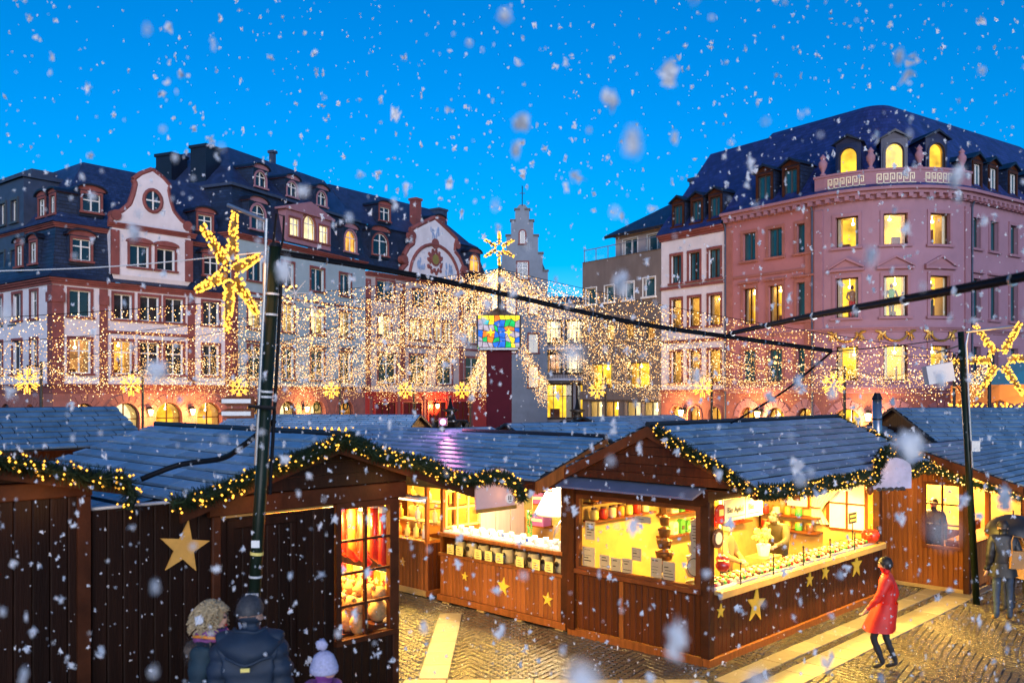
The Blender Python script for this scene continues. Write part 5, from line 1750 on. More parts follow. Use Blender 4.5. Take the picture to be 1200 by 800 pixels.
MB(T=FE.P).box(.05, 4.15, -.3, .05, 1.0, 1.06).build('counter', 'wood_brown', H)
beam(H, FR, -.1, 2.6, -.05, .08, 2.66, 2.86, 'wood_beam', 'lintel')
AX = 1.44     # ridge
def gl2(z):
    k = (3.44 - z) / .317
    return (max(-.1, AX - k), min(2.62, AX + k))
boards(H, Face(0, -.02, 0), gl2, [(2.87, 3.02), (3.02, 3.17), (3.17, 3.31), (3.31, 3.44)], 'wood_dark')
slope(H, (AX - 1.95, 4.6, 2.87), (AX - 1.95, -.25, 2.87), (AX, 4.6, 3.49), (AX, -.25, 3.49), .26, .55)
slope(H, (AX - 3.0, 4.6, 2.62), (AX - 3.0, .3, 2.62), (AX - 1.9, 4.6, 2.86), (AX - 1.9, .3, 2.86), .26, .55, False, 'lean_to_roof')
slope(H, (AX + 2.8, -.25, 2.6), (AX + 2.8, 4.6, 2.6), (AX, -.25, 3.49), (AX, 4.6, 3.49), .26, .55)
ridge_cap(H, (AX, -.25, 3.51), (AX, 4.6, 3.51))
barge(H, (AX - 1.95, -.25, 2.86), (AX, -.25, 3.48), .2, .025, 'wood_beam'); barge(H, (AX + 2.8, -.25, 2.59), (AX, -.25, 3.48), .2, .025, 'wood_beam')
ceiling_lamp(H, 1.9, .8, 2.56, 24, .5, .8, (1, .55, .1))
MB().tube([(2.4, .08, 2.52), (2.4, 3.6, 2.52)], .014, 6).build('hanging_rail', 'iron', H)
MB().box(.96, 2.44, .3, 1.5, .9, .95).build('shelf', 'wood_brown', H)
for y in (1.0, 3.2):
    ceiling_lamp(H, 3.3, y, 2.5, 25, .15, 1.2, (1, .66, .2))
# goods behind the lattice window
cols_ = ('red', 'orange', 'apple_red', 'paper_yellow', 'red', 'plush')
for k in range(12):
    t = thing('stocking', 'red felt stocking hanging behind the lattice window', 'stocking', mk(-6.62 + 2.38 - .05 * (k % 2), 2.07 + .12 + k * .115, 1.72 + .06 * (k % 3) - (.08 if k > 7 else 0)), MROT, 'stockings in the lattice window')
    MB().tube([(0, 0, .78), (0, 0, .3), (0, 0, .12), (.1, 0, .03)], [.05, .055, .06, .045], 8).build('sock', ('red', 'apple_red', 'orange')[k % 3], t, True)
    MB().tube([(0, 0, .74), (0, 0, .82)], .06, 8).build('cuff', 'white_cloth', t)
for k in range(12):
    t = thing('plush_toy', 'brown plush toy piled in the lattice window', 'toy', mk(-6.62 + 2.35 - (k // 6) * .3, 2.07 + .18 + (k % 6) * .21, 1.06 if k < 6 else .95), MROT, 'plush toys in the lattice window')
    MB().blob((0, 0, .14), (.13, .12, .15), .08, 10, 7).build('body', 'plush', t, True)
    MB().blob((0, -.03, .36), (.1, .1, .1), .05, 10, 7).build('head', 'plush', t, True)
    for s_ in (-1, 1):
        MB().blob((s_ * .08, 0, .45), .035, 0, 6, 4).build('ear', 'plush', t, True)
for k in range(16):
    t = thing('gingerbread_card', 'red and yellow printed card pinned inside the lattice window', 'card', mk(-6.62 + 2.44, 2.07 + .16 + (k % 8) * .15 + (.07 if k > 7 else 0), 1.42 if k < 8 else 2.2), MROT, 'cards inside the lattice window')
    MB().box(-.01, .01, -.068, .068, 0, .26).build('card', ('paper_yellow', 'orange', 'red', 'cream')[k % 4], t)
    MB().prism(star_poly(0, .13, .055, .025, 5), lambda q, s_: (-.012 - (.004 if s_ == 0 else 0), q[0], q[1])).build('print', ('red', 'cream', 'paper_yellow', 'red')[k % 4], t)
# star fence between the two dark stalls
H = thing('board_fence', 'dark board fence with one big golden star between two stalls', 'fence', mk(-7.93, 2.09), MROT)
FR = Face(0, 0, 0)
planks(H, FR, 0.0, 1.27, .04, 2.84, .155, .03, 'wood_dark')
beam(H, FR, -.0, 1.28, -.04, .04, 2.842, 2.87, 'metal_white', 'capping')
MB().box(0, 1.27, .0, .04, .03, 2.83).build('frame', 'wood_beam', H)
star(H, FR, .95, 2.36, .29, 'star_gold', .16, .032)
# leftmost stall
H = thing('plain_dark_stall', 'plain dark brown stall at the end with a low garlanded gable', 'market stall', mk(-12.3, 2.05), MROT)
planks(H, FR, 0.0, 4.3, .04, 3.0, .16, .03, 'wood_dark')
beam(H, FR, -.05, 4.35, -.05, .07, 3.0, 3.16, 'wood_beam', 'lintel')
beam(H, FR, 4.22, 4.34, -.1, .06, .04, 3.0, 'wood_beam', 'corner_board')
MB().box(0, 4.3, .02, 4.2, .02, 3.0).build('wall_core', 'wood_brown', H)
boards(H, Face(0, -.02, 0), lambda z: (max(-.1, 2.1 - (3.64 - z) / .2), min(4.4, 2.1 + (3.64 - z) / .2)), [(3.17, 3.3), (3.3, 3.45), (3.45, 3.6)], 'wood_dark')
slope(H, (-.4, 4.4, 3.17), (-.4, -.25, 3.17), (2.1, 4.4, 3.68), (2.1, -.25, 3.68), .26, .55, pieces=False)
slope(H, (4.6, -.25, 3.17), (4.6, 4.4, 3.17), (2.1, -.25, 3.68), (2.1, 4.4, 3.68), .26, .55)
barge(H, (4.6, -.25, 3.16), (2.1, -.25, 3.67), .16, .025, 'wood_beam'); barge(H, (-.4, -.25, 3.16), (2.1, -.25, 3.67), .16, .025, 'wood_beam')

# ------------------------------------------------------------------ stall beyond the candy stall, right
H = thing('side_window_stall', 'orange brown board stall with small lit window beside the black pole', 'market stall', mk(7.66, -1.15), MROT)
FL, FR = Face(0, 2.4, -PI / 2), Face(0, 0, 0)
MB().box(.02, 4, .02, 2.35, .02, .1).build('floor', 'wood_brown', H)
planks(H, FL, .05, 1.56, .1, 2.62, .1, .024, 'wood_warm'); planks(H, FL, 1.56, 2.34, .1, .92, .1, .024, 'wood_warm')
planks(H, FL, 1.56, 2.34, 2.2, 2.5, .1, .024, 'wood_warm')
beam(H, FL, 0, 2.4, -.05, .05, 0.02, .1, 'wood_pale', 'skid')
mb = MB(T=FL.P); mb.box(1.56, 1.62, -.02, .05, .92, 2.2); mb.box(2.26, 2.34, -.02, .05, .92, 2.2); mb.box(1.62, 2.26, -.02, .05, 2.14, 2.2); mb.box(1.56, 2.34, -.02, .07, .86, .92)
sw_ = mb.build('side_window', 'wood_trim', H)
mb = MB(T=FL.P); mb.box(1.92, 1.96, 0, .03, .92, 2.14)
for z in (1.33, 1.74):
    mb.box(1.62, 1.92, 0, .028, z, z + .03); mb.box(1.96, 2.26, 0, .028, z, z + .03)
mb.build('sash_bars', 'wood_beam', sw_)
for a, b in ((1.62, 1.92), (1.96, 2.26)):
    for z0, z1 in ((.92, 1.33), (1.36, 1.74), (1.77, 2.14)):
        MB(T=FL.P).add([(a, .01, z0), (b, .01, z0), (b, .01, z1), (a, .01, z1)], [(0, 1, 2, 3)]).build('pane', 'glass', sw_)
post(H, .0, .0, 0.02, 2.5, .06, 'wood_beam'); post(H, 4, 0, .02, 2.4); post(H, 1.3, .0, .02, 2.4, .05, 'wood_warm')
planks(H, FR, .08, 4, .1, 1.0, .11, .024, 'wood_warm')
MB().box(.08, 4, -.15, .4, 1.0, 1.05).build('counter', 'wood_warm', H)
MB().box(.05, 4, 2.32, 2.38, .1, 2.5).build('back_wall', 'wood_pale', H)
MB().box(.05, 4, .05, 2.3, 2.3, 2.33).build('ceiling', 'wood_pale', H)
MB().box(3.9, 3.95, .06, 2.3, .1, 2.3).build('end_wall', 'wood_pale', H)
MB().box(1.9, 1.95, .5, 2.3, 1.0, 2.3).build('partition', 'wood_pale', H)
for z in (1.3, 1.65, 2.0):
    MB().box(.3, 3.8, 2.05, 2.3, z, z + .03).build('shelf', 'wood_trim', H)
slope(H, (-.28, -1.07, 2.24), (4.6, -1.07, 2.24), (-.28, 1.05, 2.92), (4.6, 1.05, 2.92), .2)
slope(H, (4.6, 3.15, 2.24), (-.28, 3.15, 2.24), (4.6, 1.05, 2.92), (-.28, 1.05, 2.92), pieces=False)
barge(H, (-.28, -1.07, 2.23), (-.28, 1.05, 2.91)); beam(H, Face(0, -1.07, 0), -.28, 4.6, -.03, .02, 2.08, 2.22, 'wood_beam', 'fascia')
ceiling_lamp(H, 1.0, 1.2, 2.24, 34, 1.2, .3, (1, .56, .12))
ceiling_lamp(H, 2.9, .9, 2.24, 26, 1.2, .3, (1, .56, .12))
for k in range(12):
    t = thing('wooden_figure', 'small carved figure on the shelves behind the black pole', 'figurine', mk(7.66 + .5 + (k % 6) * .5, -1.15 + 2.15, 1.33 + .35 * (k // 6)), MROT, 'figures on the shelves behind the pole')
    MB().lathe([(.06, 0), (.05, .03), (.03, .12), (.045, .17), (.02, .2), (.04, .24), (.01, .29)], n=8).build('figure', ('red', 'choc', 'wood_trim', 'cream')[k % 4], t, True)

# ------------------------------------------------------------------ stalls farther back: roofs above the near ones
def far_stall(label, x, y, rotd, L, W, ridge, eave, m='wood_brown', lamp_e=0, strip=False):
    t = thing('far_stall', label, 'market stall', (x, y, 0), R(rotd))
    MB().box(-L / 2, L / 2, -W / 2, W / 2, 0, 1.0).build('counter_wall', m, t)
    for sx in (-1, 1):
        for sy in (-1, 1):
            post(t, sx * (L / 2 - .06), sy * (W / 2 - .06), 1.0, eave + .1, .06)
    MB().box(-L / 2, L / 2, W / 2 - .08, W / 2 - .02, 1.0, eave).build('back_wall', m, t)
    o = .45
    hw = W / 2 + o
    slope(t, (-L / 2 - .2, -hw, eave), (L / 2 + .2, -hw, eave), (-L / 2 - .2, 0, ridge), (L / 2 + .2, 0, ridge), .24, .5, False)
    slope(t, (L / 2 + .2, hw, eave), (-L / 2 - .2, hw, eave), (L / 2 + .2, 0, ridge), (-L / 2 - .2, 0, ridge), .24, .5, False)
    for sx in (-1, 1):
        MB().prism([(-hw + .1, eave), (hw - .1, eave), (0, ridge - .05)], lambda q, s_: (sx * (L / 2 + (.1 if s_ == 0 else .06)), q[0], q[1])).build('gable', m, t)
    if lamp_e:
        lamp(t, 'lamp_light', 'POINT', (0, 0, eave - .3), lamp_e, WARM, .15)
    if strip:
        bulb_row(t, (-L / 2, -hw - .03, eave + .02), (L / 2, -hw - .03, eave + .02), 26, .05, 'bulb_gold')
    return t
far_stall('blue roofed stall behind the plain dark stall', -9.8, 17.2, 46, 4.0, 2.6, 3.72, 3.0, lamp_e=20)
far_stall('long low roofed stall behind the black pole with a string of golden bulbs', -4.9, 24.0, -4, 4.6, 2.8, 3.42, 3.05, lamp_e=30, strip=True)
far_stall('stall roof between the pole and the red column', -2.0, 20.6, 44, 3.6, 2.4, 3.18, 2.6, lamp_e=20)
far_stall('stall roof right behind the cup stall roof', 1.3, 21.6, 30, 3.0, 2.4, 3.3, 2.7, lamp_e=20)
far_stall('stall roof between red column and candy stall ridge', 3.4, 26.0, 40, 3.4, 2.6, 3.34, 2.8, lamp_e=20)
far_stall('small roof behind the far end of the candy stall', 8.6, 22.6, 46, 2.6, 2.2, 3.15, 2.6, lamp_e=20)
far_stall('big blue roofed stall behind the black pole and the hanging star', 13.2, 23.6, 8, 6.6, 4.0, 3.62, 2.6, lamp_e=40)

# ================================================================== paving
def cobbles():
    mb = MB()
    V, Fc = [], []
    W_, RR, st, rw = 1.3, .86, .108, .098
    rg = random.Random(5)
    def huts(x, y):
        v = Vector((x, y, 0)) - MC
        a, b = v.dot(MA), v.dot(MBv)
        if 0 < a < 6.2 and 0 < b < 2.6: return True
        if 0 < a < 2.5 and 2.7 < b < 9.8: return True
        if -12.4 < a < -4.1 and 2.1 < b < 6.2: return True
        if 7.7 < a < 11.6 and -1.1 < b < 1.3: return True
        for f in BANDS:
            if f(x, y, a, b): return True
        return False
    for i in range(-4, 12):
        cx = i * W_
        for j in range(int(9.0 / rw), int(19.5 / rw)):
            v0 = j * rw
            amax = math.asin(W_ / 2 / RR)
            n = int(2 * amax * RR / st)
            for k in range(n):
                th = -amax + (k + .5 + .5 * (j % 2) - .25) * 2 * amax / n
                x = cx + RR * sin(th) + rg.uniform(-.006, .006)
                y = v0 + RR * cos(th) - RR + rg.uniform(-.006, .006)
                if x < -4.2 or x > 11.5 or huts(x, y):
                    continue
                c, s_ = cos(-th), sin(-th)
                hw, hl, z = st * .46 * rg.uniform(.9, 1.04), rw * .46 * rg.uniform(.9, 1.04), .013 + rg.uniform(-.004, .004)
                q = .86
                o = len(V)
                tx, ty = rg.uniform(-.03, .03), rg.uniform(-.03, .03)
                for (u, w_, zz) in ((-hw, -hl, .0), (hw, -hl, .0), (hw, hl, .0), (-hw, hl, .0), (-hw * q, -hl * q, z), (hw * q, -hl * q, z), (hw * q, hl * q, z), (-hw * q, hl * q, z)):
                    V.append((x + c * u - s_ * w_, y + s_ * u + c * w_, zz + (u * tx + w_ * ty if zz else 0) + .004))
                Fc.extend([(o + 4, o + 5, o + 6, o + 7), (o, o + 1, o + 5, o + 4), (o + 1, o + 2, o + 6, o + 5), (o + 2, o + 3, o + 7, o + 6), (o + 3, o, o + 4, o + 7)])
    mb.add(V, Fc)
    o = mb.build('cobblestones', 'cobble')
    o['kind'] = 'stuff'
    tag(o, 'small worn cobblestones laid in fans across the square', 'cobbles')

BANDS = [lambda x, y, a, b: -.5 < a < 9 and -1.36 < b < -.86, lambda x, y, a, b: -.5 < a < 9 and -.72 < b < -.36,
         lambda x, y, a, b: abs(x + 1.1) < .23 and 12.55 < y < 16.3, lambda x, y, a, b: 11.85 < y < 12.52 and -1.8 < x < 3.0]
cobbles()
pv = structure(MB().box(-1.8, 3.0, 11.86, 12.52, -.05, .004).build('pavement_strip', 'plaza'))
def slab_run(p0, d, n, l, w_):
    d = Vector(d).normalized(); nn = Vector((-d.y, d.x, 0))
    rot = math.atan2(d.y, d.x)
    k_ = ('slab', l, w_)
    me = MB().cbox(.006, l - .006, .006, w_ - .006, -.03, .026, .008).mesh('slab', 'slab')
    for k in range(n):
        q = Vector(p0) + d * (k * l)
        link('slab', me, pv, (q.x, q.y, rnd.uniform(-.002, .003)), (0, 0, rot))
slab_run(mk(-.5, -1.36), MA, 17, .55, .48)
slab_run(mk(-.5, -.72), MA, 14, .68, .34)
slab_run((-.89, 12.56, 0), (0, 1, 0), 6, .62, .42)
slab_run((-1.8, 11.87, 0), (1, 0, 0), 8, .6, .32)
slab_run((-1.5, 12.2, 0), (1, 0, 0), 7, .6, .32)
structure(MB().box(-9, 6, 1.0, 7.6, 0.0, .82).build('terrace', 'terrace'))

# ================================================================== garlands with bulbs
def resample(pts, step):
    pts = [Vector(q) for q in pts]
    outp, acc = [pts[0]], 0
    for a, b in zip(pts, pts[1:]):
        L = (b - a).length
        n = max(1, int(L / step))
        outp += [a.lerp(b, (k + 1) / n) for k in range(n)]
    return outp

def garland(label, pts, r=.1, needles=1300, bulbs=58, sag=.05, nm='needles', bm='bulb_gold', br=.0145):
    pts = resample(pts, .12)
    rg = random.Random(len(label))
    L = sum((b - a).length for a, b in zip(pts, pts[1:]))
    for i, q in enumerate(pts):
        q.z += -abs(sin(i * .35)) * sag + rg.uniform(-.012, .012)
    base = pts[0].copy()
    t = thing('garland', label, 'garland', base, 0, 'fir garlands with bulbs on the stall roofs')
    pts = [q - base for q in pts]
    mb = MB()
    mb.tube(pts, [r * rg.uniform(.3, .5) for _ in pts], 6)
    n = int(L * needles)
    V, Fc = [], []
    for k in range(n):
        i = rg.randrange(len(pts) - 1)
        c = pts[i].lerp(pts[i + 1], rg.random())
        ax = (pts[i + 1] - pts[i]).normalized()
        d = Vector((rg.gauss(0, 1), rg.gauss(0, 1), rg.gauss(0, 1)))
        d = (d - ax * d.dot(ax)).normalized()
        tip = c + d * r * rg.uniform(.7, 1.45) + ax * rg.uniform(-.05, .05)
        sd = ax.cross(d) * .008
        o = len(V)
        V += [c + d * r * .25 + sd, c + d * r * .25 - sd, tip - sd * .4, tip + sd * .4]
        Fc.append((o, o + 1, o + 2, o + 3))
    mb.add(V, Fc)
    mb.build('foliage', nm, t)
    mb = MB()
    for k in range(int(L * bulbs)):
        i = rg.randrange(len(pts) - 1)
        c = pts[i].lerp(pts[i + 1], rg.random())
        d = Vector((rg.gauss(0, 1), rg.gauss(0, 1), rg.gauss(0, 1))).normalized()
        mb.octa(c + d * r * rg.uniform(.85, 1.2), br * rg.uniform(.75, 1.2))
    mb.build('bulbs', bm, t, kind='stuff')
    # the bulbs' own light
    for f in ([.25, .75] if L > 2.5 else [.5]):
        q = pts[int(f * (len(pts) - 1))]
        lamp(t, 'bulb_light', 'POINT', (q.x, q.y, q.z - .25), L * 1.6, (1, .5, .12), .35)
    return t

def mp(*q):
    return [Vector(mk(*p_)) for p_ in q]
garland('garland along the low gable of the plain dark stall', mp((-10.9, 1.7, 3.52), (-10.2, 1.7, 3.66), (-8.9, 1.7, 3.42), (-7.75, 1.7, 3.19), (-7.66, 1.72, 3.0), (-7.7, 1.74, 2.86)))
garland('garland over the gable with the latticed window', mp((-7.25, 1.74, 2.88), (-6.6, 1.74, 3.05), (-5.18, 1.74, 3.46), (-4.2, 1.74, 3.17), (-3.2, 1.74, 2.88)))
garland('garland arching over the pink hanging sign', mp((-3.15, 1.72, 2.82), (-2.85, 1.7, 2.86), (-2.55, 1.7, 2.84), (-2.28, 1.7, 2.7), (-2.12, 1.7, 2.5)), sag=.0)
garland('short garland under the eave of the cup stall', mp((-.96, 4.5, 2.5), (-.97, 4.0, 2.45), (-.97, 3.4, 2.42), (-.97, 2.85, 2.46)), sag=.06)
garland('bright garland down the near gable of the candy stall', mp((-.3, .7, 3.45), (-.3, .1, 3.17), (-.3, -.87, 2.68)), bulbs=70)
garland('long garland along the front eave of the candy stall', mp((-.2, -.93, 2.66), (1.0, -.95, 2.62), (2.6, -.95, 2.64), (3.7, -.95, 2.62)), bulbs=66)
garland('garland along the last stretch of the candy stall eave', mp((4.65, -.95, 2.62), (5.4, -.95, 2.62), (6.3, -.95, 2.64)), bulbs=66)
garland('thick garland on the far gable of the candy stall', mp((6.42, 1.0, 3.54), (6.45, .3, 3.24), (6.45, -.87, 2.72)), bulbs=60)
garland('greenish garland down the gable beside the black pole', mp((7.3, .5, 2.78), (7.3, -.6, 2.5), (7.3, -1.6, 2.22), (7.32, -2.2, 2.06)), nm='needles_light', bm='bulb_warm')
garland('garland arching over the lilac hanging sign', mp((3.62, -1.0, 2.55), (3.66, -1.0, 2.8), (3.85, -1.0, 2.95), (4.2, -1.0, 3.0), (4.5, -1.0, 2.93), (4.66, -1.0, 2.75)), sag=0, bulbs=30)
# hanging signs under arches
t = item('arched_sign', 'pale lilac arched sign under the garland at the candy stall eave', 'sign', 4.15, -1.0, 2.36, rot=R(-30))
poly = [(-.42, 0), (.42, 0), (.42, .34)] + [(.42 * cos(PI * k / 10), .34 + .2 * sin(PI * k / 10)) for k in range(1, 10)] + [(-.42, .34)]
MB().prism(poly, lambda q, s_: (q[0], -.03 if s_ == 0 else .0, q[1])).build('board', 'sign_lilac', t)
MB().blob((-.44, -.05, -.0), (.07, .06, .09), .1, 8, 6).build('cone_ornament', 'choc', t, True)
mb = MB()
for k in range(5):
    mb.blob((-.25 + k * .12, -.04, .0), (.07, .05, .035), .3)
mb.build('fir_cones', 'hair_grey', t, kind='stuff')
t = item('arched_sign', 'pink arched sign with round white disc beside the cup stall', 'sign', -2.62, 1.78, 2.42)
MB().prism([(q[0] * .9, q[1]) for q in poly], lambda q, s_: (q[0], -.03 if s_ == 0 else .0, q[1])).build('board', 'sign_pink', t)
mb = MB(); mb.tube([(.26, -.045, .1), (.26, -.03, .1)], .07, 14); mb.build('disc', 'white_cloth', t)
mb = MB(); mb.box(.23, .245, -.05, -.046, .08, .14); mb.box(.27, .285, -.05, -.046, .08, .14); mb.box(.235, .29, -.05, -.046, .055, .065); mb.build('print', 'ink', t)
MB().box(-.4, .4, -.05, .02, -.05, 0).build('ledge', 'gold', t)

# ================================================================== the lights over the square
MAST = Vector((-.51, 36.0, 0))
T = thing('light_mast', 'dark red column with stained glass lantern and star above the light canopy', 'column', MAST)
MB().cbox(-.5, .5, -.5, .5, 0, 5.68, .03).build('column', 'column_red', T)
MB().box(-.75, .75, -.75, .75, 5.68, 5.76).build('lantern_floor', 'metal_white', T)
L_, Z0, Z1 = .84, 5.76, 7.02
lf = MB()
for sx in (-1, 1):
    for sy in (-1, 1):
        lf.box(sx * L_ - .03, sx * L_ + .03, sy * L_ - .03, sy * L_ + .03, Z0, Z1)
lf.box(-L_ + .04, L_ - .04, -L_ + .04, L_ - .04, Z0, Z1)
lan = lf.build('lantern', 'ink', T)
rg = random.Random(3)
gl_ = ['glass_yellow', 'glass_green', 'glass_blue', 'glass_cyan', 'glass_orange', 'glass_grey', 'glass_grey', 'glass_green']
for face in range(4):
    F = Face(*[(-L_, -L_), (L_, -L_), (L_, L_), (-L_, L_)][face], PI / 2 * face)
    nx, nz = 8, 6
    gx = [[(i / nx) * 2 * L_ + (rg.uniform(-.075, .075) if 0 < i < nx else (.03 if i == 0 else -.03)) for j in range(nz + 1)] for i in range(nx + 1)]
    gz = [[Z0 + (j / nz) * (Z1 - Z0) + (rg.uniform(-.07, .07) if 0 < j < nz else 0) for j in range(nz + 1)] for i in range(nx + 1)]
    for i in range(nx):
        for j in range(nz):
            q = [(gx[i][j], gz[i][j]), (gx[i + 1][j], gz[i + 1][j]), (gx[i + 1][j + 1], gz[i + 1][j + 1]), (gx[i][j + 1], gz[i][j + 1])]
            c = (sum(a for a, _ in q) / 4, sum(b for _, b in q) / 4)
            q = [(c[0] + (a - c[0]) * .86, c[1] + (b - c[1]) * .86) for a, b in q]
            if j >= nz - 1: m = rg.choice(('glass_yellow', 'glass_yellow', 'glass_orange'))
            elif i in (3, 4): m = rg.choice(('glass_blue', 'glass_green', 'glass_blue'))
            else: m = rg.choice(gl_)
            MB(T=F.P).prism(q, lambda p_, s_: (p_[0], .01 if s_ == 0 else -.01, p_[1])).build('pane', m, lan)
    for x in (.52, 1.22):
        MB(T=F.P).prism(star_poly(x, 6.35, .18, .06, 4), lambda p_, s_: (p_[0], .035 if s_ == 0 else .012, p_[1])).build('pane_star', 'glass_yellow', lan)
MB().lathe([(.9, 7.02), (.4, 7.2), (.08, 7.4), (.06, 8.7), (.04, 9.2)], n=12).build('mast_cap', 'iron', T)

def light_star(label, c, r, yaw, n=6, arm_w=.11, bulbs=60, br=.022, bm='bulb_gold', hang=None, roll=0.0, light=0):
    t = thing('light_star', label, 'light star', c, yaw)
    for k in range(n):
        q = roll + 2 * PI * k / n
        d = Vector((sin(q), 0, cos(q))); sd = Vector((cos(q), 0, -sin(q)))
        core = MB()
        mbb = MB()
        core.tube([d * r * .2, d * r * .6, d * r], [arm_w * .6, arm_w * .55, arm_w * .25], 6)
        rg_ = random.Random(k)
        for j in range(bulbs):
            f = rg_.random()
            a = rg_.uniform(0, 2 * PI)
            w_ = arm_w * (1 - .55 * f)
            p_ = d * (r * (.18 + .82 * f)) + sd * (cos(a) * w_) + Vector((0, sin(a) * w_, 0))
            mbb.octa(p_, br * rg_.uniform(.8, 1.2))
        arm = core.build('arm', 'tinsel', t)
        mbb.build('bulbs', bm, arm, kind='stuff')
    if light:
        lamp(t, 'bulb_light', 'POINT', (0, -.3, 0), light, (1, .5, .12), .4)
    return t
light_star('six-pointed golden star of lights on top of the mast', (MAST.x, MAST.y - .1, 9.75), .68, 0, 6, .09, 34, .03, light=0)

ANCH = [(-18.8, 36, 5.2), (-17.2, 42, 5.1), (-14.0, 48, 5.0), (-10.3, 54, 4.9), (-6.1, 56, 4.9), (-2.6, 56, 4.9), (5.6, 54, 4.9), (10.3, 46.5, 5.0), (14.2, 38.5, 5.1)]
for k, (x, y, z) in enumerate(ANCH):
    t = thing('light_pole', ('light pole with gold snowflake before the side street', 'light pole with gold snowflake before the white corner house', 'light pole with gold snowflake half hidden by the black pole', 'light pole with gold snowflake before the pale blue house', 'light pole with gold snowflake before the red shop', 'light pole with gold snowflake left of the red column', 'light pole with gold snowflake before the grey building', 'light pole with gold snowflake before the white town house', 'light pole with gold snowflake before the rounded corner')[k], 'pole', (x, y, 0))
    MB().lathe([(.16, 0), (.16, .2), (.07, .3), (.06, z), (.02, z + .05)], n=8).build('shaft', 'iron', t)
    MB().tube([(0, 0, z - .15), (-.55, -.05, z - .12)], .03, 5).build('bracket', 'iron', t)
    mb = MB()
    rg = random.Random(k)
    for j in range(6):
        q = 2 * PI * j / 6
        for f in (0.25, .4, .55, .7, .85, 1.0):
            mb.octa((-.5 + .42 * f * sin(q), -.1, z - .75 + .42 * f * cos(q)), .05)
            if f > .5:
                for s_ in (-1, 1):
                    mb.octa((-.5 + .42 * f * sin(q) + .12 * sin(q + s_), -.1, z - .75 + .42 * f * cos(q) + .12 * cos(q + s_)), .04)
    mb.build('snowflake_bulbs', 'bulb_gold', t, kind='stuff')
    MB().tube([(-.5, -.06, z - .12), (-.5, -.08, z - .75)], .02, 4).build('hanger', 'iron', t)
TOP = Vector((MAST.x, MAST.y, 8.95))
NEAR = [(-15.5, 24.0, 5.9), (-19, 30, 5.6), (15.2, 31, 5.2), (13.5, 25.5, 5.0), (-1.8, 55.8, 4.6), (2.2, 55.5, 4.7), (8.0, 51.0, 4.9), (12.4, 42.5, 5.0), (-8.3, 55.5, 4.7), (-12.2, 51.5, 4.8), (-15.8, 45.2, 4.9), (-18, 39, 5.1)]

def strand(label, A, Bp, sag, drop, step, group, br=.021, bm='bulb_white', seed=0, dens=.2):
    rg = random.Random(seed)
    A, Bp = Vector(A), Vector(Bp)
    t = thing('light_string', label, 'light string', A, 0, group)
    L = (Bp - A).length
    pts = [A.lerp(Bp, k / 16) - Vector((0, 0, sag * 4 * (k / 16) * (1 - k / 16))) - A for k in range(17)]
    MB().tube(pts, .012, 3, caps=False).build('wire', 'cable_black', t)
    mb = MB()
    n = int(L / step)
    side = (Bp - A).cross(Vector((0, 0, 1))).normalized()
    for k in range(n):
        f = (k + rg.random()) / n
        c = (Bp - A) * f - Vector((0, 0, sag * 4 * f * (1 - f)))
        dl = drop[0] + (drop[1] - drop[0]) * rg.random() ** 1.6 * (.65 + .35 * min(1, f * 2.2))
        m = max(1, int(dl / dens))
        for j in range(m + 1):
            mb.mi = 1 if rg.random() < .22 else 0
            mb.octa((c.x + side.x * rg.gauss(0, .12), c.y + side.y * rg.gauss(0, .12), c.z - dl * (j + rg.random()) / (m + 1)), br * rg.uniform(.6, 1.15))
    mb.build('bulbs', [bm, 'bulb_bright'], t, kind='stuff')
    return t
AN = ('the side street pole', 'the corner house pole', 'the pole behind the black pole', 'the pale blue house pole', 'the red shop pole', 'the pole left of the column', 'the grey building pole', 'the white town house pole', 'the rounded corner pole')
NN = ('the near left corner', 'the far left edge', 'the slim black pole side', 'the near right corner', 'the stepped gable', 'the cafe', 'the grey building corner', 'the pink arches', 'the red shop door', 'the blue house arches', 'the corner house arches', 'the corner house side')
for k, q in enumerate(ANCH + NEAR):
    strand('string of tiny warm lights sloping from the mast towards ' + (AN + NN)[k], TOP, q, .25 + .3 * (k % 3), (.15, 1.9), .062, 'light strings fanning out from the mast', seed=k)
ring = [NEAR[0], NEAR[1]] + ANCH + [NEAR[2], NEAR[3]]
rn = NN[:2] + AN + NN[2:4]
for k in range(len(ring) - 1):
    if k == 7:
        continue
    strand('light swag from %s to %s' % (rn[k], rn[k + 1]), ring[k], ring[k + 1], .5, (.1, 1.1), .042, 'light strings between the light poles', seed=50 + k)
for k, (lb, q) in enumerate((('plain string pole at the near left corner of the square', NEAR[0]), ('plain string pole at the left edge of the square', NEAR[1]), ('plain string pole by the carousel', NEAR[2]), ('plain string pole at the near right corner of the square', NEAR[3]))):
    t = thing('string_pole', lb, 'pole', (q[0], q[1], 0))
    MB().lathe([(.14, 0), (.14, .2), (.06, .3), (.05, q[2]), (.02, q[2] + .05)], n=8).build('shaft', 'iron', t)
    MB().blob((0, 0, q[2] + .08), .07, 0, 8, 6).build('finial', 'iron', t)
# added lamps stand in for the glow the light strings throw on the square
for k, (x, y) in enumerate(((-12, 44), (-6, 48), (6, 46), (11, 38))):
    t = thing('added_glow_globes', 'added warm globes standing in for the glow of the light strings', 'lamp', (x, y, 5.6), 0, 'added glow globes in the light canopy')
    for j in range(3):
        MB().blob((rnd.uniform(-.15, .15), rnd.uniform(-.15, .15), -.1 - .12 * j), .06, 0, 8, 6).build('globe', 'bulb_warm', t)
    MB().tube([(0, 0, 1.2), (0, 0, 0), (0, 0, -.4)], .012, 4).build('cord', 'cable_black', t)
    lamp(t, 'lamp_light', 'POINT', (0, 0, -.6), 900, (1, .55, .2), .5)

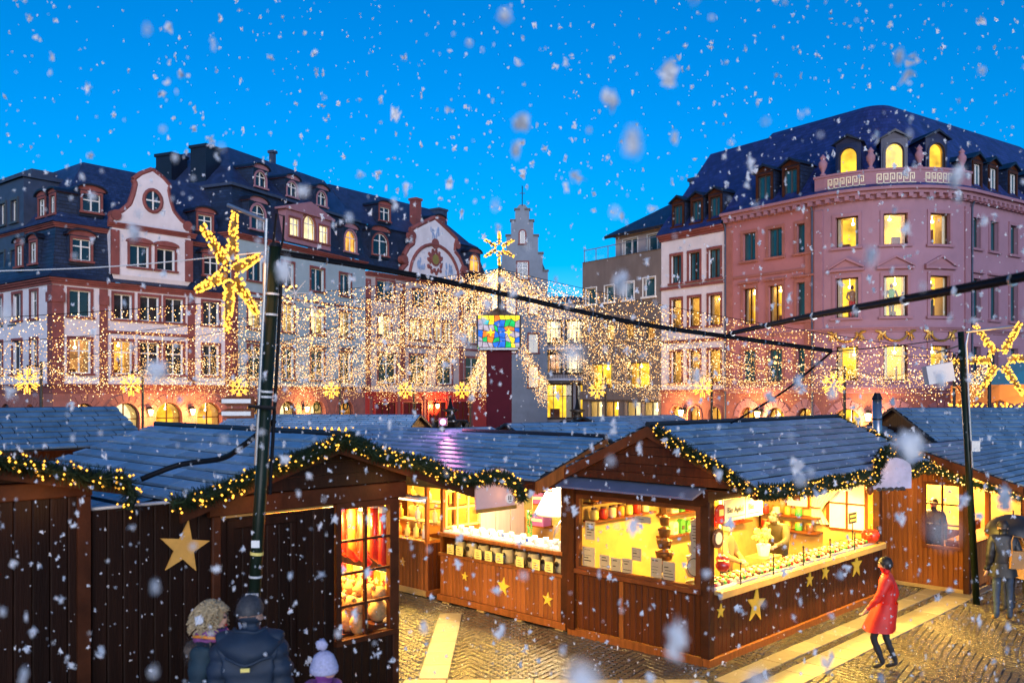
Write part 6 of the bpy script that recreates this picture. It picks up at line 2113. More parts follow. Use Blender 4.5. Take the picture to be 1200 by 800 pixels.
# ------------------------------------------------------------------ poles in front
t = thing('black_pole', 'leaning black pole with cable ties and wooden direction boards in front', 'pole', (-2.635, 8.8, 0))
MB().tube([(0, 0, .0), (.324, 0, 5.42)], [.062, .056], 14).build('shaft', 'pole_green', t, True)
MB().tube([(.324, 0, 5.42), (.326, 0, 5.46)], [.063, .045], 14).build('cap', 'iron', t)
for z in (2.2, 3.95, 4.0, 4.75, 4.95):
    MB().tube([(z * .0598, 0, z), (z * .0598 + .001, 0, z + .02)], .066, 12).build('cable_tie', 'metal_white', t)
MB().tube([(z * .0598, 0, 2.42) for z in (2.4,)] + [(.146, 0, 2.45)], .065, 12).build('yellow_band', 'paper_yellow', t)
MB().box(.11, .19, -.07, -.064, 2.5, 2.57).build('sticker', 'white_cloth', t)
MB().box(.06, .18, -.1, -.064, 1.9, 2.06).build('label_plate', 'white_cloth', t)
MB().tube([(.15, -.06, 3.3), (.235, -.07, 4.9), (.26, -.08, 5.68)], .016, 8).build('bracket_tube', 'metal_grey', t)
MB().tube([(.26, -.08, 5.66), (-.14, .0, 5.83)], .02, 8).build('arm', 'metal_grey', t)
MB().tube([(.29, .05, 5.45), (.33, .02, 5.75), (.41, .0, 5.72), (.4, 0, 5.5), (.35, 0, 5.3)], .012, 6).build('loop_cable', 'cable_black', t)
MB().tube([(.25, .08, 3.0), (.33, .07, 4.4), (.37, .06, 5.2)], .018, 8).build('conduit', 'cable_black', t)
for k, (z, dz) in enumerate(((3.92, .0), (3.8, .0))):
    mb = MB()
    mb.prism([(.05, z - .045), (.05, z + .045), (-.2, z + .05), (-.3, z), (-.2, z - .05)], lambda q, s_: (q[0] + .1, (-.12 if s_ == 0 else -.1) - .0, q[1]))
    bd = mb.build('direction_board', 'wood_trim', t)
    MB().box(-.16, .12, -.124, -.1205, z - .02, z + .02).build('paint', 'white_cloth', bd)
MB().tube([(.1, -.12, 3.87), (.36, -.1, 3.85)], .02, 6).build('clamp', 'iron', t)
light_star('big golden star of lights hanging from the leaning black pole', (-2.72, 8.72, 5.17), .60, R(76), 6, .062, 110, .013, roll=.12, light=8)
for k, (x, z, s_) in enumerate(((-2.14, 4.98, .16), (-1.95, 4.82, .13))):
    t = thing('wire_star', ('loose wire star with few lights right of the black pole', 'small wire star with white lights beside the loose one')[k], 'light star', (x, 8.9, z))
    for j in range(7):
        q = 2 * PI * j / 7
        MB().tube([(0, 0, 0), (s_ * cos(q), .03 * sin(3 * q), s_ * sin(q))], .004, 4).build('wire_arm', 'metal_white', t)
    mb = MB()
    for j in range(16):
        q = rnd.uniform(0, 6.3)
        f = rnd.uniform(.4, 1)
        mb.octa((s_ * f * cos(q), rnd.uniform(-.05, .05), s_ * f * sin(q)), .012)
    for j in range(6):
        mb.octa((.03 * sin(j), 0, -s_ - .04 * j), .01)
    mb.build('bulbs', 'bulb_warm', t, kind='stuff')
    MB().tube([(0, 0, 0), (-2.22 - x if k == 0 else -2.14 - x, -.1, 5.3 - z if k == 0 else .16)], .004, 4).build('wire', 'metal_white', t)
t = thing('black_pole', 'slim black pole with white box at the edge of the lane', 'pole', (8.76, 17.0, 0))
MB().tube([(0, 0, 0), (-.3, 0, 5.15)], [.064, .056], 12).build('shaft', 'pole_green', t, True)
MB().tube([(-.12, -.08, 2.6), (-.24, -.08, 4.9), (-.18, -.08, 5.2)], .022, 8).build('bracket_tube', 'metal_grey', t)
MB().tube([(-.25, -.08, 5.14), (.85, -.15, 5.26)], .026, 8).build('arm', 'metal_grey', t)
MB().box(-.95, -.45, -.1, .1, 4.5, 4.85).build('white_box', 'metal_white', t, rot=(0, R(-10), 0), loc=(.78, 0, -.12))
MB().tube([(-.75, 0, 4.75), (-.28, 0, 4.9)], .015, 5).build('box_bracket', 'iron', t)
MB().box(-.16, .0, -.13, -.08, 2.9, 3.1).build('meter_box', 'metal_grey', t)
for j in range(4):
    MB().tube([(-.27, .0, 4.9 - j * .06), (-.4 - .03 * j, .0, 4.6 - .1 * j), (-.24, -.03, 4.2 - .1 * j)], .01, 5).build('loose_cable', 'cable_black', t)
light_star('golden star of lights hanging at the slim pole', (9.1, 16.85, 4.62), .78, R(-15), 6, .08, 95, .019, roll=R(28), light=20)

# ------------------------------------------------------------------ cables
def cable(label, pts, r, name='cable', m='cable_black', ties=0):
    pts = [Vector(q) for q in pts]
    sm = []
    for i in range(len(pts) - 1):
        p0, p1, p2, p3 = pts[max(i - 1, 0)], pts[i], pts[i + 1], pts[min(i + 2, len(pts) - 1)]
        for k in range(8):
            f = k / 8
            sm.append(.5 * ((2 * p1) + (p2 - p0) * f + (2 * p0 - 5 * p1 + 4 * p2 - p3) * f * f + (3 * p1 - p0 - 3 * p2 + p3) * f ** 3))
    sm.append(pts[-1])
    t = thing(name, label, 'cable', sm[0])
    o = sm[0]
    q = [v - o for v in sm]
    MB().tube(q, r, 8).build('sheath', m, t, True)
    if ties:
        MB().tube([v + Vector((.0, -r * .5, r * 1.2)) for v in q], r * .55, 6).build('second_strand', m, t, True)
        for k in range(3, len(q) - 1, ties):
            MB().tube([q[k], q[k].lerp(q[k + 1], .06)], r * 1.7, 8).build('cable_tie', 'metal_grey', t)
    return t
def wp(px, py, Y):
    return ((px - 600) / 1057 * Y, Y, 4 - (py - 460) / 1057 * Y)
cable('thick black cable bundle from the leaning pole across the market', [(-2.28, 8.8, 5.36), (-1.02, 9.8, 5.26), (-.1, 10.6, 5.15), (1.12, 11.2, 4.94), (2.0, 11.6, 4.82), (2.78, 12.0, 4.75), (4.43, 12.5, 4.57)], .022, ties=5)
cable('heavy black cable bundle coming in from the upper right', [(2.9, 4.35, 4.64), (2.75, 5.1, 4.62), (2.7, 6.4, 4.64), (2.78, 8.6, 4.71), (2.86, 11.9, 4.77)], .021, ties=4)
cable('loose black cable hanging down to the candy stall ridge', [(4.43, 12.5, 4.57), (4.38, 12.9, 4.42), (4.1, 13.6, 4.02), (3.75, 14.4, 3.66), (3.62, 14.9, 3.5)], .016)
cable('thin wire from the cable end to the slim pole', [(4.43, 12.5, 4.57), (6.4, 14.7, 4.78), (8.48, 17.0, 5.05)], .008)
cable('thin white wire from the upper left to the leaning pole', [(-5.2, 8.6, 5.15), (-3.8, 8.7, 5.22), (-2.34, 8.8, 5.38)], .006, m='metal_white')
cable('thick hose lying over the tiled roof to the leaning pole', [(-2.36, 8.95, 3.72), (-2.75, 9.15, 3.45), (-3.1, 9.6, 3.3), (-3.6, 9.75, 3.22), (-3.95, 9.6, 3.08)], .03)
# chimney pipe and floodlight
t = thing('stove_pipe', 'shiny metal stove pipe rising behind the candy stall', 'pipe', (8.1, 20.0, 0))
MB().tube([(0, 0, 2.2), (0, 0, 3.85)], .1, 14).build('pipe', 'metal_grey', t, True)
MB().tube([(0, 0, 3.85), (.0, 0, 4.0)], [.12, .06], 14).build('cowl', 'iron', t)
MB().tube([(0, 0, 0), (0, 0, 2.2)], .1, 10).build('lower_pipe', 'metal_grey', t)
for z in (2.9, 3.4):
    MB().tube([(0, 0, z), (0, 0, z + .03)], .108, 14).build('clamp', 'iron', t)
t = thing('floodlight', 'bright magenta floodlight above the stall roofs left of the red column', 'lamp', (-1.42, 18.55, 0))
MB().tube([(0, 0, 0), (0, 0, 3.3)], .04, 8).build('stand', 'iron', t)
MB().box(-.09, .09, 0, .12, 3.32, 3.48).build('housing', 'iron', t)
MB().blob((0, -.02, 3.4), (.06, .03, .06), 0, 10, 6).build('lens', 'lamp_magenta', t)
lamp(t, 'lamp_light', 'POINT', (0, -.35, 3.5), 14, (1, .3, .6), .1)
# fairground roof at the edge
t = thing('carousel', 'orange lit carousel with turquoise top beyond the hanging star', 'carousel', (25.5, 41.0, 0))
n = 14
for k in range(n):
    a0, a1 = 2 * PI * k / n, 2 * PI * (k + 1) / n
    MB().add([(4.9 * cos(a0), 4.9 * sin(a0), 4.3), (4.9 * cos(a1), 4.9 * sin(a1), 4.3), (.5 * cos(a1), .5 * sin(a1), 6.4), (.5 * cos(a0), .5 * sin(a0), 6.4)], [(0, 1, 2, 3)]).build('roof_panel', 'tarp_teal', t)
    mb = MB()
    am = (a0 + a1) / 2
    mb.prism([(a0, 4.35), (a1, 4.35), (a1, 3.7), (a1 * .7 + a0 * .3, 3.5), (am, 3.65), (a0 * .7 + a1 * .3, 3.5), (a0, 3.7)], lambda q, s_: ((5.0 if s_ == 0 else 4.93) * cos(q[0]), (5.0 if s_ == 0 else 4.93) * sin(q[0]), q[1]))
    mb.build('valance_panel', 'tarp_orange', t)
    MB().tube([(4.6 * cos(a0), 4.6 * sin(a0), 0), (4.6 * cos(a0), 4.6 * sin(a0), 4.3)], .06, 6).build('post', 'gold', t)
mb = MB()
for k in range(90):
    a = 2 * PI * k / 90
    mb.octa((5.06 * cos(a), 5.06 * sin(a), 3.42), .07)
mb.build('rim_bulbs', 'bulb_gold', t, kind='stuff')
MB().lathe([(1.2, 0), (1.2, 4.3), (.4, 6.3)], n=14).build('drum', 'tarp_orange', t)
MB().lathe([(5.0, .0), (5.0, .4), (.1, .45)], n=20).build('platform', 'wood_trim', t)
lamp(t, 'lamp_light', 'POINT', (-2, -2, 3.2), 260, (1, .5, .14), .3)
lamp(t, 'lamp_light', 'POINT', (-4.6, -4.2, 3.4), 120, (1, .5, .14), .3)
# dark fountain on the square
for x, y, lb in ((4.5, 62, 'dark ornate fountain before the lit cafe'), (-4.3, 63, 'dark ornate fountain left of the red column')):
    t = thing('fountain', lb, 'fountain', (x, y, 0))
    MB().lathe([(1.6, 0), (1.7, .5), (1.5, .55), (.5, .6), (.35, 1.5), (1.1, 1.9), (1.2, 2.1), (.4, 2.1), (.25, 2.6), (.6, 2.8), (.2, 2.9), (.05, 3.6)], n=16).build('basin', 'iron', t, True)
    mb = MB()
    for k in range(6):
        q = 2 * PI * k / 6
        mb.blob((1.1 * cos(q), 1.1 * sin(q), 1.6), (.3, .3, .5), .2, 8, 6)
    mb.build('figures', 'iron', t)

# ------------------------------------------------------------------ falling snow
def snowfall():
    rg = random.Random(21)
    mb = MB()
    n = 0
    def flake(c, s_, fine):
        # a loose clump of little plates and needles
        e1, e2, e3 = rg.uniform(.5, 1.1), rg.uniform(.5, 1.1), rg.uniform(.7, 1.5)
        V, Fc = [], []
        for j in range(26 if fine else 8):
            def rp(k_):
                a, q = math.acos(rg.uniform(-1, 1)), rg.uniform(0, 2 * PI)
                r_ = s_ * k_
                return (c[0] + r_ * sin(a) * cos(q) * e1, c[1] + r_ * sin(a) * sin(q) * e2, c[2] + r_ * cos(a) * e3)
            V += [rp(.5), rp(rg.uniform(.6, 1.1)), rp(rg.uniform(.6, 1.1))]
            Fc.append((3 * j, 3 * j + 1, 3 * j + 2))
        mb.add(V, Fc)
    while n < 12500:
        c = (rg.uniform(-8, 8), (rg.uniform(.4, 9.5) if rg.random() < .925 else rg.uniform(.4, 2.6)), rg.uniform(.8, 9.0))
        # keep to the air over the lane and the terrace
        if abs(c[0]) > .9 * c[1] + .6 or c[2] > 4 + .62 * c[1] + .3 or c[2] < 4 - .5 * c[1] - .3:
            if rg.random() < .85:
                continue
        v = Vector((c[0], c[1], 0)) - MC
        if v.dot(MBv) > 1.2 and v.dot(MA) < -4:
            continue
        s_ = .0072 + .027 * rg.random() ** 3.4
        flake(c, s_, c[1] < 2.2)
        n += 1
    o = mb.build('snowfall', 'snow', None, True)
    o['kind'] = 'stuff'
    tag(o, 'white snowflakes drifting through the air over the whole market', 'snow')
snowfall()

# ================================================================== people
def person(label, loc, yaw, H=1.72, pose=None, coat='coat_navy', trousers='trousers', shoe='shoe', hairm='hair_dark', skin='skin', bulk=1.0, quilt=0.0, skirt=None, hair='short', hood=False, group=None, fingers=True, look=0.0, near=False, long=False):
    """one continuous body grown over a posed skeleton; faces +y before yaw"""
    J = dict(pelvis=(0, 0, .95), spine=(0, .0, 1.13), chest=(0, .0, 1.34), neck=(0, .0, 1.49), hb=(0, .015, 1.55), head=(0, .025, 1.635), crown=(0, .01, 1.70),
             sl=(-.175, 0, 1.41), el=(-.225, -.03, 1.14), wl=(-.235, .05, .9), sr=(.175, 0, 1.41), er=(.225, -.03, 1.14), wr=(.235, .05, .9),
             hl=(-.095, 0, .9), kl=(-.105, .02, .5), al=(-.11, -.02, .09), tl=(-.12, .14, .035), hr=(.095, 0, .9), kr=(.105, .02, .5), ar=(.11, -.02, .09), tr=(.12, .14, .035))
    J.update(pose or {})
    J = {k: Vector(v) for k, v in J.items()}
    b = bulk
    RAD = dict(pelvis=(.15 * b, .115 * b), spine=(.145 * b, .11 * b), chest=(.16 * b, .12 * b), neck=(.058, .06), hb=(.06, .07), head=(.083, .1), crown=(.06, .075),
               sl=(.078 * b, .078 * b), el=(.056 * b, .056 * b), wl=(.036, .036), hl=(.09, .09), kl=(.06, .06), al=(.042, .045), tl=(.04, .03))
    for k in ('s', 'e', 'w', 'h', 'k', 'a', 't'):
        RAD[k + 'r'] = RAD[k + 'l']
    RAD['hl'] = RAD['hr'] = (.088, .088)
    E_ = [('pelvis', 'spine', 'c'), ('spine', 'chest', 'c'), ('chest', 'neck', 'c'), ('neck', 'hb', 's'), ('hb', 'head', 's'), ('head', 'crown', 's'),
          ('chest', 'sl', 'c'), ('sl', 'el', 'c'), ('el', 'wl', 'c'), ('chest', 'sr', 'c'), ('sr', 'er', 'c'), ('er', 'wr', 'c'),
          ('pelvis', 'hl', 't'), ('hl', 'kl', 't'), ('kl', 'al', 't'), ('al', 'tl', 'f'), ('pelvis', 'hr', 't'), ('hr', 'kr', 't'), ('kr', 'ar', 't'), ('ar', 'tr', 'f')]
    # nose
    hd = J['head']
    cl, sl_ = cos(look), sin(look)
    def rl(v):
        return Vector((v[0] * cl - v[1] * sl_, v[0] * sl_ + v[1] * cl, v[2]))
    J['nose'] = hd + rl((0, .105, -.005)); RAD['nose'] = (.016, .02); E_.append(('head', 'nose', 's'))
    J['earl'] = hd + rl((-.088, -.01, .0)); RAD['earl'] = (.016, .022); E_.append(('head', 'earl', 's'))
    J['earr'] = hd + rl((.088, -.01, .0)); RAD['earr'] = (.016, .022); E_.append(('head', 'earr', 's'))
    if fingers:
        for s_, w_, e_ in (('l', 'wl', 'el'), ('r', 'wr', 'er')):
            d = (J[w_] - J[e_]).normalized()
            sd = d.cross(Vector((0, 1, 0)) if abs(d.y) < .8 else Vector((1, 0, 0))).normalized()
            up = sd.cross(d)
            pm = 'palm' + s_
            J[pm] = J[w_] + d * .075; RAD[pm] = (.036, .022); E_.append((w_, pm, 's'))
            for q, (off, ln) in enumerate(((-.028, .07), (-.01, .082), (.01, .078), (.028, .06))):
                a, c = pm + 'f%d' % q, pm + 'g%d' % q
                J[a] = J[pm] + d * (.02 + ln * .5) + sd * off; RAD[a] = (.009, .009)
                J[c] = J[a] + (d * .75 + up * .55).normalized() * ln * .6; RAD[c] = (.0075, .0075)
                E_ += [(pm, a, 's'), (a, c, 's')]
            a = pm + 'th'
            J[a] = J[w_] + d * .06 + sd * -.05 + up * .02; RAD[a] = (.01, .01); E_.append((w_, a, 's'))
    S = H / 1.75
    names = list(J)
    me = bpy.data.meshes.new('body')
    me.from_pydata([J[n] * S for n in names], [(names.index(a), names.index(c)) for a, c, _ in E_], [])
    o = bpy.data.objects.new('tmp_body', me)
    COL.objects.link(o)
    md = o.modifiers.new('skin', 'SKIN')
    md.use_smooth_shade = True
    ly = me.skin_vertices[0].data if me.skin_vertices else None
    if ly is None:
        bpy.context.view_layer.objects.active = o
        bpy.ops.object.modifier_remove(modifier='skin')
        md = o.modifiers.new('skin', 'SKIN')
        ly = me.skin_vertices[0].data
    for i, n in enumerate(names):
        ly[i].radius = (RAD[n][0] * S, RAD[n][1] * S)
        ly[i].use_root = (n == 'pelvis')
    sb = o.modifiers.new('sub', 'SUBSURF'); sb.levels = sb.render_levels = 3 if near else 2
    dg = bpy.context.evaluated_depsgraph_get()
    body = bpy.data.meshes.new_from_object(o.evaluated_get(dg))
    bpy.data.objects.remove(o)
    body.name = 'body'
    body.materials.clear()
    for m in (coat, skin, trousers, shoe):
        body.materials.append(MATS[m])
    mi = {'c': 0, 's': 1, 't': 2, 'f': 3}
    A_ = np.array([J[a] * S for a, c, g in E_]); B_ = np.array([J[c] * S for a, c, g in E_])
    G_ = np.array([mi[g] for a, c, g in E_]); R_ = np.array([(RAD[a][0] + RAD[c][0]) * .5 * S for a, c, g in E_])
    C_ = np.empty(3 * len(body.polygons)); body.polygons.foreach_get('center', C_); C_ = C_.reshape(-1, 3)
    bd = np.full(len(C_), 9.0); best = np.zeros(len(C_), int)
    for a, d_, g, r in zip(A_, B_, G_, R_):
        v = d_ - a
        f = np.clip(((C_ - a) @ v) / max(v @ v, 1e-9), 0, 1)
        dd = np.linalg.norm(C_ - (a + f[:, None] * v), axis=1) - r
        m_ = dd < bd
        bd[m_], best[m_] = dd[m_], g
    body.polygons.foreach_set('material_index', best.tolist())
    body.polygons.foreach_set('use_smooth', [True] * len(C_))
    nv = len(body.vertices)
    co = np.empty(nv * 3); body.vertices.foreach_get('co', co); co = co.reshape(-1, 3)
    no = np.empty(nv * 3); body.vertices.foreach_get('normal', no); no = no.reshape(-1, 3)
    cloth, puff = set(), set()
    for p_ in body.polygons:
        if p_.material_index in (0, 2):
            cloth.update(p_.vertices)
            if p_.material_index == 0:
                puff.update(p_.vertices)
    for i in cloth:                    # creases in the cloth, quilting on padded jackets
        q = Vector((co[i][0] * 9, co[i][1] * 9, co[i][2] * 16))
        d_ = mnoise.noise(q) * .011 + mnoise.noise(q * 2.7) * .005
        if quilt and i in puff:
            d_ += quilt * (abs(sin(co[i][2] * 26)) - .35)
        co[i] += no[i] * d_
    body.vertices.foreach_set('co', co.ravel())
    body.update()
    t = thing('person', label, 'person', loc, yaw, group)
    link('body', body, t)
    hp = hd * S
    # hair
    if hair == 'short':
        mb = MB()
        vs, fs = [], []
        nn, mm = 16, 8
        for i in range(mm + 1):
            a = PI * (.78 if long else .54) * i / mm
            for k in range(nn):
                q = 2 * PI * k / nn
                fr = max(0, sin(q))                    # towards the face
                aa = a * (1 - (.52 if long else .36) * fr)
                r_ = 1 + mnoise.noise(Vector((i * .9, k * .7, H))) * .05
                vs.append(hp + rl(Vector((.092 * sin(aa) * cos(q) * r_, .108 * sin(aa) * sin(q) * r_ - .012, .112 * cos(aa) * r_ + .01)) * S))
        for i in range(mm):
            for k in range(nn):
                k2 = (k + 1) % nn
                fs.append((i * nn + k, i * nn + k2, (i + 1) * nn + k2, (i + 1) * nn + k))
        mb.add(vs, fs)
        rg = random.Random(4)
        for k in range(900 if near else 120):
            v = vs[rg.randrange(nn, len(vs))]
            d = (v - hp).normalized()
            c_ = v + Vector((rg.gauss(0, .012), rg.gauss(0, .012), rg.gauss(0, .012)))
            e_ = (d * .4 + Vector((rg.gauss(0, .3), rg.gauss(0, .3), -.5))).normalized() * (.016 if near else .03)
            sd = d.cross(e_).normalized() * (.0018 if near else .005)
            mb.add([c_ - sd, c_ + sd, c_ + e_], [(0, 1, 2)])
        mb.build('hair', hairm, t, True)
    elif hair == 'curly':
        mb = MB()
        rg = random.Random(8)
        mb.blob(hp + rl((0, -.02, .015)) * S, (.1 * S, .11 * S, .115 * S), .05, 12, 8)
        for k in range(420):
            a, q = math.acos(rg.uniform(-.45, 1)), rg.uniform(0, 2 * PI)
            if sin(q) > .55 and a > .9:
                continue
            d = Vector((sin(a) * cos(q), sin(a) * sin(q), cos(a)))
            c0 = hp + rl(Vector((d.x * .1, d.y * .115 - .015, d.z * .115 + .01)) * S)
            dn = rl(Vector((d.x * .05, d.y * .05, -.055 + d.z * .03))) * S
            w_ = rl(Vector((-d.y, d.x, 0)).normalized() if abs(d.z) < .99 else Vector((1, 0, 0))) * .014
            pts = [c0 + dn * (j / 5) + w_ * sin(j * 1.9 + k) + d * .012 for j in range(6)]
            mb.tube(pts, [.007, .0065, .006, .0055, .005, .003], 4)
        mb.build('hair', hairm, t, True)
    elif hair == 'hat':
        mb = MB()
        mb.lathe([(.112 * S, -.02), (.118 * S, .0), (.118 * S, .03), (.105 * S, .07 * S), (.085 * S, .115 * S), (.045 * S, .145 * S), (.01, .152 * S)], hp + Vector((0, -.01, .02)), 18)
        hat = mb.build('knit_hat', hairm, t, True)
        mb = MB(); mb.blob(hp + Vector((0, -.03, .185)), .05 * S, .25, 10, 8); mb.build('pompom', hairm, hat, True)
        MB().lathe([(.119 * S, -.03), (.126 * S, -.02), (.126 * S, .012), (.119 * S, .02)], hp + Vector((0, -.01, .02)), 18).build('hat_brim', hairm, hat, True)
    elif hair == 'cap':
        MB().lathe([(.108 * S, .0), (.112 * S, .04), (.095 * S, .09), (.05 * S, .115), (.01, .12)], hp + Vector((0, 0, .03)), 16).build('cap', hairm, t, True)
    # eyes and mouth
    for s_ in (-1, 1):
        mb = MB(); mb.blob(hp + rl((s_ * .032, .092, .012)) * S, .011 * S, 0, 6, 4); mb.build('eye', 'ink', t)
    mb = MB(); mb.blob(hp + rl((0, .096, -.05)) * S, (.024 * S, .008, .007), 0, 8, 4); mb.build('mouth', 'red', t)
    if skirt:
        z0, z1, r0, r1 = skirt
        mb = MB()
        vs, fs = [], []
        nn = 20
        c0, c1 = J['pelvis'] * S, (J['kl'] + J['kr']) * .5 * S
        for i in range(7):
            f = i / 6
            z = z1 + (z0 - z1) * f
            r_ = r1 + (r0 - r1) * f
            cc = c0.lerp(c1, f)
            for k in range(nn):
                q = 2 * PI * k / nn
                w_ = 1 + .07 * f * sin(5 * q + 1.3 * f) + .05 * f * mnoise.noise(Vector((3 * cos(q), 3 * sin(q), 4 * f)))
                vs.append((cc.x + r_ * cos(q) * w_, cc.y + r_ * .78 * sin(q) * w_, z * S))
        for i in range(6):
            for k in range(nn):
                k2 = (k + 1) % nn
                fs.append((i * nn + k, i * nn + k2, (i + 1) * nn + k2, (i + 1) * nn + k))
        mb.add(vs, fs)
        mb.build('coat_skirt', coat, t, True)
    if hood:
        nk = J['neck'] * S
        mb = MB()
        # folded-back hood: a soft pouch lying on the shoulders
        vs, fs = [], []
        nn, mm = 18, 9
        for i in range(mm + 1):
            f = i / mm
            for k in range(nn + 1):
                q = PI * (.93 + 1.14 * k / nn)
                prof = sin(PI * f)
                r_ = .085 + .06 * prof + .075 * f
                z = .035 - .2 * f * (.55 + .45 * abs(sin(q))) + .012 * sin(q * 5) * f
                vs.append(nk + Vector((r_ * 1.22 * cos(q), r_ * sin(q) - .01, z)) * S)
        for i in range(mm):
            for k in range(nn):
                a = i * (nn + 1) + k
                fs.append((a, a + 1, a + nn + 2, a + nn + 1))
        mb.add(vs, fs)
        vs2 = [v + Vector((mnoise.noise(v * 14), mnoise.noise(v * 14 + Vector((5, 0, 0))), mnoise.noise(v * 11))) * .014 for v in vs]
        mb = MB().add(vs2, fs)
        mb.tube([vs2[k] for k in range(nn + 1)], .014, 6)
        mb.tube([vs2[mm * (nn + 1) + k] for k in range(nn + 1)], .012, 6)
        mb.build('hood', hood if isinstance(hood, str) else coat, t, True)
    return t

TZ = .82
# three people at the standing table in front
t = person('woman with curly blond hair, fur collar and colourful scarf at the table', (-2.16, 6.45, TZ), R(-88), 1.68, coat='coat_petrol', hairm='hair_blond', hair='curly', bulk=1.2, quilt=.012, look=0, near=True)
nk = Vector((0, 0, 1.42))
mb = MB()
for k in range(500):
    q = rnd.uniform(0, 2 * PI)
    r_ = .16
    c = Vector((r_ * cos(q), r_ * .85 * sin(q), 1.36 + rnd.gauss(0, .03)))
    d = Vector((cos(q) * rnd.uniform(.3, 1), sin(q) * rnd.uniform(.3, 1), rnd.uniform(-.6, .9))).normalized() * rnd.uniform(.04, .09)
    sd = Vector((-sin(q), cos(q), .2)) * .006
    mb.add([c - sd, c + sd, c + d], [(0, 1, 2)])
mb.tube([(.15 * cos(2 * PI * k / 16), .13 * sin(2 * PI * k / 16), 1.36) for k in range(16)], .05, 8, closed=True)
mb.build('fur_collar', 'fur', t)
for j, (m, zz, rr) in enumerate((('scarf', 1.44, .105), ('coat_violet', 1.475, .098), ('orange', 1.455, .125))):
    MB().tube([((rr + .01 * sin(3 * q)) * cos(q), rr * .95 * sin(q) + .01, zz + .012 * sin(2 * q + j)) for q in [2 * PI * k / 18 for k in range(18)]], .03 if j < 2 else .012, 7, closed=True).build('scarf', m, t, True)
t = person('man with cropped dark hair in a navy hooded puffer jacket seen from behind', (-1.83, 6.3, TZ), R(8), 1.76, coat='coat_navy', hairm='hair_grey', bulk=1.3, quilt=.03, hood=True, look=R(-14), near=True)
MB().box(-.03, .03, -.235, -.22, 1.30, 1.325).build('hood_tag', 'paper_yellow', t)
t = person('child in a lilac knit bobble hat and violet scarf', (-1.3, 6.2, TZ), R(-35), 1.36, coat='coat_violet', hairm='knit_lilac', hair='hat', bulk=1.25, quilt=.012, pose=dict(head=(0, .025, 1.63)), near=True)
MB().tube([(.1 * cos(q), .1 * sin(q), 1.16 + .01 * sin(2 * q)) for q in [2 * PI * k / 16 for k in range(16)]], .035, 7, closed=True).build('scarf', 'coat_violet', t, True)
t = thing('standing_table', 'bright blue standing table at the bottom edge', 'table', (-2.32, 5.75, TZ))
MB().box(-.42, .28, -.35, .35, 1.07, 1.1).build('table_top', 'table_blue', t)
MB().tube([(-.05, 0, .03), (-.05, 0, 1.07)], .035, 8).build('leg', 'metal_grey', t)
MB().lathe([(.26, 0), (.24, .03), (.04, .05)], (-.05, 0, 0), 14).build('foot', 'metal_grey', t)
t = thing('drink_bottle', 'blue drinking bottle standing on the blue table', 'bottle', (-2.09, 5.82, TZ + 1.1))
MB().lathe([(.034, 0), (.036, .01), (.036, .13), (.02, .16), (.02, .17)], n=12).build('bottle_body', 'bottle_blue', t, True)
MB().lathe([(.022, .17), (.022, .2), (.01, .205)], n=10).build('cap', 'bottle_blue', t)
t = thing('drinking_glass', 'small tumbler beside the bottle on the blue table', 'glass', (-2.24, 5.7, TZ + 1.1))
MB().lathe([(.028, 0), (.034, .1), (.032, .1), (.026, .01)], n=12).build('tumbler', 'glass', t, True)
MB().lathe([(.026, .005), (.03, .06), (.001, .062)], n=12).build('drink', 'choc', t)

# walker in red
W = dict(kl=(-.1, .2, .52), al=(-.1, .05, .12), tl=(-.1, .2, .05), kr=(.1, .02, .5), ar=(.1, -.14, .09), tr=(.1, .02, .03), el=(-.24, .1, 1.16), wl=(-.22, .26, .98), er=(.25, -.13, 1.16), wr=(.27, -.08, .92))
t = person('person walking in a bright red coat across the lane', (5.38, 12.95, .025), R(68), 1.62, W, 'coat_red', 'trousers', 'shoe', 'hair_dark', bulk=1.3, skirt=(.62, 1.05, .29, .2), long=True)
# group by the slim pole
t = person('person in dark padded coat and jeans carrying a tan bag by the pole', (8.55, 15.7, .025), R(-8), 1.76, dict(wr=(.2, .12, 1.02), er=(.25, -.05, 1.15)), 'coat_black', 'jeans', 'shoe_tan', 'hair_dark', bulk=1.25, quilt=.012, skirt=(.78, 1.02, .24, .2))
b_ = thing('shoulder_bag', 'tan leather shoulder bag on the dark coat', 'bag', (8.74, 15.5, .98), R(-8))
MB().prism([(-.18, 0), (.18, 0), (.15, .3), (-.15, .3)], lambda q, s_: (q[0], -.06 if s_ == 0 else .05, q[1])).build('pouch', 'bag_tan', b_)
MB().tube([(-.13, 0, .28), (-.14, .0, .45), (-.1, .04, .55), (.05, .1, .52), (.13, 0, .28)], .012, 6).build('strap', 'bag_tan', b_)
person('person in tan coat reaching out at the far right', (9.25, 16.15, .025), R(80), 1.66, dict(er=(.2, .22, 1.25), wr=(.1, .42, 1.15), el=(-.22, .15, 1.2), wl=(-.12, .38, 1.12)), 'coat_tan', 'trousers', 'shoe', 'hair_dark', bulk=1.2, skirt=(.7, 1.02, .25, .2), long=True)
u = thing('umbrella', 'black umbrella held low beside the pole', 'umbrella', (8.95, 16.1, 1.28), 0)
n = 10
mb = MB()
vs = [(0, 0, .55)]
for i in range(1, 6):
    a = PI / 2 * i / 5
    for k in range(n):
        q = 2 * PI * k / n
        vs.append((.47 * sin(a) * cos(q), .47 * sin(a) * sin(q), .2 + .35 * cos(a)))
fs = [(0, 1 + k, 1 + (k + 1) % n) for k in range(n)]
for i in range(4):
    for k in range(n):
        k2 = (k + 1) % n
        fs.append((1 + i * n + k, 1 + (i + 1) * n + k, 1 + (i + 1) * n + k2, 1 + i * n + k2))
mb.add(vs, fs); mb.build('canopy', 'coat_black', u, True)
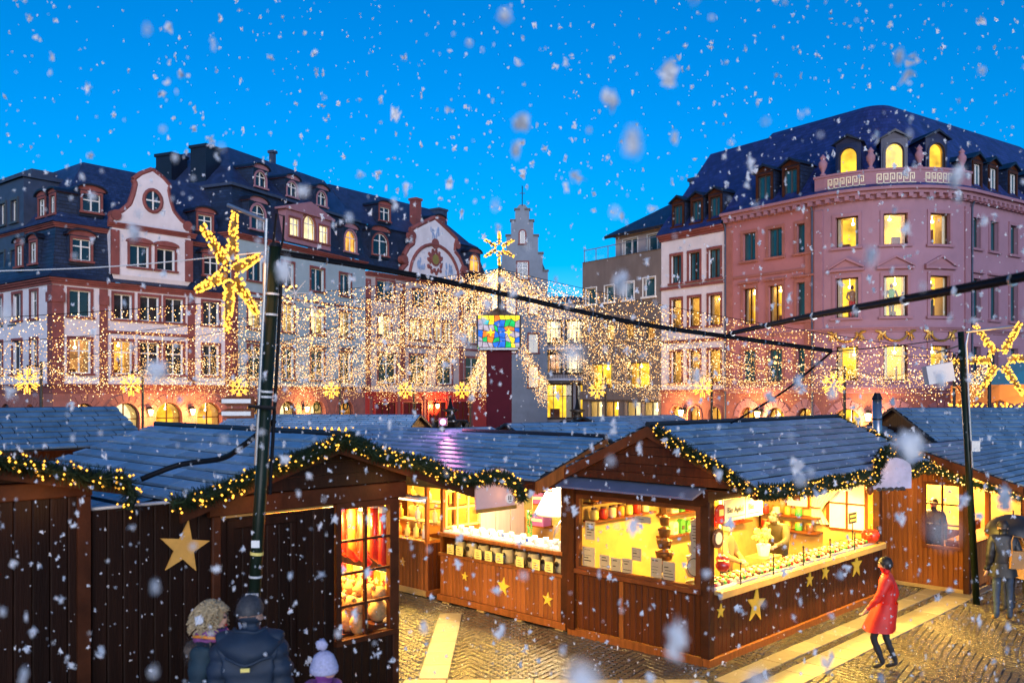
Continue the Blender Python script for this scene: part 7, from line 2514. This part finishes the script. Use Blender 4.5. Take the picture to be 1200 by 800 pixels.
MB().tube([(0, 0, .62), (0, 0, -.25)], .012, 6).build('shaft', 'iron', u)
MB().tube([(0, 0, -.25), (0, 0, -.33), (.04, 0, -.36), (.07, 0, -.32)], .015, 6).build('handle', 'wood_trim', u)
person('person in black jacket under the black umbrella', (9.0, 16.35, .025), R(20), 1.6, dict(er=(.22, .12, 1.2), wr=(.02, .18, 1.12)), 'coat_black', 'trousers', 'shoe', 'hair_dark', bulk=1.2)
# vendors
def mkp(a, b, z=.12):
    return mk(a, b, z)
person('vendor in brown shirt and cap facing the lane at the candy stall corner', mkp(2.1, .95), MROT + PI + R(10), 1.72, dict(er=(.24, .1, 1.16), wr=(.1, .26, 1.08), el=(-.24, .1, 1.16), wl=(-.1, .26, 1.08)), 'shirt_brown', 'trousers', 'shoe', 'hair_dark', hair='cap', bulk=1.15)
person('vendor in olive shirt bending over the flowers inside the candy stall', mkp(4.05, 1.0), MROT + R(95), 1.78, dict(chest=(0, .12, 1.3), neck=(0, .2, 1.43), hb=(0, .23, 1.48), head=(0, .27, 1.56), crown=(0, .29, 1.63), sl=(-.17, .12, 1.37), sr=(.17, .12, 1.37), er=(.25, .25, 1.15), wr=(.16, .42, 1.1), el=(-.25, .25, 1.15), wl=(-.16, .42, 1.1)), 'coat_olive', 'trousers', 'shoe', 'hair_dark', bulk=1.35)
person('vendor standing among the bottles of the glassware stall', mkp(1.2, 8.0), MROT + PI / 2, 1.7, None, 'shirt_brown', 'trousers', 'shoe', 'hair_dark', bulk=1.1)
person('customer in dark jacket at the glassware stall beside the lattice window', mkp(-1.0, 6.3, .025), MROT - PI / 2, 1.75, None, 'coat_black', 'jeans', 'shoe', 'hair_dark', bulk=1.2)
person('vendor in dark clothes inside the small lit window by the pole', mkp(8.3, -.3, .1), MROT + PI / 2, 1.7, None, 'coat_black', 'trousers', 'shoe', 'hair_dark', bulk=1.1)
# people far across the square
for k, (x, y, m, lb) in enumerate(((2.05, 58, 'coat_black', 'small dark figure before the lit cafe, leftmost'), (2.35, 58.4, 'shirt_white', 'small figure in white scarf before the lit cafe'), (3.0, 59, 'coat_navy', 'small dark figure next to the cafe fountain'), (-18.9, 58.5, 'coat_black', 'small dark figure by the corner house lanterns'))):
    person(lb, (x, y, .0), R(60 * k), 1.75, None, m, 'trousers', 'shoe', 'hair_dark', bulk=1.15, fingers=False)
